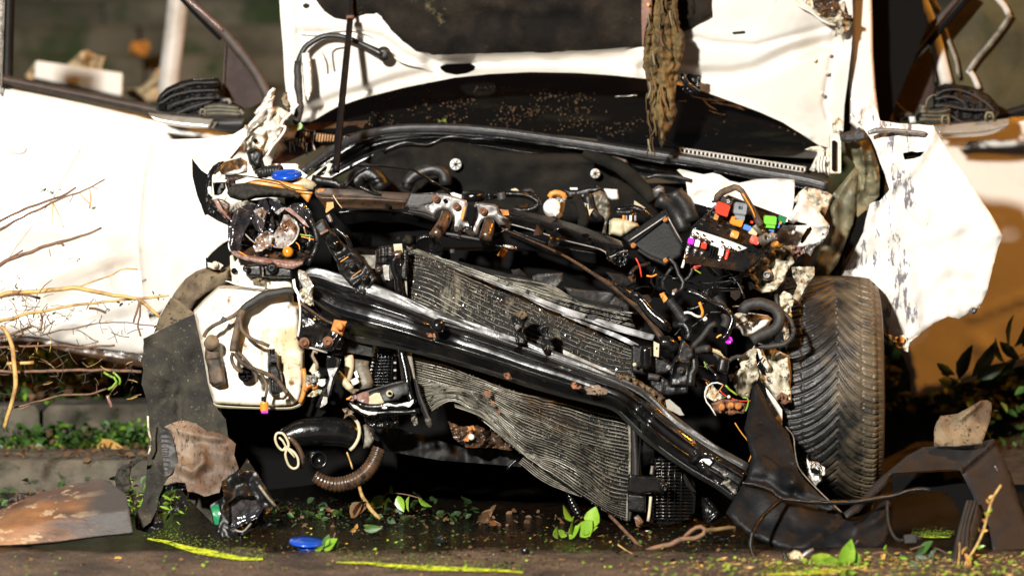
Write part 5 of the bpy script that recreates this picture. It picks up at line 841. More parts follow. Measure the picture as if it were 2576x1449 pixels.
# ---- right front: fuse box, inner wing, scrap
sheet('inner_wing', 'I:750,480 775,470 820,478 1000,520 1090,505 1160,525 1250,580 1340,600 1500,565 1700,560 1860,568 1858,700 1850,800 1830,900 1800,965 1650,960 1500,900 1290,800 1130,790 1080,835 950,800 860,780 845,650 830,560', .50, 'white_paint', C, cr=.014, cs=60, sp=7, folds=[('I:820,520 1100,560 1330,620 1600,590 1860,610', -.018, 7), ('I:880,700 960,650 1060,660 1110,720', .012, 7), ('I:1160,540 1180,760', .01, 9)], label='white inner wing panel behind the fuse box')
sheet('strut_tower', 'I:1840,780 1900,690 1960,640 2060,655 2180,690 2220,720 2180,830 2130,940 2040,860 1990,800 1900,800', .42, 'dirty_paint', C, cr=.03, cs=30, rnd=(5, .015), rag=1)
RL = sheet('crushed_rail_end', 'I:1790,970 1830,880 1890,780 1910,690 1935,660 1975,670 2000,760 2050,830 2130,920 2190,1000 2185,1060 2140,1140 2080,1180 1960,1200 1830,1290 1800,1350 1700,1360 1600,1420 1400,1440 1500,1370 1560,1290 1600,1210 1640,1150 1690,1010 1760,1000 1870,1000 1990,1000 1960,985 1880,965 1850,990 1800,965', .22, 'white_paint', C, cr=.04, cs=45, sp=6, rag=1, rnd=(5, .015), folds=[('I:2060,1000 2180,1010 2150,1110', .02, 7), ('I:1640,1200 1900,1230', .02, 9)], holes=['I:2015,1012 2025,1040 1960,1140 1935,1172 1915,1160 1925,1120 1975,1030'], label='crushed white chassis rail end')
sheet('bare_steel_edge', 'I:2130,960 2190,1000 2180,1060 2130,1150 2050,1210 2010,1290 1950,1240 1960,1200 2080,1160 2120,1080', .2, 'grey_metal', RL, cr=.03, cs=14, rag=1); sheet('torn_stub', 'I:1850,1190 1950,1200 1960,1260 1900,1290 1880,1330 1850,1290', .19, 'pink_lens', RL, cr=.04, cs=8, rag=1)
disc('drain_hole', P(1502.7 + 1688 * k1, 300.5 + 1255 * k1, .19), [(.0055, 0), (.0055, .001)], 'void_black', RL)
sheet('lower_scrap', 'N:1720,150 1860,60 1960,-60 2150,-100 2160,0 2180,60 2110,150 2080,240 2000,330 1880,350 1790,300 1800,240', .16, 'dirty_paint', C, cr=.03, cs=22, rag=1, rnd=(4, .01)); bolt('N:1915,175', .14, 16, 'grey_metal', C); bolt('N:2050,228', .15, 9, 'dirty_paint', C)
sheet('olive_flange', 'J:980,290 1015,330 1010,450 990,700 960,830 820,1200 640,1430 600,1449 480,1449 420,1380 380,1300 500,1250 620,1080 740,900 750,780 720,690 700,740 760,560', .46, 'olive_primer', C, cr=.02, cs=60, rnd=(5, .02), folds=[('J:800,640 780,900 700,1080 500,1400', .025, 9), ('J:980,300 840,560 760,720', .01, 6)], sp=8, label='long olive primered flange at the wing edge')
sheet('olive_flange', 'O:380,-60 600,-60 600,20 500,160 450,278 380,270 270,240 290,200 400,210 440,120 400,40', .20, 'dirty_paint', C, cr=.02, cs=26, rag=1)
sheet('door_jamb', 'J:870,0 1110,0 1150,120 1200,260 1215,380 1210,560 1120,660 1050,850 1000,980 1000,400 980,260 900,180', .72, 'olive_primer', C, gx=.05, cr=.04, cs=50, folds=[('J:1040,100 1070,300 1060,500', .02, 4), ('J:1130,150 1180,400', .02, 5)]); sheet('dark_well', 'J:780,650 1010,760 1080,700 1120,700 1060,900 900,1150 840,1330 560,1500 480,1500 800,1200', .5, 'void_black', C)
box('hinge_post', P(2101, 388, .62), (.032, .02, .115), 'inner_paint', C); HP = box('hinge_cover', P(2098, 392, .60), (.012, .01, .09), 'void_black', C, bev=.3); sheet('hinge_strap', 'D:835,1270 980,1245 1020,1200 1090,1260 1080,1320 1000,1340 840,1338', .6, 'grey_plastic', C, cr=.008, rnd=(4, .01), th=.01)
for a in ('I:1955,285 2010,262 2100,250 2160,300 2120,400 2090,480 2050,500 2000,480 2050,380 2080,310', 'I:2160,280 2200,260 2200,540 2150,520', 'D:760,1130 830,1110 870,1150 860,1250 780,1260'): sheet('hinge_bracket', a, .66, 'inner_paint', C, cr=.03, cs=14, rnd=(4, .01))
for k in range(3): tube('hinge_rib', 'I:%d,350 %d,430 %d,500' % (2095 + k * 28, 2080 + k * 28, 2090 + k * 28), .64, .0035, 'white_paint', C)
# fuse box built square, then tilted into place
FB = sheet('fuse_box', 'I:885,1020 1050,880 1170,770 1230,715 1300,740 1540,835 1790,930 1775,975 1700,1060 1660,1140 1600,1220 1540,1300 1430,1400 1380,1440 1130,1400 930,1370 820,1350 840,1200', .10, 'black_plastic', C, gx=.02, gy=-.10, th=.07, sp=8, label='open fuse box with coloured fuses')
q = CR['I']; cI = lambda x, y, Y: P(q[0] + x * k1, q[1] + y * k1, Y)
tube('box_rim', 'I:895,1018 1050,1070 1250,1140 1400,1190', .085, .004, 'black_gloss', FB); ruled('box_wall', ['I:1230,718 1540,835 1790,928', 'I:1250,745 1530,860 1775,965'], [.13, .12], 'black_gloss', FB, nu=14, nv=4, th=.02)
BU = ruled('busbar', ['I:905,1032 1090,1090 1290,1160 1452,1228', 'I:872,1118 1060,1180 1260,1255 1432,1318'], [.07, .05], 'white_plastic', FB, nu=20, nv=8, th=.004, label='pale drilled busbar plate')
for x, y in ((1003, 1090), (940, 1070), (1175, 1155), (1082, 1150), (1335, 1205), (1370, 1250), (1425, 1240), (1305, 1240)): disc('busbar_hole', cI(x, y, .052), [(.003, 0), (.003, .001)], 'void_black', BU, seg=10)
for i in range(13):
    for j in range(7):
        x = 960 + i * 52 + j * 22; y = 1030 + i * 19 - j * 42
        if (i * 7 + j * 3) % 5 == 0: continue
        box('fuse_slot', cI(x, y, .068 + .028 - j * -.006), (.0085, .004, .005), 'grey_plastic' if (i + j) % 3 else 'black_gloss', FB, rot=(0, 20, 0))
def fuse(x, y, w_, h_, d_, m, Y=.055, rot=(0, 20, 0), nm='fuse', lab=None):
    f = box(nm, cI(x, y, Y), (w_ * .288e-3 * 1.0, d_, h_ * .288e-3), m, FB, rot=rot, bev=.14)
    if lab: f['label'] = lab
    return f
fuse(1180, 835, 130, 95, .03, 'red_plastic', lab='large red relay'); fuse(1172, 880, 120, 50, .026, 'red_plastic', .05)
fuse(1345, 845, 118, 120, .034, 'grey_relay', .05, (0, 8, 0), 'relay', 'grey relay marked with a number'); text('18', 'I:1352,832', .03, .0125, 'void_black', FB, rot=190); fuse(1340, 925, 92, 60, .03, 'grey_relay', .055, (0, 8, 0), 'relay')
fuse(1310, 965, 118, 78, .03, 'fuse_orange', lab='orange fuse'); fuse(1292, 1085, 72, 72, .024, 'fuse_amber'); fuse(1120, 920, 40, 60, .02, 'orange_plastic_and_glow', .07); fuse(1410, 1022, 74, 52, .022, 'fuse_blue', lab='blue fuse'); fuse(1468, 1060, 80, 62, .02, 'fuse_beige')
fuse(1625, 955, 118, 92, .034, 'fuse_green', .05, (0, 6, 0), lab='bright green fuse'); fuse(1620, 1010, 104, 30, .03, 'fuse_green', .05, (0, 6, 0)); fuse(1740, 945, 74, 60, .024, 'fuse_dark_green', .06); fuse(1700, 1000, 34, 46, .02, 'fuse_blue', .06); fuse(1725, 975, 20, 26, .02, 'fuse_orange', .05); fuse(1640, 1045, 50, 24, .02, 'fuse_blue', .06)
fuse(1482, 1140, 86, 74, .022, 'red_clear', .04, lab='clear red fuse'); fuse(1545, 1020, 40, 70, .02, 'fuse_amber', .05); fuse(1455, 970, 24, 26, .02, 'red_plastic', .06); fuse(1215, 770, 110, 60, .03, 'black_plastic', .085, (0, 24, 0), 'relay'); text('10', 'I:1232,770', .066, .012, 'white_plastic', FB, rot=70)
fuse(880, 1150, 56, 62, .018, 'magenta_plastic', .03, (0, 12, 0), 'strip_fuse', 'violet strip fuse'); fuse(1002, 1192, 52, 60, .018, 'red_plastic', .03, (0, 12, 0), 'strip_fuse', 'red strip fuse'); fuse(940, 1170, 46, 66, .016, 'white_plastic', .032, (0, 12, 0), 'strip_fuse'); fuse(1165, 1250, 48, 80, .016, 'white_plastic', .032, (0, 12, 0), 'strip_fuse')
for x, y in ((900, 1092), (965, 1118), (1025, 1140), (1190, 1205), (1248, 1215), (858, 1205), (845, 1262), (832, 1318), (925, 1235), (908, 1290), (985, 1262), (1150, 1330)): disc('terminal_bolt', cI(x, y, .035), [(.0068, 0), (.0068, .003), (.0045, .0035), (.0042, .010), (.003, .011)], 'aluminium', FB, rot=(90, 0, 0), seg=6)
for a, mm, r in (('I:855,1200 830,1300 800,1400', 'white_plastic', .004), ('I:925,1230 905,1300 880,1380', 'dull_alu', .004), ('I:985,1250 960,1330 970,1390', 'dull_alu', .004), ('I:1235,1230 1220,1290 1200,1350 1150,1400', 'red_plastic', .0055), ('I:1180,1220 1160,1290 1145,1350', 'white_plastic', .005), ('I:980,1330 960,1390 900,1400', 'red_plastic', .004)): tube('fuse_lead', a, .035, r, mm, FB)
for k in range(4): box('fuse_holder', cI(1060 + k * 26, 1240 + k * 10, .04), (.004, .03, .03), 'black_gloss', FB, rot=(0, 14, 0))
for k in range(4): box('fuse_holder', cI(1270 + k * 46, 1350 + k * 14, .05), (.011, .03, .026), 'black_gloss', FB, rot=(0, 14, 0))
sheet('copper_debris', 'I:980,1340 1010,1300 1090,1330 1060,1370 1000,1375', .03, 'rust_orange', FB, cr=.02, cs=7)
tube('battery_cable', 'I:1125,770 1130,730 1180,690 1240,660 1300,640 1350,665 1400,740 1450,820 1490,890 1510,950 1540,1000', [.10, .04, .02], [.010, .0095, .008, .0085, .010], 'muddy_tape', C, wob=.003, seg=14, label='brown battery cable looping over the fuse box'); tube('cable_stripe', 'I:1370,700 1420,780 1460,850 1490,930', .01, .0022, 'fuse_orange', C)
tube('clamp_strap', 'I:1480,1000 1510,1040 1545,1080', .02, [.008, .006], 'dull_alu', C); BC = disc('battery_clamp', cI(1580, 1128, .02), [(.0135, -.014), (.0145, -.010), (.0145, .010), (.0125, .012), (.0078, .012), (.0075, -.006), (.003, -.006)], 'dull_alu', C, rot=(70, 0, 30), label='grey ring shaped battery clamp with its screw'); tube('clamp_screw', 'I:1615,1090 1650,1110 1688,1130', .015, [.008, .008, .004], 'dull_alu', BC); bolt('I:1645,1108', .0, 13, 'grey_metal', BC, 'clamp_nut', (90, 0, 60))
# white lump of washer bottle, wheel-arch metal with holes
sheet('white_canister', 'W:1545,390 1600,360 1750,355 1900,375 2060,400 2120,450 2050,560 1900,650 1750,700 1680,680 1640,600 1560,560', .10, 'white_plastic', C, th=.06, rnd=(10, .04), folds=[('W:1800,600 1850,520 1920,430', -.02, 5)], label='white canister squeezed behind the wiring'); sheet('canister_top', 'W:1545,380 1580,350 1900,365 2000,390 1900,440 1800,520 1740,480 1580,470', .085, 'dirty_paint', C, cr=.01)
SR = sheet('sheared_panel', 'N:1640,960 1700,920 1780,870 1830,820 1880,830 1950,850 2050,900 2130,940 2150,1040 2155,1150 2150,1280 2155,1380 2110,1400 2030,1390 1960,1310 1900,1240 1850,1180 1800,1200 1770,1260 1755,1340 1700,1340 1640,1300 1600,1200 1620,1100 1680,1050', .10, 'dirty_paint', C, cr=.045, cs=42, sp=6, rag=1, rnd=(6, .02), folds=[('N:2110,950 2125,1300 2130,1390', .03, 6), ('N:1760,1190 1850,1140 1950,1220 2060,1350', .025, 6), ('N:1650,1100 1780,1060 1820,900', .02, 9)], holes=['N:1830,880 1850,960 1900,1080 1920,1130 1880,1120 1830,1040 1815,940'], label='torn dirty white panel in front of the wheel')
sheet('panel_blade', 'N:1825,870 1870,860 1905,940 1950,1040 1930,1090 1890,1040 1850,960', .07, 'inner_paint', SR, rnd=(3, .01)); sheet('rusty_lug', 'N:2010,1330 2060,1280 2120,1310 2140,1370 2090,1400 2030,1380', .07, 'rust', SR, cr=.03, cs=7); sheet('panel_spike', 'N:1770,1449 1790,1400 1850,1449 1990,1600 2070,1660 2065,1449 2000,1350 1910,1240 1930,1330', .07, 'white_paint', SR, cr=.01)
sheet('panel_fold', 'N:2040,380 2080,330 2150,360 2180,420 2150,500 2160,560 2120,640 2140,800 2100,900 2070,700', .13, 'dirty_paint', C, cr=.03, cs=16, rag=1)
for a, mm in (('W:2320,380 2400,340 2430,390 2370,460 2330,490', 'leaf_yellow'), ('W:2190,600 2250,545 2250,610 2210,640', 'leaf_yellow'), ('W:1870,250 1930,240 1935,290 1890,300', 'fuse_orange'), ('W:1900,170 2000,175 1990,200 1900,195', 'orange_plastic_and_glow'), ('W:420,60 490,30 550,130 490,190', 'orange_plastic_and_glow'), ('W:1120,620 1160,605 1170,650 1130,685', 'red_plastic'), ('W:705,700 745,705 750,760 715,750', 'rust_orange')): sheet('torn_scrap', a, .05, mm, C, cr=.015, cs=8, rag=.6)
# ---- rear of tyre etc handled below; wiring tangle on the right
for a, r, mm, Yx in (('W:820,0 1000,60 1100,120 1250,200 1400,270 1490,340 1530,440 1500,560 1420,680 1360,740', .0072, 'black_gloss', .02), ('W:80,100 200,220 330,360 430,440 560,560', .0105, 'black_gloss', .03), ('W:0,60 100,80 250,300 440,520 600,600', .009, 'black_plastic', .05),
                 ('W:1680,330 1740,230 1850,190 2000,200 2150,260 2230,380 2230,500 2150,590 2000,670 1880,720 1820,760', .0155, 'tape', .02), ('W:1860,830 2000,850 2150,850 2280,820 2400,740 2450,640 2440,560', .007, 'tape', .01), ('W:2190,60 2200,180 2280,320 2400,450 2450,600', .0055, 'tape', .03),
                 ('W:580,160 650,260 720,360 830,480', .0125, 'grey_plastic', .06), ('W:1270,100 1330,200 1400,330 1440,450 1400,560', .012, 'grey_plastic', .09), ('W:900,880 1000,780 1100,660 1180,560 1260,500', .008, 'tape', .02), ('W:980,900 1060,890 1170,890', .010, 'tape', .0),
                 ('W:960,940 930,1040 960,1160 900,1300 880,1449', .011, 'black_plastic', .01), ('W:1030,920 1180,930 1280,980 1330,1060', .006, 'tape', .02), ('W:640,520 760,500 840,560 870,680 840,760', .010, 'black_plastic', .04), ('W:1100,1060 1160,1150 1230,1230 1300,1320', .0045, 'black_gloss', .0)):
    tube('wiring_loom', a, [Yx, Yx - .03], r, mm, C, wob=.004, seg=12, **({'corr': (.004, .12)} if mm == 'grey_plastic' else {}))
for k in range(46):
    rg = random.Random(k + 300); x = rg.uniform(1560, 1960); y = rg.uniform(690, 1010)
    if k >= 30: x = rg.uniform(1640, 1900); y = rg.uniform(640, 760)
    L_ = rg.uniform(25, 90); a = rg.uniform(0, 6.3); p = [(x, y)]
    for j in range(4): a += rg.uniform(-.8, .8); p.append((p[-1][0] + L_ * .4 * math.cos(a), p[-1][1] + L_ * .3 * math.sin(a)))
    tube('tangled_wire', p, [rg.uniform(.03, .16), rg.uniform(.03, .16)], rg.uniform(.0012, .006), rg.choice(['black_gloss', 'black_plastic', 'tape', 'rubber', 'black_gloss', 'brown_metal']), C, wob=.004)
for k in range(60):
    rg = random.Random(k + 700); x, y = (rg.uniform(1560, 1950), rg.uniform(680, 1060)) if k < 40 else (rg.uniform(880, 1560), rg.uniform(560, 640)); s = rg.uniform(6, 26); n_ = rg.randint(3, 6); a0 = rg.uniform(0, 6)
    sheet('broken_plastic', [(x + s * rg.uniform(.4, 1) * math.cos(a0 + 6.28 * j / n_), y + s * rg.uniform(.4, 1) * math.sin(a0 + 6.28 * j / n_)) for j in range(n_)], rg.uniform(.08, .2), rg.choice(['black_gloss', 'black_plastic', 'grey_plastic', 'matt_black', 'black_gloss', 'brown_metal']), C, gx=rg.uniform(-.4, .4), gy=rg.uniform(-.4, .4), cr=.01, cs=10, sp=7)
for k in range(8): tube('bare_wire', 'W:%d,%d %d,%d %d,%d %d,%d' % (1165, 870 + k * 6, 1250, 885 + k * 8, 1350, 930 + k * 9, 1370 + k * 13, 1030), -.01, .0013, ['torn_plastic', 'orange_plastic_and_glow', 'white_plastic', 'leaf_lime', 'torn_plastic', 'fuse_beige', 'torn_plastic', 'brown_metal'][k], C, seg=5)
CN = tube('round_connector', 'W:1390,1020 1385,1110 1370,1230', -.01, [.014, .016, .015], 'black_plastic', C, seg=16); tube('connector_shine', 'W:1370,1050 1345,1200', -.022, .003, 'grey_metal', CN)
disc('magenta_connector', P(1588.5 + 1468 * k2, 729.9 + 755 * k2, .0), [(.0105, -.008), (.011, .002), (.009, .004), (.006, .002)], 'magenta_plastic', C, label='round magenta connector in the tangle', seg=12)
for k in range(5): tube('connector_pin', 'W:%d,%d %d,%d' % (1440 + k * 14, 720 + k * 12, 1490 + k * 10, 760 + k * 10), -.008, .0012, 'void_black', C, seg=5)
for a, mm, r in (('W:790,340 860,330 920,350 980,395 1060,400', 'white_plastic', .0036), ('W:1020,180 1050,260 1075,330 1060,400', 'fuse_orange', .0042), ('W:1290,720 1320,690 1360,670', 'leaf_yellow', .0028), ('W:1100,1080 1130,1150 1160,1190', 'leaf_lime', .002), ('W:1170,1150 1220,1210', 'orange_plastic_and_glow', .0016),
                 ('N:1500,1210 1440,1195 1370,1220 1335,1290 1350,1370 1400,1430 1440,1500', 'white_plastic', .002), ('N:1530,1215 1580,1265 1640,1310', 'leaf_lime', .0028), ('N:1470,1260 1520,1310 1600,1350 1700,1365 1800,1360 1840,1340 1845,1310 1810,1305', 'red_plastic', .0016), ('N:1690,1330 1740,1340 1745,1400 1720,1460 1690,1480', 'leaf_lime', .0024), ('N:1350,1190 1400,1290 1460,1360', 'orange_plastic_and_glow', .0014), ('N:1510,1210 1460,1280 1400,1330', 'orange_plastic_and_glow', .0014),
                 ('T:1780,0 1830,80 1890,160 1930,240 1935,310 1910,370', 'orange_plastic_and_glow', .0017), ('T:1885,380 1850,405 1825,425', 'red_plastic', .0018), ('N:685,20 720,110 740,200', 'red_plastic', .0022), ('N:790,185 840,190 885,170', 'fuse_orange', .0026), ('N:1230,100 1260,100 1300,95', 'red_plastic', .002), ('N:1240,130 1300,165', 'leaf_lime', .0018)):
    tube('bare_wire', a, -.01, r, mm, C, seg=6, wob=.002)
disc('white_bead', P(1588.5 + 1110 * k2, 729.9 + 435 * k2, .0), [(.002, -.006), (.006, -.004), (.0065, .002), (.003, .006)], 'white_plastic', C); disc('white_bead', P(1588.5 + 633 * k2, 729.9 + 55 * k2, .0), [(.002, -.004), (.004, 0), (.002, .003)], 'white_plastic', C); disc('white_bead', P(1416.8 + 1563 * k1, 644 + 1328 * k1, -.02), [(.002, -.004), (.005, 0), (.002, .004)], 'white_plastic', C)
sheet('rusty_connector', 'N:1400,1390 1480,1350 1640,1350 1740,1400 1720,1480 1560,1500 1420,1470', -.01, 'rust', C, cr=.02, cs=12, rag=1, rnd=(4, .01)); sheet('rusty_connector', 'N:1340,1230 1400,1200 1470,1290 1540,1330 1420,1370 1350,1330', .0, 'dirty_paint', C, cr=.02, cs=12, rag=1)
for s in ('N:1495,1425', 'N:1650,1415', 'N:1580,1410'): disc('rusty_stud', P(*pts(s)[0], -.025), [(.009, -.004), (.010, .003), (.006, .006)], 'rust_orange', C, seg=10)
sheet('small_lamp', 'N:1030,320 1070,305 1085,335 1050,365 1025,350', .02, 'torn_plastic', C, rnd=(3, .01))
# ---- front right wheel: a real tyre with cut tread
def tyre():
    W_ = root_w = bpy.data.objects.new('front_wheel', None); COL.objects.link(W_); W_.parent = C; W_.location = Vector((0, 0, 0)); ROOTS[W_.name] = org(C); W_['label'] = 'muddy front wheel with its winter tread facing the camera'
    Rt, w2 = .335, .136; c = Vector((.905, .43, .333)); yaw = R(-5); cb = math.cos(yaw); sb = math.sin(yaw)
    nS, nW = 960, 92; V = []; circ = 2 * math.pi * Rt; pitch = circ / 62
    ss = np.linspace(0, circ, nS, endpoint=False); ws = np.concatenate([np.linspace(-1, 1, nW - 16), ]); prof = []
    S_, W0 = np.meshgrid(ss, ws, indexing='ij'); Wg = np.where(W0 > .16, (W0 - .16) / .84, (W0 - .16) / 1.16); aw = np.abs(Wg)
    def groove(ph, width, depth, mask):
        d = np.abs(((ph / pitch) % 1) - .5) * pitch; return depth * mask * np.clip(1.25 - d / width, 0, 1).clip(0, 1)
    off = np.where(Wg > 0, pitch * .5, 0); cur = .088 * (1 - (1 - np.clip(aw, 0, 1)) ** 2.3)
    dep = groove(S_ - cur + off, .0040, .0085, (aw < .97) * 1.0)
    dep = np.maximum(dep, groove(S_ - cur + off + pitch * .5, .0017, .004, (aw > .42) * 1.0))
    dep = np.maximum(dep, groove((S_ - cur * .55 + off) * 2, .0022, .0010, ((aw > .08) & (aw < .9)) * 1.0))
    dep = np.maximum(dep, .005 * np.clip(1.3 - np.abs(aw - .60 - .02 * np.sin(S_ / pitch * 6.28)) / .018, 0, 1) * (((S_ / pitch + (Wg > 0) * .5) % 1) < .86))
    dep = np.maximum(dep, .004 * np.clip(1.2 - np.abs(aw - .84) / .014, 0, 1) * (((S_ / pitch) % 1) < .4))
    crown = -.010 * aw ** 2.6 - .016 * np.clip((aw - .88) / .12, 0, 1) ** 2
    rad = Rt + crown - dep
    th = S_ / Rt
    # local: axis along x
    X = W0 * w2; Yl = -rad * np.sin(th); Z = rad * np.cos(th)
    side = [(-w2 - .012, -.030), (-w2 - .018, -.060), (-w2 - .010, -.105), (w2 + .012, -.030), (w2 + .018, -.060), (w2 + .010, -.105)]
    cols = X.shape[1]
    Xa = np.concatenate([np.full((nS, 1), side[2][0]), np.full((nS, 1), side[1][0]), np.full((nS, 1), side[0][0]), X, np.full((nS, 1), side[3][0]), np.full((nS, 1), side[4][0]), np.full((nS, 1), side[5][0])], 1)
    def rr(d): return (Rt + d) * np.ones((nS, 1))
    Ra = np.concatenate([rr(side[2][1]), rr(side[1][1]), rr(side[0][1]), rad, rr(side[3][1]), rr(side[4][1]), rr(side[5][1])], 1); T = np.concatenate([th[:, :1]] * 3 + [th] + [th[:, :1]] * 3, 1)
    Y_ = -Ra * np.sin(T); Z_ = Ra * np.cos(T); flat = np.clip(-Z_ - .331, 0, 1); Z_ = Z_ + flat
    Xw = Xa * cb - Y_ * sb + c.x; Yw = Xa * sb + Y_ * cb + c.y; Zw = Z_ + c.z
    nc = Xa.shape[1]; V = np.stack([Xw, Yw, Zw], 2).reshape(-1, 3)
    F_ = [[i * nc + j, ((i + 1) % nS) * nc + j, ((i + 1) % nS) * nc + j + 1, i * nc + j + 1] for i in range(nS) for j in range(nc - 1)]
    V = [Vector(v) for v in V.tolist()]; link('tyre', V, F_, 'tyre', W_)
    disc('rim', c + Vector((.02, 0, 0)), [(.23, -.09), (.225, -.06), (.20, -.05), (.06, -.055), (.05, .05), (.2, .06), (.225, .08), (.235, .1)], 'brown_metal', W_, rot=(90, 0, 90 - 5), seg=40)
mat('tyre', (.0085, .0085, .0085), .45, (.022, .020, .017), 30, .45, .7, (.06, .05, .03), 26, .62, .72, bump=.25, bs=220, rr=.1, grad=(0, 1.15, 1.30, (.105, .082, .050), .56))
tyre()
# ---- torn right front wing
FW = sheet('front_wing', 'F:2172,239 2180,240 2196,253 2206,275 2214,304 2262,311 2310,313 2348,317 2357,335 2366,350 2390,392 2422,434 2450,475 2476,514 2500,550 2522,594 2510,625 2497,675 2484,730 2470,762 2459,774 2440,784 2412,802 2385,796 2350,812 2326,830 2305,845 2289,860 2285,882 2270,884 2254,874 2256,860 2238,852 2220,836 2206,800 2188,756 2178,736 2164,719 2144,706 2116,698 2130,668 2145,639 2160,608 2172,583 2178,552 2185,525 2188,514 2196,509 2214,505 2238,477 2236,474 2226,440 2214,410 2204,380 2192,352 2182,338 2168,318 2154,306 2143,288 2152,275 2162,262',
   .42, 'scuffed_paint', C, cr=.022, cs=75, sp=8, rag=.6, rnd=(5, .008), th=.003, gx=-.03,
   folds=[('F:2348,318 2344,352 2300,420 2238,480', .014, 9), ('F:2270,480 2300,600 2330,720 2330,820', -.016, 22), ('F:2422,434 2510,590', .01, 10), ('F:2196,509 2180,600 2120,690', .01, 8), ('F:2320,700 2400,760 2440,780', -.012, 14), ('F:2232,300 2240,340 2300,344', -.01, 10)],
   dents=[(2270, 860, 16, .03), (2380, 560, 60, .02), (2240, 640, 45, -.012), (2185, 285, 14, -.03)],
   holes=['J:1435,158 1520,140 1560,150 1638,142 1600,190 1540,210 1450,220 1438,190', 'J:1455,58 1500,68 1545,52 1570,48 1540,60 1500,72'], label='torn scuffed right front wing bent outwards')
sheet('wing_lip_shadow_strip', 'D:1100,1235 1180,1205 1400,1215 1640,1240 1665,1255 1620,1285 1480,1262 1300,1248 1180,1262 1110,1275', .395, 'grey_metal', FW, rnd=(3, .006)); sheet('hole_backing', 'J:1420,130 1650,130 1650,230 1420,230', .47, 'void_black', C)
sheet('crumpled_tip', 'O:1240,560 1370,600 1450,580 1475,640 1520,620 1600,570 1500,650 1480,740 1370,715 1365,660', .39, 'inner_paint', FW, cr=.012, cs=8, rag=1); sheet('rust_stain', 'O:1365,620 1420,590 1455,620 1440,660 1380,655', .375, 'orange_plastic_and_glow', FW, cr=.004, cs=8, rag=1); bolt('O:2090,345', .40, 12, 'grey_metal', FW); bolt('O:2145,315', .40, 6, 'fuse_beige', FW); sheet('wing_return', 'O:1870,400 1960,430 2010,390 2150,300 2130,290 1950,350', .43, 'inner_paint', FW, cr=.01)
# ---- doors
DL = sheet('left_door', 'F:-260,140 0,219 180,255 373,293 420,305 470,318 560,333 640,350 700,420 690,700 640,860 560,905 457,892 357,890 280,880 197,868 150,858 101,848 0,838 -260,820', 1.18, 'white_paint', C, gx=.015, sp=14, cr=.006, cs=260, th=.04, rnd=(8, .02), folds=[('F:-260,560 640,600', .006, 26), ('F:-260,800 120,818 640,850', .006, 12)], label='white left door swung open')
sheet('door_bottom_trim', 'F:-260,826 101,845 197,866 357,888 470,890 470,930 380,926 300,914 220,896 140,876 100,858 -260,850', 1.205, 'brown_metal', DL, gx=.015, cr=.008, folds=[('F:120,872 400,915', .01, 6)]); sheet('door_handle_recess', 'F:-30,352 50,350 62,368 52,382 -30,380', 1.155, 'white_paint', DL, rnd=(10, -.004), th=.002)
tube('key_line', 'F:-20,381 10,383 56,387 68,372', 1.15, .0016, 'grey_plastic', DL)
ruled('window_sill_trim', ['F:-200,140 30,192 200,226 394,264 440,276', 'F:-200,172 28,216 200,250 392,292 440,300'], [1.14, 1.14], 'trim_brown', DL, nu=40, nv=8, prof=lambda u, v: .012 * math.sin(3.1 * v))
tube('window_frame', 'F:440,-40 463,-10 507,32 568,88 627,160 660,213 676,250', 1.15, .0165, 'trim_brown', DL, sq=.6, seg=14, n=40, label='curved window frame of the left door'); tube('window_seal', 'F:425,-40 450,-8 495,40 555,100', 1.14, .006, 'void_black', DL)
tube('frame_edge_chip', 'A:1740,-20 1900,110 2100,290', 1.13, .003, 'pink_lens', DL)
sheet('quarter_glass', 'A:2125,420 2250,560 2400,740 2520,900 2480,960 2380,1010 2240,1040 2110,960 2112,700', 1.16, 'quarter_glass', DL); tube('quarter_bar', 'A:2128,420 2112,700 2105,960', 1.15, .004, 'trim_brown', DL)
ruled('rear_window_post', ['F:8,-60 6,60 0,219', 'F:34,-60 31,60 28,222'], [1.15, 1.15], 'matt_black', DL, nu=20, nv=8, th=.03, prof=lambda u, v: .012 * math.sin(3.1 * v)); tube('chrome_line', 'F:12,-60 8,60 2,240', 1.12, .003, 'dull_alu', DL); sheet('rear_door_edge', 'F:-60,-60 8,-60 0,219 -60,205', 1.17, 'brown_metal', DL)
# left mirror (cover gone, works bare)
ML = sheet('left_mirror', 'A:1468,1060 1472,960 1500,900 1570,830 1700,768 1830,742 2060,738 2085,780 2100,900 2190,960 2300,1020 2310,1080 2240,1110 2000,1110 1700,1095 1500,1080', .98, 'matt_black', C, rnd=(14, .06), th=.08, cr=.02, cs=14, sp=4.5, folds=[('A:1480,960 1600,870 1900,820 2080,830', .014, 3), ('A:1500,1010 1700,900 2080,880', .012, 3), ('A:1750,1030 1900,960 2060,930', .012, 3)], label='left door mirror with its cover torn off')
for i, a in enumerate(('A:1500,930 1620,850 1800,790 2060,775', 'A:1480,990 1650,900 1850,860 2060,850', 'A:1600,1000 1750,950 1900,930 2050,925', 'A:1640,1080 1850,1000 2000,960')): tube('mirror_rib', a, .95, .0032, 'grey_plastic', ML, wob=.002)
for k in range(7): tube('mirror_bellows', 'A:%d,%d %d,%d %d,%d' % (1930 - k * 6, 1000 + k * 16, 2080, 985 + k * 17, 2250 + k * 4, 1010 + k * 14), .93, .0028, 'olive_primer' if k % 2 else 'grey_plastic', ML, wob=.002)
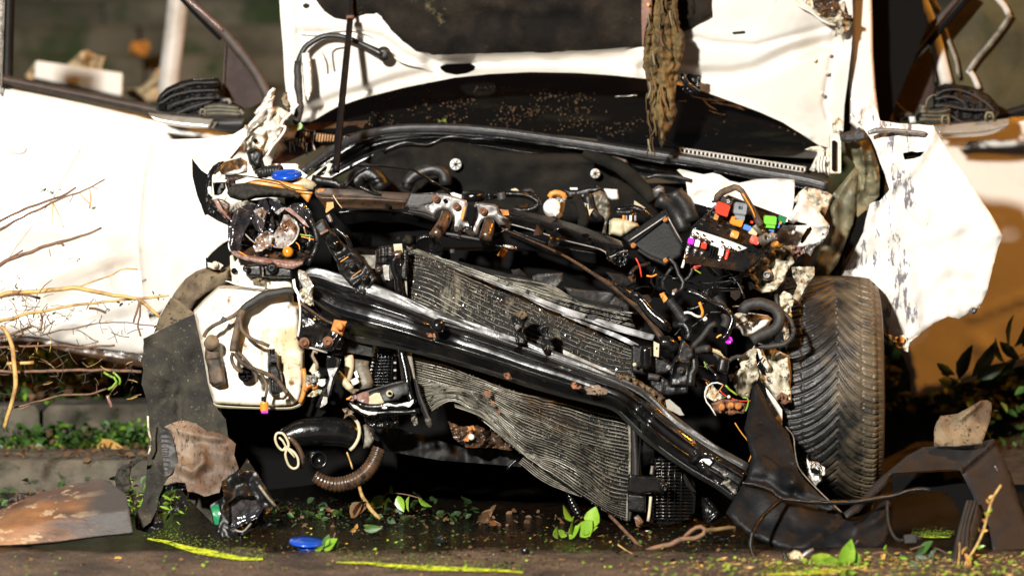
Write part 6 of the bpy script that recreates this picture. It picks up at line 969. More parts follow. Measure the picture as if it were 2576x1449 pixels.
sheet('mirror_slot', 'A:1900,790 2040,775 2050,820 1930,850', .955, 'void_black', ML); sheet('mirror_slot', 'A:1500,980 1560,970 1560,1040 1490,1040', .955, 'void_black', ML); tube('bracket_pin', 'A:1890,1090 1890,1040 1930,1035 1935,1095', .92, .0035, 'dull_alu', ML); tube('bracket_pin', 'A:2100,950 2160,945 2170,985', .92, .006, 'dull_alu', ML); tube('bracket_pin', 'A:2260,1040 2300,1080', .92, .007, 'dull_alu', ML)
for k in range(7): box('stamped_mark', P((1835 + k * 28) * k1, (752 - k * 1.5) * k1, .945), (.0045, .003, .0022), 'dull_alu', ML)
ruled('mirror_shell', ['A:1395,1062 1490,1078 1700,1098 2010,1125', 'A:1420,1100 1500,1135 1700,1170 1970,1195', 'A:1440,1120 1530,1165 1700,1200 1960,1215'], [.96, .94, .98], 'silver_shell', ML, nu=30, nv=14, prof=lambda u, v: .012 * math.sin(3.1 * v), label='silver lower shell of the left mirror', th=.02); ruled('mirror_foot', ['A:2015,1128 2150,1118 2310,1108', 'A:1968,1212 2100,1240 2270,1245'], [.95, .97], 'grey_plastic', ML, nu=16, nv=8, prof=lambda u, v: .02 * math.sin(3.1 * v)); tube('foot_glint', 'A:2000,1215 2050,1150', .93, .004, 'dull_alu', ML)
# right side of the car
sheet('a_pillar', 'F:2142,-70 2191,-70 2195,60 2196,133 2202,220 2212,304 2216,330 2160,330 2140,310 2138,200 2143,100', .86, 'white_paint', C, rnd=(6, .02), th=.02, label='white right door pillar behind the bonnet edge')
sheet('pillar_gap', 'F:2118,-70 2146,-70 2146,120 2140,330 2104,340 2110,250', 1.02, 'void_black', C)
sheet('door_opening', 'F:2188,-70 2310,-70 2330,70 2300,150 2262,240 2228,330 2225,520 2215,620 2150,900 2190,300', 1.06, 'void_black', C);  # black sheet stands in for the dark cabin behind the opening
DR = sheet('right_door', 'F:2240,330 2330,318 2480,302 2500,304 2540,294 2700,262 2860,232 2860,800 2700,868 2576,918 2440,958 2292,1001 2289,940 2262,870 2240,700', 1.30, 'white_paint', C, sp=14, cr=.006, cs=240, th=.04, rnd=(8, .02), gx=.02, folds=[('F:2440,800 2580,745 2860,650', .007, 10), ('F:2440,826 2580,772 2860,676', -.005, 8)], dents=[(2470, 870, 26, .012)], label='white right door swung open, lit orange in the shade of the wing')
tube('window_frame', 'D:2040,-80 1940,40 1820,170 1700,310 1560,470 1450,640 1370,780 1310,930 1290,1060 1295,1160', 1.22, [.019, .02, .021, .018, .017, .017], 'trim_brown', DR, sq=.55, seg=14, n=50, label='curved black window frame of the right door'); tube('window_seal', 'D:2080,-60 1950,100 1810,260 1680,420', 1.20, .009, 'void_black', DR); tube('frame_ridge', 'D:1960,-20 1700,300 1480,600 1360,850', 1.19, .003, 'brown_metal', DR)
sheet('quarter_glass', 'D:1690,440 1700,600 1730,900 1600,1000 1500,1140 1330,1150 1340,1000 1400,800 1520,600', 1.25, 'quarter_glass', DR); sheet('corner_trim', 'D:1290,1150 1300,1000 1370,950 1480,1060 1500,1140', 1.22, 'matt_black', DR, rnd=(4, .01)); tube('corner_cushion', 'D:1380,1150 1420,1090 1500,1090 1540,1140', 1.18, .011, 'grey_plastic', DR)
ruled('window_sill_trim', ['F:2495,288 2576,263 2700,232 2860,195', 'F:2500,306 2576,288 2700,258 2860,226'], [1.24, 1.24], 'matt_black', DR, nu=20, nv=8, prof=lambda u, v: .01 * math.sin(3.1 * v))
for a, yy, r, mm in (('D:1600,-40 1680,180 1750,400 1800,600 1850,800', 1.28, .020, 'post_paint'), ('D:1540,-40 1590,130 1630,250', 1.28, .005, 'dull_alu'), ('D:1680,-40 1740,60 1780,130', 1.28, .012, 'dull_alu'), ('D:1690,500 1720,650 1740,780', 1.28, .004, 'dull_alu'), ('D:1810,230 1870,400 1930,560 1960,740', 1.28, .007, 'dull_alu'), ('D:2300,-40 2390,60 2430,140', 1.28, .010, 'post_paint'), ('D:2450,140 2380,250 2250,420 2130,560 2050,680', 1.28, .010, 'dull_alu'), ('D:2040,660 2090,710 2150,840', 1.28, .009, 'post_paint')):
    tube('reflection_strip', a, yy, r, mm, DR, seg=12, sq=.6)  # pale strips added to imitate reflections in the door glass
MR = sheet('right_mirror', 'D:1570,1150 1560,1090 1620,1040 1720,1010 1715,900 1740,830 1830,790 1950,800 2060,815 2160,850 2250,900 2330,990 2345,1060 2300,1130 2200,1150 1900,1170 1700,1172', 1.02, 'matt_black', C, rnd=(14, .06), th=.08, cr=.02, cs=14, sp=4.5, folds=[('D:1730,920 1900,900 2100,980 2290,1060', .014, 3), ('D:1740,980 1900,1000 2240,1040', .012, 3)], label='right door mirror with its cover torn off')
for a in ('D:1740,900 1850,850 2000,860 2200,960 2310,1060', 'D:1740,940 1850,910 1950,930 2050,1000', 'D:1730,1000 1900,1010 2100,1040 2250,1040', 'D:1840,1060 1930,1120 2000,1160 2100,1150'): tube('mirror_rib', a, .985, .0032, 'grey_plastic', MR, wob=.002)
for k in range(7): tube('mirror_bellows', 'D:%d,%d %d,%d %d,%d' % (1640 - k * 10, 1035 + k * 18, 1760, 1040 + k * 18, 1880, 1010 + k * 24), .97, .0028, 'olive_primer' if k % 2 else 'grey_plastic', MR, wob=.002)
sheet('mirror_slot', 'D:1750,830 1890,820 1900,870 1780,890', .99, 'void_black', MR); tube('sensor_wire', 'D:1650,1010 1660,950 1700,905 1750,900', .97, .0022, 'dull_alu', MR); disc('spring_coil', P(1889 + 1625 * k1, 1030 * k1, .97), [(.011, -.012), (.014, -.008), (.011, -.004), (.014, 0), (.011, .004), (.014, .008), (.010, .012)], 'dull_alu', MR, rot=(8, 0, 0))
for a in ('D:1805,1170 1805,1100 1860,1095 1865,1170', 'D:2215,1140 2220,1070 2275,1070 2290,1140', 'D:2250,1110 2255,1090'): tube('bracket_pin', a, .96, .0045, 'olive_primer', MR)
sheet('white_pivot', 'D:1490,1105 1550,1100 1560,1160 1500,1165', .97, 'white_plastic', MR, rnd=(3, .01)); ruled('mirror_shell', ['D:1725,1192 1900,1175 2200,1145 2450,1115', 'D:1770,1250 1900,1255 2200,1240 2430,1180', 'D:1795,1300 1900,1300 2150,1290 2300,1262 2420,1200'], [.98, .95, 1.0], 'silver_shell', MR, nu=34, nv=16, prof=lambda u, v: .012 * math.sin(3.1 * v), th=.02, label='silver lower shell of the right mirror')
sheet('door_glass', 'D:2000,20 2300,-200 3000,-400 3000,1000 2500,1085 2330,1080 2200,900 1800,900 1730,800 1700,420 1800,260', 1.31, 'olive_reflection_glass', DR, cr=.004, cs=120)
# ---- torn bumper skin, lower right
BS = sheet('bumper_skin', 'F:1888,1010 1893,975 1906,965 1925,1000 1948,1048 1985,1092 2000,1150 2008,1185 2030,1212 2066,1248 2095,1268 2116,1290 2120,1305 2140,1312 2165,1308 2200,1278 2226,1258 2240,1262 2246,1290 2240,1340 2230,1372 2200,1389 2100,1394 2000,1390 1940,1372 1890,1348 1850,1318 1826,1290 1850,1250 1880,1200 1890,1150 1872,1080', -.18, 'skin_plastic', C, gy=-.075, cr=.015, cs=120, sp=8, rnd=(6, .015), th=.004,
   folds=[('U:0,540 130,560 280,650 460,720 860,890', -.02, 14), ('U:300,480 380,500 450,620', .02, 10), ('F:1990,1092 2004,1180 2066,1246 2118,1296', .014, 5), ('U:760,960 500,1160', .012, 16), ('U:1300,760 1200,900 1000,980', .02, 20)], dents=[(1985, 1213, 22, .035), (2000, 1238, 8, -.02)], label='torn black bumper skin dragged under the right corner')
disc('tow_hole', P(1889 + 405 * k1, 1062.2 + 665 * k1, -.20), [(.011, 0), (.011, .002)], 'void_black', BS)
BA = sheet('bumper_arm', 'F:2122,1290 2160,1262 2200,1215 2236,1185 2280,1148 2322,1125 2390,1120 2455,1116 2490,1106 2500,1104 2520,1140 2545,1196 2565,1265 2590,1330 2640,1480 2520,1480 2500,1420 2490,1360 2470,1300 2440,1230 2415,1182 2380,1180 2300,1186 2244,1190 2230,1220 2190,1255 2160,1288 2130,1302', -.30, 'arm_plastic', C, gy=-.11, gx=.02, cr=.012, cs=90, sp=8, rnd=(5, .012), th=.005, folds=[('F:2415,1180 2500,1108', .03, 8), ('F:2244,1190 2415,1182', .02, 6)], label='bent dark grey bumper arm reaching right')
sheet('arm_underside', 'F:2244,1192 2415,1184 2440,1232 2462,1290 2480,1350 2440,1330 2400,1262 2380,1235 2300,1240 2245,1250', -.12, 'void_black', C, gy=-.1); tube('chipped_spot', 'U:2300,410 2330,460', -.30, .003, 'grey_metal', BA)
for i, (a, b) in enumerate((((2035, 735), (2068, 735)), ((2070, 735), (2098, 738)), ((2105, 738), (2135, 745)))):
    x0, x1 = a[0], b[0]; dx = [(0, 0), (60, 60), (100, 90)][i][0]
    ruled('grille_strip', ['U:%d,735 %d,1000 %d,1345' % (x0, x0 - 75, x0 - 150 + dx * .4), 'U:%d,738 %d,1000 %d,1345' % (x1, x1 - 75 + 8, x1 - 146 + dx * .5 + 20)], [[-.30, -.5, -.62]] * 2, 'grey_plastic', C, nu=20, nv=6, th=.012, prof=lambda u, v: .010 * math.sin(3.1 * v))
ruled('grille_strip', ['U:2135,760 2100,900 2060,1050 2010,1345', 'U:2190,860 2160,1000 2100,1180 2060,1350'], [[-.32, -.5, -.62]] * 2, 'grey_plastic', C, nu=20, nv=6, th=.012, prof=lambda u, v: .006 * math.sin(3.1 * v)); sheet('strip_foot', 'U:1740,1400 1860,1330 2000,1345 2060,1449 1800,1460', -.63, 'black_plastic', C)
sheet('torn_lining', 'F:2350,1122 2350,1080 2356,1062 2366,1046 2390,1043 2409,1040 2440,1024 2468,1007 2484,1006 2496,1014 2493,1050 2480,1090 2470,1116 2410,1122', -.10, 'mud_tan', C, gy=-.08, cr=.012, cs=50, rag=.6, rnd=(3, .006), folds=[('O:1980,1370 2150,1230', .02, 9)], label='torn sandy lining standing behind the bumper arm')
sheet('white_bracket', 'U:525,330 545,365 620,370 700,430 700,500 660,510 665,560 610,600 560,560 530,520 535,450', -.05, 'white_plastic', C, cr=.015, cs=10, rag=.8, rnd=(3, .01)); sheet('bracket_hole', 'U:560,440 600,425 640,450 650,480 620,490 570,475', -.07, 'void_black', C)
for i in range(14):
    rg = random.Random(i + 5); x, y = rg.uniform(430, 700), rg.uniform(170, 460); tube('loose_fibre', [(1889 + x * k1, 1062 + y * k1), (1889 + (x + rg.uniform(-40, 60)) * k1, 1062 + (y + rg.uniform(-60, 60)) * k1), (1889 + (x + rg.uniform(0, 110)) * k1, 1062 + (y + rg.uniform(20, 190)) * k1)], -.06, .0009, 'matt_black', C, seg=4)
tube('fibre_strand', 'U:80,-10 200,50 330,70 420,130 560,220 660,290 740,420', [-.1, -.06], .0014, 'matt_black', C, seg=5); tube('bumper_rim_line', 'U:330,40 400,130 415,260 450,420 560,560 740,740 860,850', [-.17, -.22], .0017, 'dull_alu', C, seg=5)
HR = tube('corrugated_loom', 'T:1860,570 1960,585 2060,615 2140,650 2180,690 2225,715', [-.22, -.28], .0048, 'black_gloss', C, corr=(.0046, .14)); tube('corrugated_loom', 'U:285,725 420,735 560,750 800,755 1000,748 1200,715 1350,690 1480,650 1600,632 1690,640', [-.29, -.32, -.34], .0062, 'black_gloss', C, corr=(.0050, .14), label='ribbed black cable conduit across the bumper skin')
tube('corrugated_loom', 'U:290,728 200,800 100,900 30,1010 0,1120 5,1210 50,1290 120,1325 200,1335', [-.30, -.45, -.52], .0052, 'black_gloss', C, corr=(.0046, .14)); tube('corrugated_loom', 'U:1290,740 1285,830 1300,960 1340,1060 1390,1110 1440,1110', [-.35, -.46], .004, 'rubber', C, corr=(.0046, .1)); box('grey_connector', P(1889 + 1500 * k1, 1062 + 1098 * k1, -.46), (.03, .02, .021), 'grey_plastic', C, rot=(0, -4, 0)); tube('connector_tail', 'U:1545,1095 1625,1100', -.46, .007, 'black_plastic', C)
PC = sheet('cream_sensor', 'U:325,1260 380,1240 420,1212 470,1225 500,1280 480,1330 420,1345 340,1320', -.53, 'cream_plastic', C, th=.02, rnd=(5, .012), cr=.01, cs=8, label='cream sensor plug at the end of the conduit'); tube('sensor_stalk', 'U:460,1285 530,1230 590,1195', -.54, [.006, .007, .004], 'grey_metal', PC); tube('sensor_ring', 'U:440,1225 480,1260 490,1310', -.55, .0035, 'fuse_beige', PC); tube('sensor_cable', 'U:310,1210 330,1270 350,1340', -.54, .006, 'black_gloss', PC, corr=(.006, .15)); tube('sensor_cable', 'U:220,1335 300,1325 340,1300', -.53, .0028, 'white_plastic', PC)
# ================================================================== LOOSE THINGS
# hanging strip of torn bark over the bonnet edge
BK = sheet('hanging_bark', 'F:1617,-70 1618,60 1620,120 1618,170 1625,195 1634,240 1637,300 1640,310 1652,308 1656,330 1658,362 1664,371 1672,366 1676,340 1684,330 1698,300 1704,280 1698,255 1702,215 1706,185 1716,145 1722,130 1722,90 1712,70 1705,30 1704,-70', .62, 'bark', None, cr=.028, cs=22, sp=4, rag=2.2, rnd=(14, .03), th=.012, gx=.01,
   folds=[('C:1330,0 1330,300 1300,560 1340,900 1350,1100', -.02, 5), ('C:1420,0 1400,300 1420,560 1440,800 1400,1000 1410,1300', .018, 7), ('C:1500,0 1510,300 1540,600 1520,900', -.02, 5)], label='long strip of torn mossy bark hanging over the open bonnet', cat='bark')
mat('torn_wood', (.20, .105, .085), .8, (.30, .17, .12), 20, .45, .65, bump=.4)
sheet('bare_wood', 'C:1222,-200 1325,-200 1320,150 1270,260 1240,420 1228,440 1220,200', .60, 'torn_wood', BK, rnd=(4, .01), cr=.01)
for i in range(30):
    rg = random.Random(i + 900); y = rg.uniform(-40, 350); x0 = 1626 + rg.uniform(0, 80) * (1 - max(0, y) / 480); tube('bark_fibre', [(x0, y), (x0 + rg.uniform(-6, 6), y + rg.uniform(10, 30)), (x0 + rg.uniform(-9, 9), y + rg.uniform(30, 60))], .585, rg.uniform(.0012, .0032), rg.choice(['bark', 'bark', 'olive_primer', 'bark', 'twig']), BK, seg=5, wob=.004)
sheet('small_leaf_on_bark', 'C:1268,35 1285,28 1298,45 1290,65 1272,55', .575, 'leaf_yellow', BK)
# brown bumper fragment on the road, left
mat('fragment_skin', (.075, .040, .026), .55, (.28, .13, .05), 4, .44, .60, (.38, .27, .16), 15, .555, .59, bump=.7, bs=90, stretch=(.7, 1, 2.2), grad=(0, -1.10, -.98, (.055, .050, .048), .2))
mat('mud_splash', (.42, .30, .18), .85, (.3, .2, .12), 30, .4, .6, bump=.5, alpha=(38, .50, .56))
BF = root('bumper_fragment', (-1.25, -.35, 0), 'rust brown bumper corner piece lying on the road at lower left', 'bumper piece')
ruled('shell', ['Q:-300,900 0,820 180,740 280,702 420,650 600,600 800,562 990,540', 'Q:-300,980 0,900 280,800 600,720 850,690 1060,682 1190,675', 'Q:-300,1060 0,1010 300,960 600,900 900,860 1215,820', 'Q:-300,1165 0,1160 260,1150 500,1130 700,1105 900,1078 1100,1058 1252,1040'], [[-.10, -.12], [-.20, -.2], [-.29, -.27], [-.31, -.30]], 'fragment_skin', BF, nu=70, nv=36, prof=lambda u, v: .006 * noise.noise((u * 8, v * 5, 0)), th=.005)
ruled('rim', ['Q:-300,1162 0,1160 260,1150 500,1130 700,1105 900,1078 1100,1058 1252,1042', 'Q:-300,1180 0,1175 260,1165 500,1145 700,1117 900,1088 1100,1066 1250,1052'], [-.315, -.31], 'void_black', BF, nu=40, nv=3, th=.01); sheet('torn_back_flap', 'Q:35,800 90,720 150,665 250,690 340,700 280,720 180,760 60,800', -.10, 'trim_brown', BF, cr=.02, cs=16)
# blue cap, lying on the road
def onroad(s, lift=0): x, y = pts(s)[0]; return G(x, y, lift)
BC2 = root('blue_cap', onroad('R:980,1210'), 'blue plastic lid tipped up on the wet road beside a leaf', 'plastic lid'); c0 = onroad('R:960,1200')
disc('lid', c0 + Vector((0, 0, .020)), [(.044, -.003), (.046, .0), (.043, .004), (.02, .006)], 'blue_plastic', BC2, rot=(7, 4, 0), seg=28); disc('rim', c0 + Vector((.006, 0, .004)), [(.030, -.003), (.031, .002), (.026, .003)], 'blue_plastic', BC2, rot=(0, 0, 0), seg=28)
disc('bottle_neck', onroad('R:2230,1160', .0) + Vector((0, 0, .014)), [(.009, -.015), (.012, -.012), (.013, .01), (.014, .012)], 'glass_dark', None, rot=(70, 0, 60), label='small dark metal sleeve lying on the road under the radiator', cat='metal sleeve'); disc('ball_joint', onroad('F:1321,1394', 0) + Vector((0, 0, .010)), [(.004, -.009), (.010, -.005), (.011, .001), (.007, .008), (.003, .011)], 'black_gloss', None, rot=(0, 0, 0), label='small black ball on the road right of the dark sleeve', cat='ball joint')
# spray paint lines of the accident survey
def spray(label, line, w_):
    p = catmull(pts(line), 40); V = []
    for i, (x, y) in enumerate(p):
        h = w_ * (1 - .75 * abs(i / 39 * 2 - 1)) * .5; a = G(x, y + h * .8); b = G(x, y - h * 1.2); V += [Vector((a.x, a.y, .004)), Vector((b.x, b.y, .004))]
    o = link('paint_line', V, [[2 * i, 2 * i + 2, 2 * i + 3, 2 * i + 1] for i in range(39)], 'spray_paint', None, label=label, cat='paint line')
    V = []; Fc = []; rg = random.Random(label)
    for i in range(520):
        x, y = p[rg.randrange(40)]; y += w_ * .6 * rg.gauss(0, .8) - abs(rg.gauss(0, 1)) * w_ * .9; x += rg.uniform(-14, 14); c = G(x, y); s = rg.uniform(.0006, .0022); b = len(V)
        V += [(c.x + s * rg.uniform(.5, 1.5) * math.cos(q), c.y + s * 3 * math.sin(q), .009) for q in (.3, 1.8, 3.4, 4.9)]; Fc.append([b, b + 1, b + 2, b + 3])
    link('overspray', V, Fc, 'leaf_lime_spray', o, smooth=False, kind='stuff')
spray('neon yellow spray line left of the fog lamp surround', 'Q:1390,1110 1560,1140 1700,1185 1850,1225 2050,1260 2250,1295 2400,1305 2480,1300', 17)
spray('long neon yellow spray line in the middle foreground', 'R:1240,1335 1500,1340 1700,1360 2000,1385 2400,1400 2800,1412 3000,1430', 12)
spray('short neon yellow spray line beside the grey connector', 'U:1560,1090 1700,1092 1880,1096', 7)
spray('neon yellow spray line at the lower right under the leaves', 'U:100,1450 400,1440 700,1420 1000,1385 1080,1360', 13)
# fallen twigs, sticks and leaves
tube('forked_stick', 'T:930,1215 1050,1180 1200,1130 1290,1100 1400,1090 1490,1050 1500,1010 1450,985 1370,1020 1310,1080', -.36, [.006, .007, .006, .005], 'twig', None, seg=8, wob=.004, label='looped mossy stick on the road below the black scoop', cat='stick'); tube('stick', 'T:1500,1020 1600,1010 1700,995 1780,998', -.36, [.006, .0045], 'bark', None, seg=8, wob=.003, label='short mossy stick end right of the looped stick', cat='stick')
tube('stick', 'T:600,880 700,980 820,1100 900,1180 950,1220', [-.05, -.35], .0045, 'twig', None, wob=.003, label='thin stick leaning down from the radiator corner', cat='stick'); tube('grass_stalk', 'T:675,1150 780,1220 900,1270 1050,1290 1200,1290 1430,1240', -.44, .0017, 'yellow_twig', None, seg=5, label='dry curved stalk lying below the radiator end', cat='stalk')
tube('stick', 'R:1455,600 1480,680 1540,790 1600,860 1655,905', -.02, [.0045, .006, .005], 'yellow_twig', None, wob=.003, label='pale broken stick standing under the ribbed hose', cat='stick'); tube('stalk', 'R:1340,280 1370,360 1395,440', .02, .0025, 'yellow_twig', None, label='yellow stalk tucked behind the intake pipe', cat='stalk'); tube('straw', 'G:1370,715 1410,780 1455,838', .1, .0014, 'fuse_beige', None, seg=5, label='single straw lying across the left crossmember arm', cat='straw')
def sprig(label, stem_pts, Yd, leaves, m, size, mstem='twig', wd=.5, sr=.0018, cat='leafy twig'):
    p = [P(x, y, z) for (x, y), z in zip(catmull(pts(stem_pts), 14), lerpY(Yd, 14))]; r = root('leafy_twig', min(p, key=lambda v: v.z), label, cat)
    V, Fc = sweep(p, sr, 5); link('stem', V, Fc, mstem, r); rg = random.Random(label)
    for (lx, ly, ang, s) in leaves:
        x, y = pts(lx + ':%f,%f' % ly)[0]; a = R(ang); leaf(r, P(x, y, float(np.interp(x, [min(q_[0] for q_ in pts(stem_pts)), max(q_[0] for q_ in pts(stem_pts)) + 1e-3], [lerpY(Yd, 2)[0], lerpY(Yd, 2)[-1]]))) , (math.cos(a), rg.uniform(-.5, -.1), math.sin(a)), s * size, m if not isinstance(m, list) else rg.choice(m), rg.uniform(-60, 60) + 90, wd)
    return r
sprig('glossy lime leaves in front of the dripping nozzle', 'T:420,1080 300,1060 200,1040 100,1060', -.2, [('T', (260, 930), 130, 1.3), ('T', (250, 1060), 95, 1.5), ('T', (320, 1080), 60, 1.5), ('T', (420, 1000), 80, 1.5), ('T', (200, 1070), 150, .8), ('T', (110, 1100), 100, .9), ('T', (330, 1050), 30, 1.2), ('T', (220, 1100), 60, 1.2)], 'leaf_lime', .040, wd=.75)
sprig('green leaf spray on the road below the engine', 'R:1560,790 1700,680 1760,665 1900,680 2050,720', .25, [('R', (1700, 690), 215, 1.2), ('R', (1740, 700), 250, 1.2), ('R', (1820, 690), 290, 1.1), ('R', (1930, 690), 260, 1.0), ('R', (2010, 700), 320, 1.1), ('R', (1650, 740), 200, .9), ('R', (1780, 680), 110, .7)], ['leaf_lime', 'leaf_green'], .045, wd=.6)
sprig('small green leaf pair on the scuttle under the windscreen', 'B:1720,1160 1760,1140 1800,1160', .93, [('B', (1750, 1145), 160, 1), ('B', (1760, 1150), 40, .9)], 'leaf_lime', .016, wd=.7)
sprig('crumpled green leaf beside the blue lid', 'R:1120,1200 1200,1120 1230,1040', -.40, [('R', (1130, 1210), 50, 1.2), ('R', (1120, 1190), 20, 1.1), ('R', (1140, 1200), 80, 1), ('R', (1020, 1200), 20, .8)], ['leaf_lime', 'leaf_green'], .042, wd=.6)
sprig('single green leaf on wet road above the blue lid', 'R:1500,1010 1560,990 1680,980', -.15, [('R', (1500, 1010), 8, 1.1), ('R', (1600, 990), 170, .7)], 'leaf_green', .046, wd=.45)
sprig('big lime leaf with a second upright leaf at lower right', 'U:1010,1110 960,1180 900,1290 850,1390', -.62, [('U', (860, 1370), 160, 1.7), ('U', (865, 1365), 75, 1.5), ('U', (950, 1190), 290, 1.0), ('U', (855, 1380), 150, 1.2)], 'leaf_lime', .052, wd=.55)
sprig('small leaved twig on the road right of the lime leaf', 'U:1140,1240 1240,1220 1330,1260 1400,1310 1440,1370', -.62, [('U', (1230 + 28 * (i % 6) * 1.2, 1215 + 26 * (i // 2)), (20 + i * 67) % 360, .8) for i in range(12)], ['leaf_lime', 'leaf_lime', 'leaf_yellow'], .024, wd=.5)
sprig('dark curled leaves behind the small leaved twig', 'U:1500,1200 1600,1170 1700,1170 1870,1240', -.55, [('U', (1540, 1260), 20, 1.2), ('U', (1600, 1250), 60, 1), ('U', (1560, 1310), 340, 1.1), ('U', (1640, 1180), 300, .8)], ['leaf_dark', 'leaf_green'], .05, wd=.6)
sprig('bright rounded green leaf on the litter at lower right', 'U:1460,1300 1480,1330 1520,1380', -.64, [('U', (1470, 1300), 330, 1.2), ('U', (1480, 1360), 10, .9)], 'leaf_green', .034, wd=.8)
sprig('upright dry twig with tiny leaves at the right edge', 'U:2360,590 2280,720 2240,850 2190,1030 2120,1180 2040,1300 2000,1400', -.66, [('U', (2240 - i * 14 + (i % 3) * 30, 720 + i * 42), (40 + i * 97) % 360, .8) for i in range(16)], ['leaf_lime', 'leaf_yellow'], .021, 'yellow_twig', wd=.5, sr=.0035)
sprig('second dry twig left of the upright one', 'U:1970,1130 1965,1250 1950,1400', -.66, [('U', (1990, 1250), 70, .9), ('U', (2010, 1230), 300, 1.2)], 'leaf_yellow', .03, 'yellow_twig', wd=.4)
sprig('yellow oak like leaf scrap on the road below the spray line', 'Q:980,1270 1070,1290 1180,1290', -.52, [('Q', (990, 1275), 350, 1), ('Q', (1070, 1300), 20, .9), ('Q', (1100, 1290), 340, .9)], 'leaf_yellow', .024, wd=.7)
sprig('rolled green leaf left of centre on the brown road', 'Q:865,1385 940,1350 1010,1345', -.58, [('Q', (865, 1380), 15, 1.3), ('Q', (900, 1370), 10, 1)], 'leaf_lime', .034, wd=.4)
sprig('brown curled leaf standing under the intake pipe', 'R:1400,900 1480,800 1520,760', -.03, [('R', (1380, 900), 60, 1.4), ('R', (1440, 900), 80, 1.6), ('R', (1400, 880), 40, 1.1)], 'leaf_brown', .04, wd=.8)
sprig('orange brown leaf on the wet road in the middle', 'R:1370,1030 1400,1000 1430,1010', -.16, [('R', (1370, 1030), 30, 1), ('R', (1410, 1010), 60, .8)], 'leaf_yellow', .022, wd=.8)
sprig('brown leaf heap below the radiator dip', 'S:640,1380 720,1340 860,1400', -.1, [('S', (650, 1380), 40, 1.2), ('S', (760, 1380), 80, 1.4), ('S', (830, 1400), 140, 1.2), ('S', (700, 1370), 60, 1)], ['leaf_brown', 'leaf_brown', 'leaf_green'], .04, wd=.8)
sprig('brown torn leaf beside the cream sensor plug', 'T:1790,1390 1900,1330 2000,1380', -.52, [('T', (1840, 1360), 10, 1.6), ('T', (1880, 1390), 350, 1.6), ('T', (1780, 1360), 340, 1)], ['leaf_brown', 'trim_brown'], .036, wd=.8)
sprig('lime grass tuft in the litter right of the sensor plug', 'U:420,1350 560,1340 620,1350', -.60, [('U', (470 + i * 28, 1350 + (i % 3) * 8), 10 + i * 25, .9) for i in range(7)], 'leaf_lime', .022, wd=.3)
# litter: chips of leaf, plastic and glass strewn on the road
def litter(name, label, cat, m, n, area, smin, smax, seed, flat=True, ar=.5):
    rg = random.Random(seed); V = []; Fc = []
    for i in range(n):
        x0, x1, y0, y1 = rg.choice(area); x, y = rg.uniform(x0, x1), rg.uniform(y0, y1); c = G(x, y); s = rg.uniform(smin, smax) ; b = len(V); a = rg.uniform(0, 6.3); t = rg.uniform(-.5, .9)
        qv = Vector((math.cos(a), math.sin(a), 0)); rv = Vector((-math.sin(a), math.cos(a), t)) * rg.uniform(.25, .8) * ar * 2; h = Vector((0, 0, .003 + s * .4))
        V += [c - qv * s + h, c - rv * s + h, c + qv * s * .8 + h * 1.4, c + rv * s * 1.1 + h * 1.2]; Fc.append([b, b + 1, b + 2, b + 3])
    link(name, V, Fc, m, None, smooth=False, label=label, cat=cat, kind='stuff')
WET = [(600, 1850, 1290, 1400), (1000, 1900, 1340, 1430), (640, 1100, 1255, 1330)]; ALL = [(0, 2576, 1395, 1460), (500, 1900, 1330, 1440), (1900, 2576, 1400, 1455)]; RT_ = [(2250, 2576, 1395, 1455), (2080, 2576, 1395, 1455), (1930, 2576, 1402, 1455), (1780, 2300, 1408, 1452), (1600, 2200, 1415, 1455)]
litter('leaf_litter', 'bright green leaf scraps strewn over the road', 'leaf litter', 'leaf_lime', 420, ALL, .001, .007, 1); litter('leaf_litter', 'dull green and olive leaf bits on the wet road', 'leaf litter', 'leaf_green', 700, WET + ALL, .0015, .007, 2)
litter('leaf_litter', 'yellow leaf crumbs on the road', 'leaf litter', 'leaf_yellow', 260, ALL + RT_, .001, .006, 3); litter('leaf_litter', 'brown leaf crumbs on the road', 'leaf litter', 'leaf_brown', 900, ALL + WET, .0015, .008, 4); litter('plastic_splinters', 'black plastic splinters on the wet road', 'debris', 'black_gloss', 500, WET, .002, .012, 5)
litter('glass_crumbs', 'glinting glass crumbs on the wet road', 'glass crumbs', 'chrome', 600, WET, .0007, .0026, 6); litter('leaf_litter', 'dense pale leaf litter at the lower right', 'leaf litter', 'leaf_lime', 420, RT_, .002, .011, 7); litter('leaf_litter', 'straw coloured litter at the lower right', 'leaf litter', 'yellow_twig', 420, RT_, .003, .016, 8, ar=.12)
# plants under and behind the car, the verge and the brambles
def pt_on_bank(x, y): return Vector((x, y, bank_z(x, y) if y > 1.12 else (.1 if y > .76 else 0)))
def cloud(n, x0, x1, y0, y1, h, s0, s1, seed, blocks=1):
    rg = random.Random(seed); out = []
    for i in range(n):
        x, y = rg.uniform(x0, x1), rg.uniform(y0, y1); d = noise.noise((x * 4, y * 4, seed)) + .35
        if d < rg.uniform(-.2, .5) * blocks: continue
        p = pt_on_bank(x, y); out.append((p + Vector((0, 0, rg.random() ** 1.5 * h * (.4 + max(0, d)))), rg.uniform(s0, s1)))
    return out
leafcloud('verge_ivy', cloud(1500, -2.1, -1.0, 1.14, 1.38, .09, .015, .036, 1), 'leaf_green', 'mid green ivy strip along the kerb on the left', 'ivy', 1, .8); leafcloud('verge_weeds', cloud(420, -2.1, -.95, 1.14, 1.36, .09, .010, .03, 2), 'leaf_lime', 'lighter weeds among the kerbside ivy', 'weeds', 2, .6); leafcloud('verge_dead_leaves', cloud(380, -2.1, -.95, 1.12, 1.45, .05, .015, .04, 22), 'leaf_brown', 'brown dead leaves among the kerbside ivy', 'dead leaves', 22, .7)
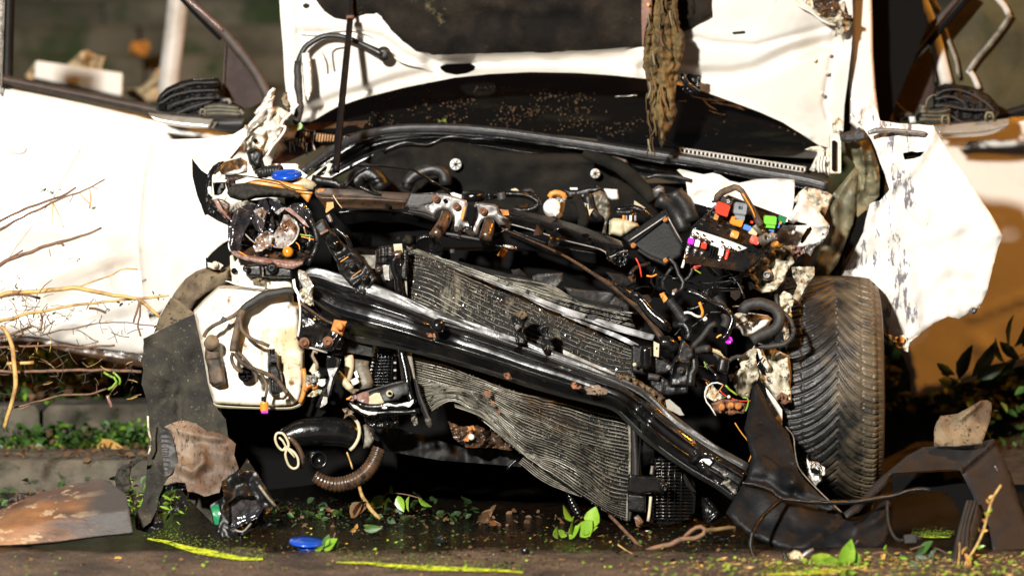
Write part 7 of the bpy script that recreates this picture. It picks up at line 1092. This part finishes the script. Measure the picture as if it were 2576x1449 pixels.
leafcloud('undergrowth', cloud(1500, -2.2, -.95, 1.66, 2.25, .24, .02, .055, 3), 'leaf_green', 'green undergrowth below the open left door', 'undergrowth', 3, .7); leafcloud('undergrowth', cloud(700, -2.2, -.95, 1.66, 2.2, .22, .02, .05, 4), 'leaf_dark', 'darker leaves deep in the left undergrowth', 'undergrowth', 4, .7); leafcloud('dead_leaves', cloud(900, -2.2, -.9, 1.64, 2.2, .16, .02, .05, 5), 'leaf_brown', 'brown dead leaves under the left bushes', 'dead leaves', 5, .6); leafcloud('undergrowth', cloud(200, -2.2, -.95, 1.64, 2.0, .26, .02, .04, 23), 'leaf_lime', 'few lime leaves at the front of the left undergrowth', 'undergrowth', 23, .6)
leafcloud('undergrowth', cloud(3400, 1.2, 2.6, 1.5, 3.0, .75, .04, .09, 6), 'leaf_dark', 'dark bush behind the bumper arm on the right', 'undergrowth', 6, .45); leafcloud('undergrowth', cloud(260, 1.35, 2.4, 1.0, 1.5, .25, .02, .05, 7), 'leaf_green', 'mid green leaves in front of the dark right bush', 'undergrowth', 7, .5)
leafcloud('kerb_litter', cloud(420, -2.1, -.8, .5, 1.12, .015, .008, .03, 31, .4), 'leaf_brown', 'brown litter on and before the left kerb', 'leaf litter', 31, .6); leafcloud('road_edge_weeds', cloud(220, -1.9, -1.0, .25, .72, .06, .015, .04, 8, .3), 'leaf_green', 'weeds growing behind the brown bumper fragment', 'weeds', 8, .6); leafcloud('road_edge_grass', cloud(160, -1.12, -.92, .0, .5, .10, .015, .035, 9, .1), 'leaf_lime', 'yellow green grass between fragment and liner', 'grass', 9, .25)
leafcloud('crushed_plants', cloud(70, -.70, -.35, .1, .4, .03, .012, .03, 10), 'leaf_green', 'crushed green plants on the road under the engine', 'plants', 10, .6); leafcloud('dead_leaves', cloud(110, -.7, .2, .02, .35, .015, .010, .025, 11), 'leaf_brown', 'brown leaves under the engine', 'dead leaves', 11, .7); leafcloud('shaded_leaves', cloud(130, -.7, -.1, .05, .4, .04, .015, .035, 24), 'leaf_dark', 'wet leaves under the engine, darkened for the shade there', 'dead leaves', 24, .7)  # the dark leaf colour paints the shade under the engine
leafcloud('bank_moss', cloud(520, -3.2, 1.8, 5.0, 9.5, .12, .03, .09, 12), 'leaf_green', 'blurred green growth on the stone bank', 'moss and ivy', 12, .8); leafcloud('bank_moss', cloud(700, -3.2, 1.8, 5.0, 9.5, .10, .04, .10, 13), 'leaf_dark', 'dark blurred ivy among the bank stones', 'moss and ivy', 13, .8)
YF = root('yellow_leaf', P(262, 1145, 1.15), 'large pale yellow leaf in the verge ivy', 'leaf'); leaf(YF, P(240, 1142, 1.12), (.9, -.2, .25), .09, 'leaf_yellow', 80, .9, name='blade'); leaf(YF, P(262, 1150, 1.12), (.3, -.3, .8), .06, 'leaf_yellow', 60, .9, name='blade')
BRM = root('bramble', P(-40, 830, 1.0), 'bare thorny bramble canes reaching in from the left across the white door', 'bramble')
for a, r, mm, Yx in (('E:-100,860 0,800 120,740 250,680 380,640 500,590 560,570 640,530 720,480', [.0045, .003], 'twig', .9), ('E:-100,920 0,880 120,810 300,720 430,660 500,620 600,580 750,525 850,480 985,410', [.0048, .0022], 'twig', .88), ('E:500,620 495,700 485,830', .0019, 'yellow_twig', .88), ('E:505,630 550,740 605,860', .0019, 'yellow_twig', .88), ('E:750,530 790,580 850,635', .0018, 'yellow_twig', .88), ('E:845,480 858,560 848,680', .0024, 'yellow_twig', .88), ('E:870,470 930,495', .0016, 'yellow_twig', .88), ('E:690,560 680,590 660,628', .0014, 'twig', .88),
                   ('E:-60,1250 30,1190 150,1140 260,1100 400,1050 540,1000 640,980 760,940 960,865', [.0062, .005, .003], 'twig', .85), ('E:60,1170 240,930 430,680 510,570 640,330 765,120', .0011, 'yellow_twig', .9), ('E:60,1170 140,1120 215,1075', .0025, 'twig', .85), ('E:470,1060 475,1130', .0012, 'twig', .85), ('E:540,1010 580,1005 605,1030', .0035, 'twig', .85),
                   ('K:-60,240 60,190 250,180 450,165 600,145 720,135 860,170 1000,195 1150,220 1300,240 1450,225 1590,212', [.006, .0065, .006, .003], 'yellow_twig', .78), ('K:720,140 850,90 1000,40 1150,-30 1300,-40', .0022, 'yellow_twig', .85), ('K:-60,450 30,440 200,400 400,360 620,320 850,290 1100,262 1300,240', [.0055, .004, .003], 'yellow_twig', .8), ('K:1320,250 1400,320 1500,412', [.0055, .0045], 'yellow_twig', .7), ('K:1310,260 1290,360 1265,470', .003, 'twig', .7), ('K:1315,260 1320,400 1300,500 1325,600', .0028, 'twig', .7),
                   ('K:380,590 520,550 700,520 900,480 1100,465 1300,480 1450,500', .0022, 'twig', .95), ('K:-60,620 60,600 180,550 300,500', .004, 'twig', .9), ('K:-60,700 200,690 500,680 800,700 960,690 1080,682', .0032, 'twig', .8), ('K:-60,920 200,930 600,920 900,915 1200,925 1340,930', .0045, 'twig', .8), ('K:0,500 60,560 110,700 130,850 150,1000 130,1150 90,1300 40,1449', [.006, .007, .006], 'yellow_twig', .7), ('K:100,1280 350,1210 600,1150 850,1140 1000,1090', .003, 'twig', .75), ('K:60,860 180,850 320,845', .005, 'yellow_twig', .75), ('K:0,230 120,200 260,205 380,240', .004, 'twig', .85), ('K:380,370 400,450 380,540', .003, 'twig', .85), ('K:980,930 1040,970 1100,1010 1060,1080 1020,1100', .004, 'leaf_lime', .78), ('K:1070,930 1130,1000 1125,1050', .0035, 'leaf_lime', .78), ('K:840,330 900,340 1000,370', .004, 'twig', .95), ('K:1010,1150 1040,1230 1050,1270', .005, 'pink_lens', .7)):
    tube('cane', a, Yx - .42, r, mm, BRM, seg=7, wob=.003)
for i in range(190):
    rg = random.Random(i + 400); x, y = rg.uniform(0, 330), rg.uniform(770, 860); 
    if i > 60: x, y = rg.uniform(0, 110), rg.uniform(720, 920)
    if i > 110: x, y = rg.uniform(0, 350), rg.uniform(860, 1010)
    a = rg.uniform(0, 6.3); l = rg.uniform(5, 24); tube('thorn_twig', [(x, y), (x + l * math.cos(a), y + l * math.sin(a)), (x + 2.2 * l * math.cos(a + .15), y + 2.2 * l * math.sin(a + .15))], rg.uniform(.30, .60), rg.uniform(.0006, .0015), rg.choice(['twig', 'trim_brown', 'yellow_twig', 'trim_brown']), BRM, seg=4, n=5)
for i in range(60):
    rg = random.Random(i + 40); x, y = rg.choice([(250, 520), (120, 478), (180, 650), (30, 700), (60, 740), (270, 780), (130, 790), (330, 760), (20, 830), (80, 820), (330, 760), (400, 740), (410, 820)]); leaf(BRM, P(x + rg.uniform(-30, 30), y + rg.uniform(-18, 18) if x < 100 else y + rg.uniform(-4, 4), .44), (rg.uniform(-1, 1), rg.uniform(-.4, .4), rg.uniform(-1, .6)), rg.uniform(.006, .016), rg.choice(['leaf_dark', 'leaf_brown', 'trim_brown', 'leaf_green']), rg.uniform(0, 180))
# plant leaves in front of the right door's lower edge
sprig('dark pointed leaves standing before the right door bottom', 'O:1950,1050 2100,960 2280,900 2450,820 2576,760', 1.0, [('O', (1960, 1000), 75, 1.5), ('O', (2080, 980), 55, 1.7), ('O', (2120, 1000), 30, 1.4), ('O', (2000, 1030), 175, 1.2), ('O', (2440, 700), 95, 1.4), ('O', (2480, 700), 60, 1.2), ('O', (2400, 850), 120, 1.2), ('O', (2560, 700), 70, 1.2), ('O', (2200, 960), 10, 1.2), ('O', (2300, 930), 30, 1.1), ('O', (2540, 820), 140, 1.2), ('O', (1930, 960), 150, 1.0)], 'leaf_dark', .08, wd=.36)
# things blurred behind the left window
WB = root('white_block', P(190, 250, 2.6), 'white foam block standing behind the left door window', 'foam block'); sheet('block', 'A:330,585 360,575 1150,690 1160,720 1150,905 1130,912 320,740', 2.6, 'white_foam', WB, th=.22, rnd=(5, .01)); 
link_ = sheet('sandy_cloth', 'A:230,720 320,600 600,640 690,560 760,490 830,470 900,520 1000,540 960,640 1000,800 300,780', 2.9, 'sand_cloth', None, cr=.1, cs=40, rnd=(10, .04), th=.05, label='crumpled sandy cloth heap behind the white block', cat='cloth')
tube('road_post', 'A:1690,-120 1660,200 1630,450 1600,700 1580,950', 3.0, .040, 'post_paint', None, seg=24, label='pale round post leaning behind the left door window', cat='post'); sheet('sandy_sack', 'A:1560,600 1600,620 1600,980 1340,980 1200,900 1180,840 1320,830 1400,760 1470,660', 3.1, 'sand_cloth', None, cr=.06, cs=40, rnd=(12, .04), th=.06, label='sandy sack leaning against the pale post', cat='sack')
sheet('orange_rag', 'A:1220,400 1400,380 1420,470 1380,540 1230,520', 5.2, 'orange_plastic_and_glow', None, cr=.05, cs=20, rnd=(6, .02), th=.03, label='orange rag lying on the blurred stone bank', cat='rag')
def finish():
    for o in bpy.data.objects:
        if o.parent is None and o.type == 'MESH' and not o.get('kind') and not o.get('label'): print('UNLABELLED', o.name)
finish()
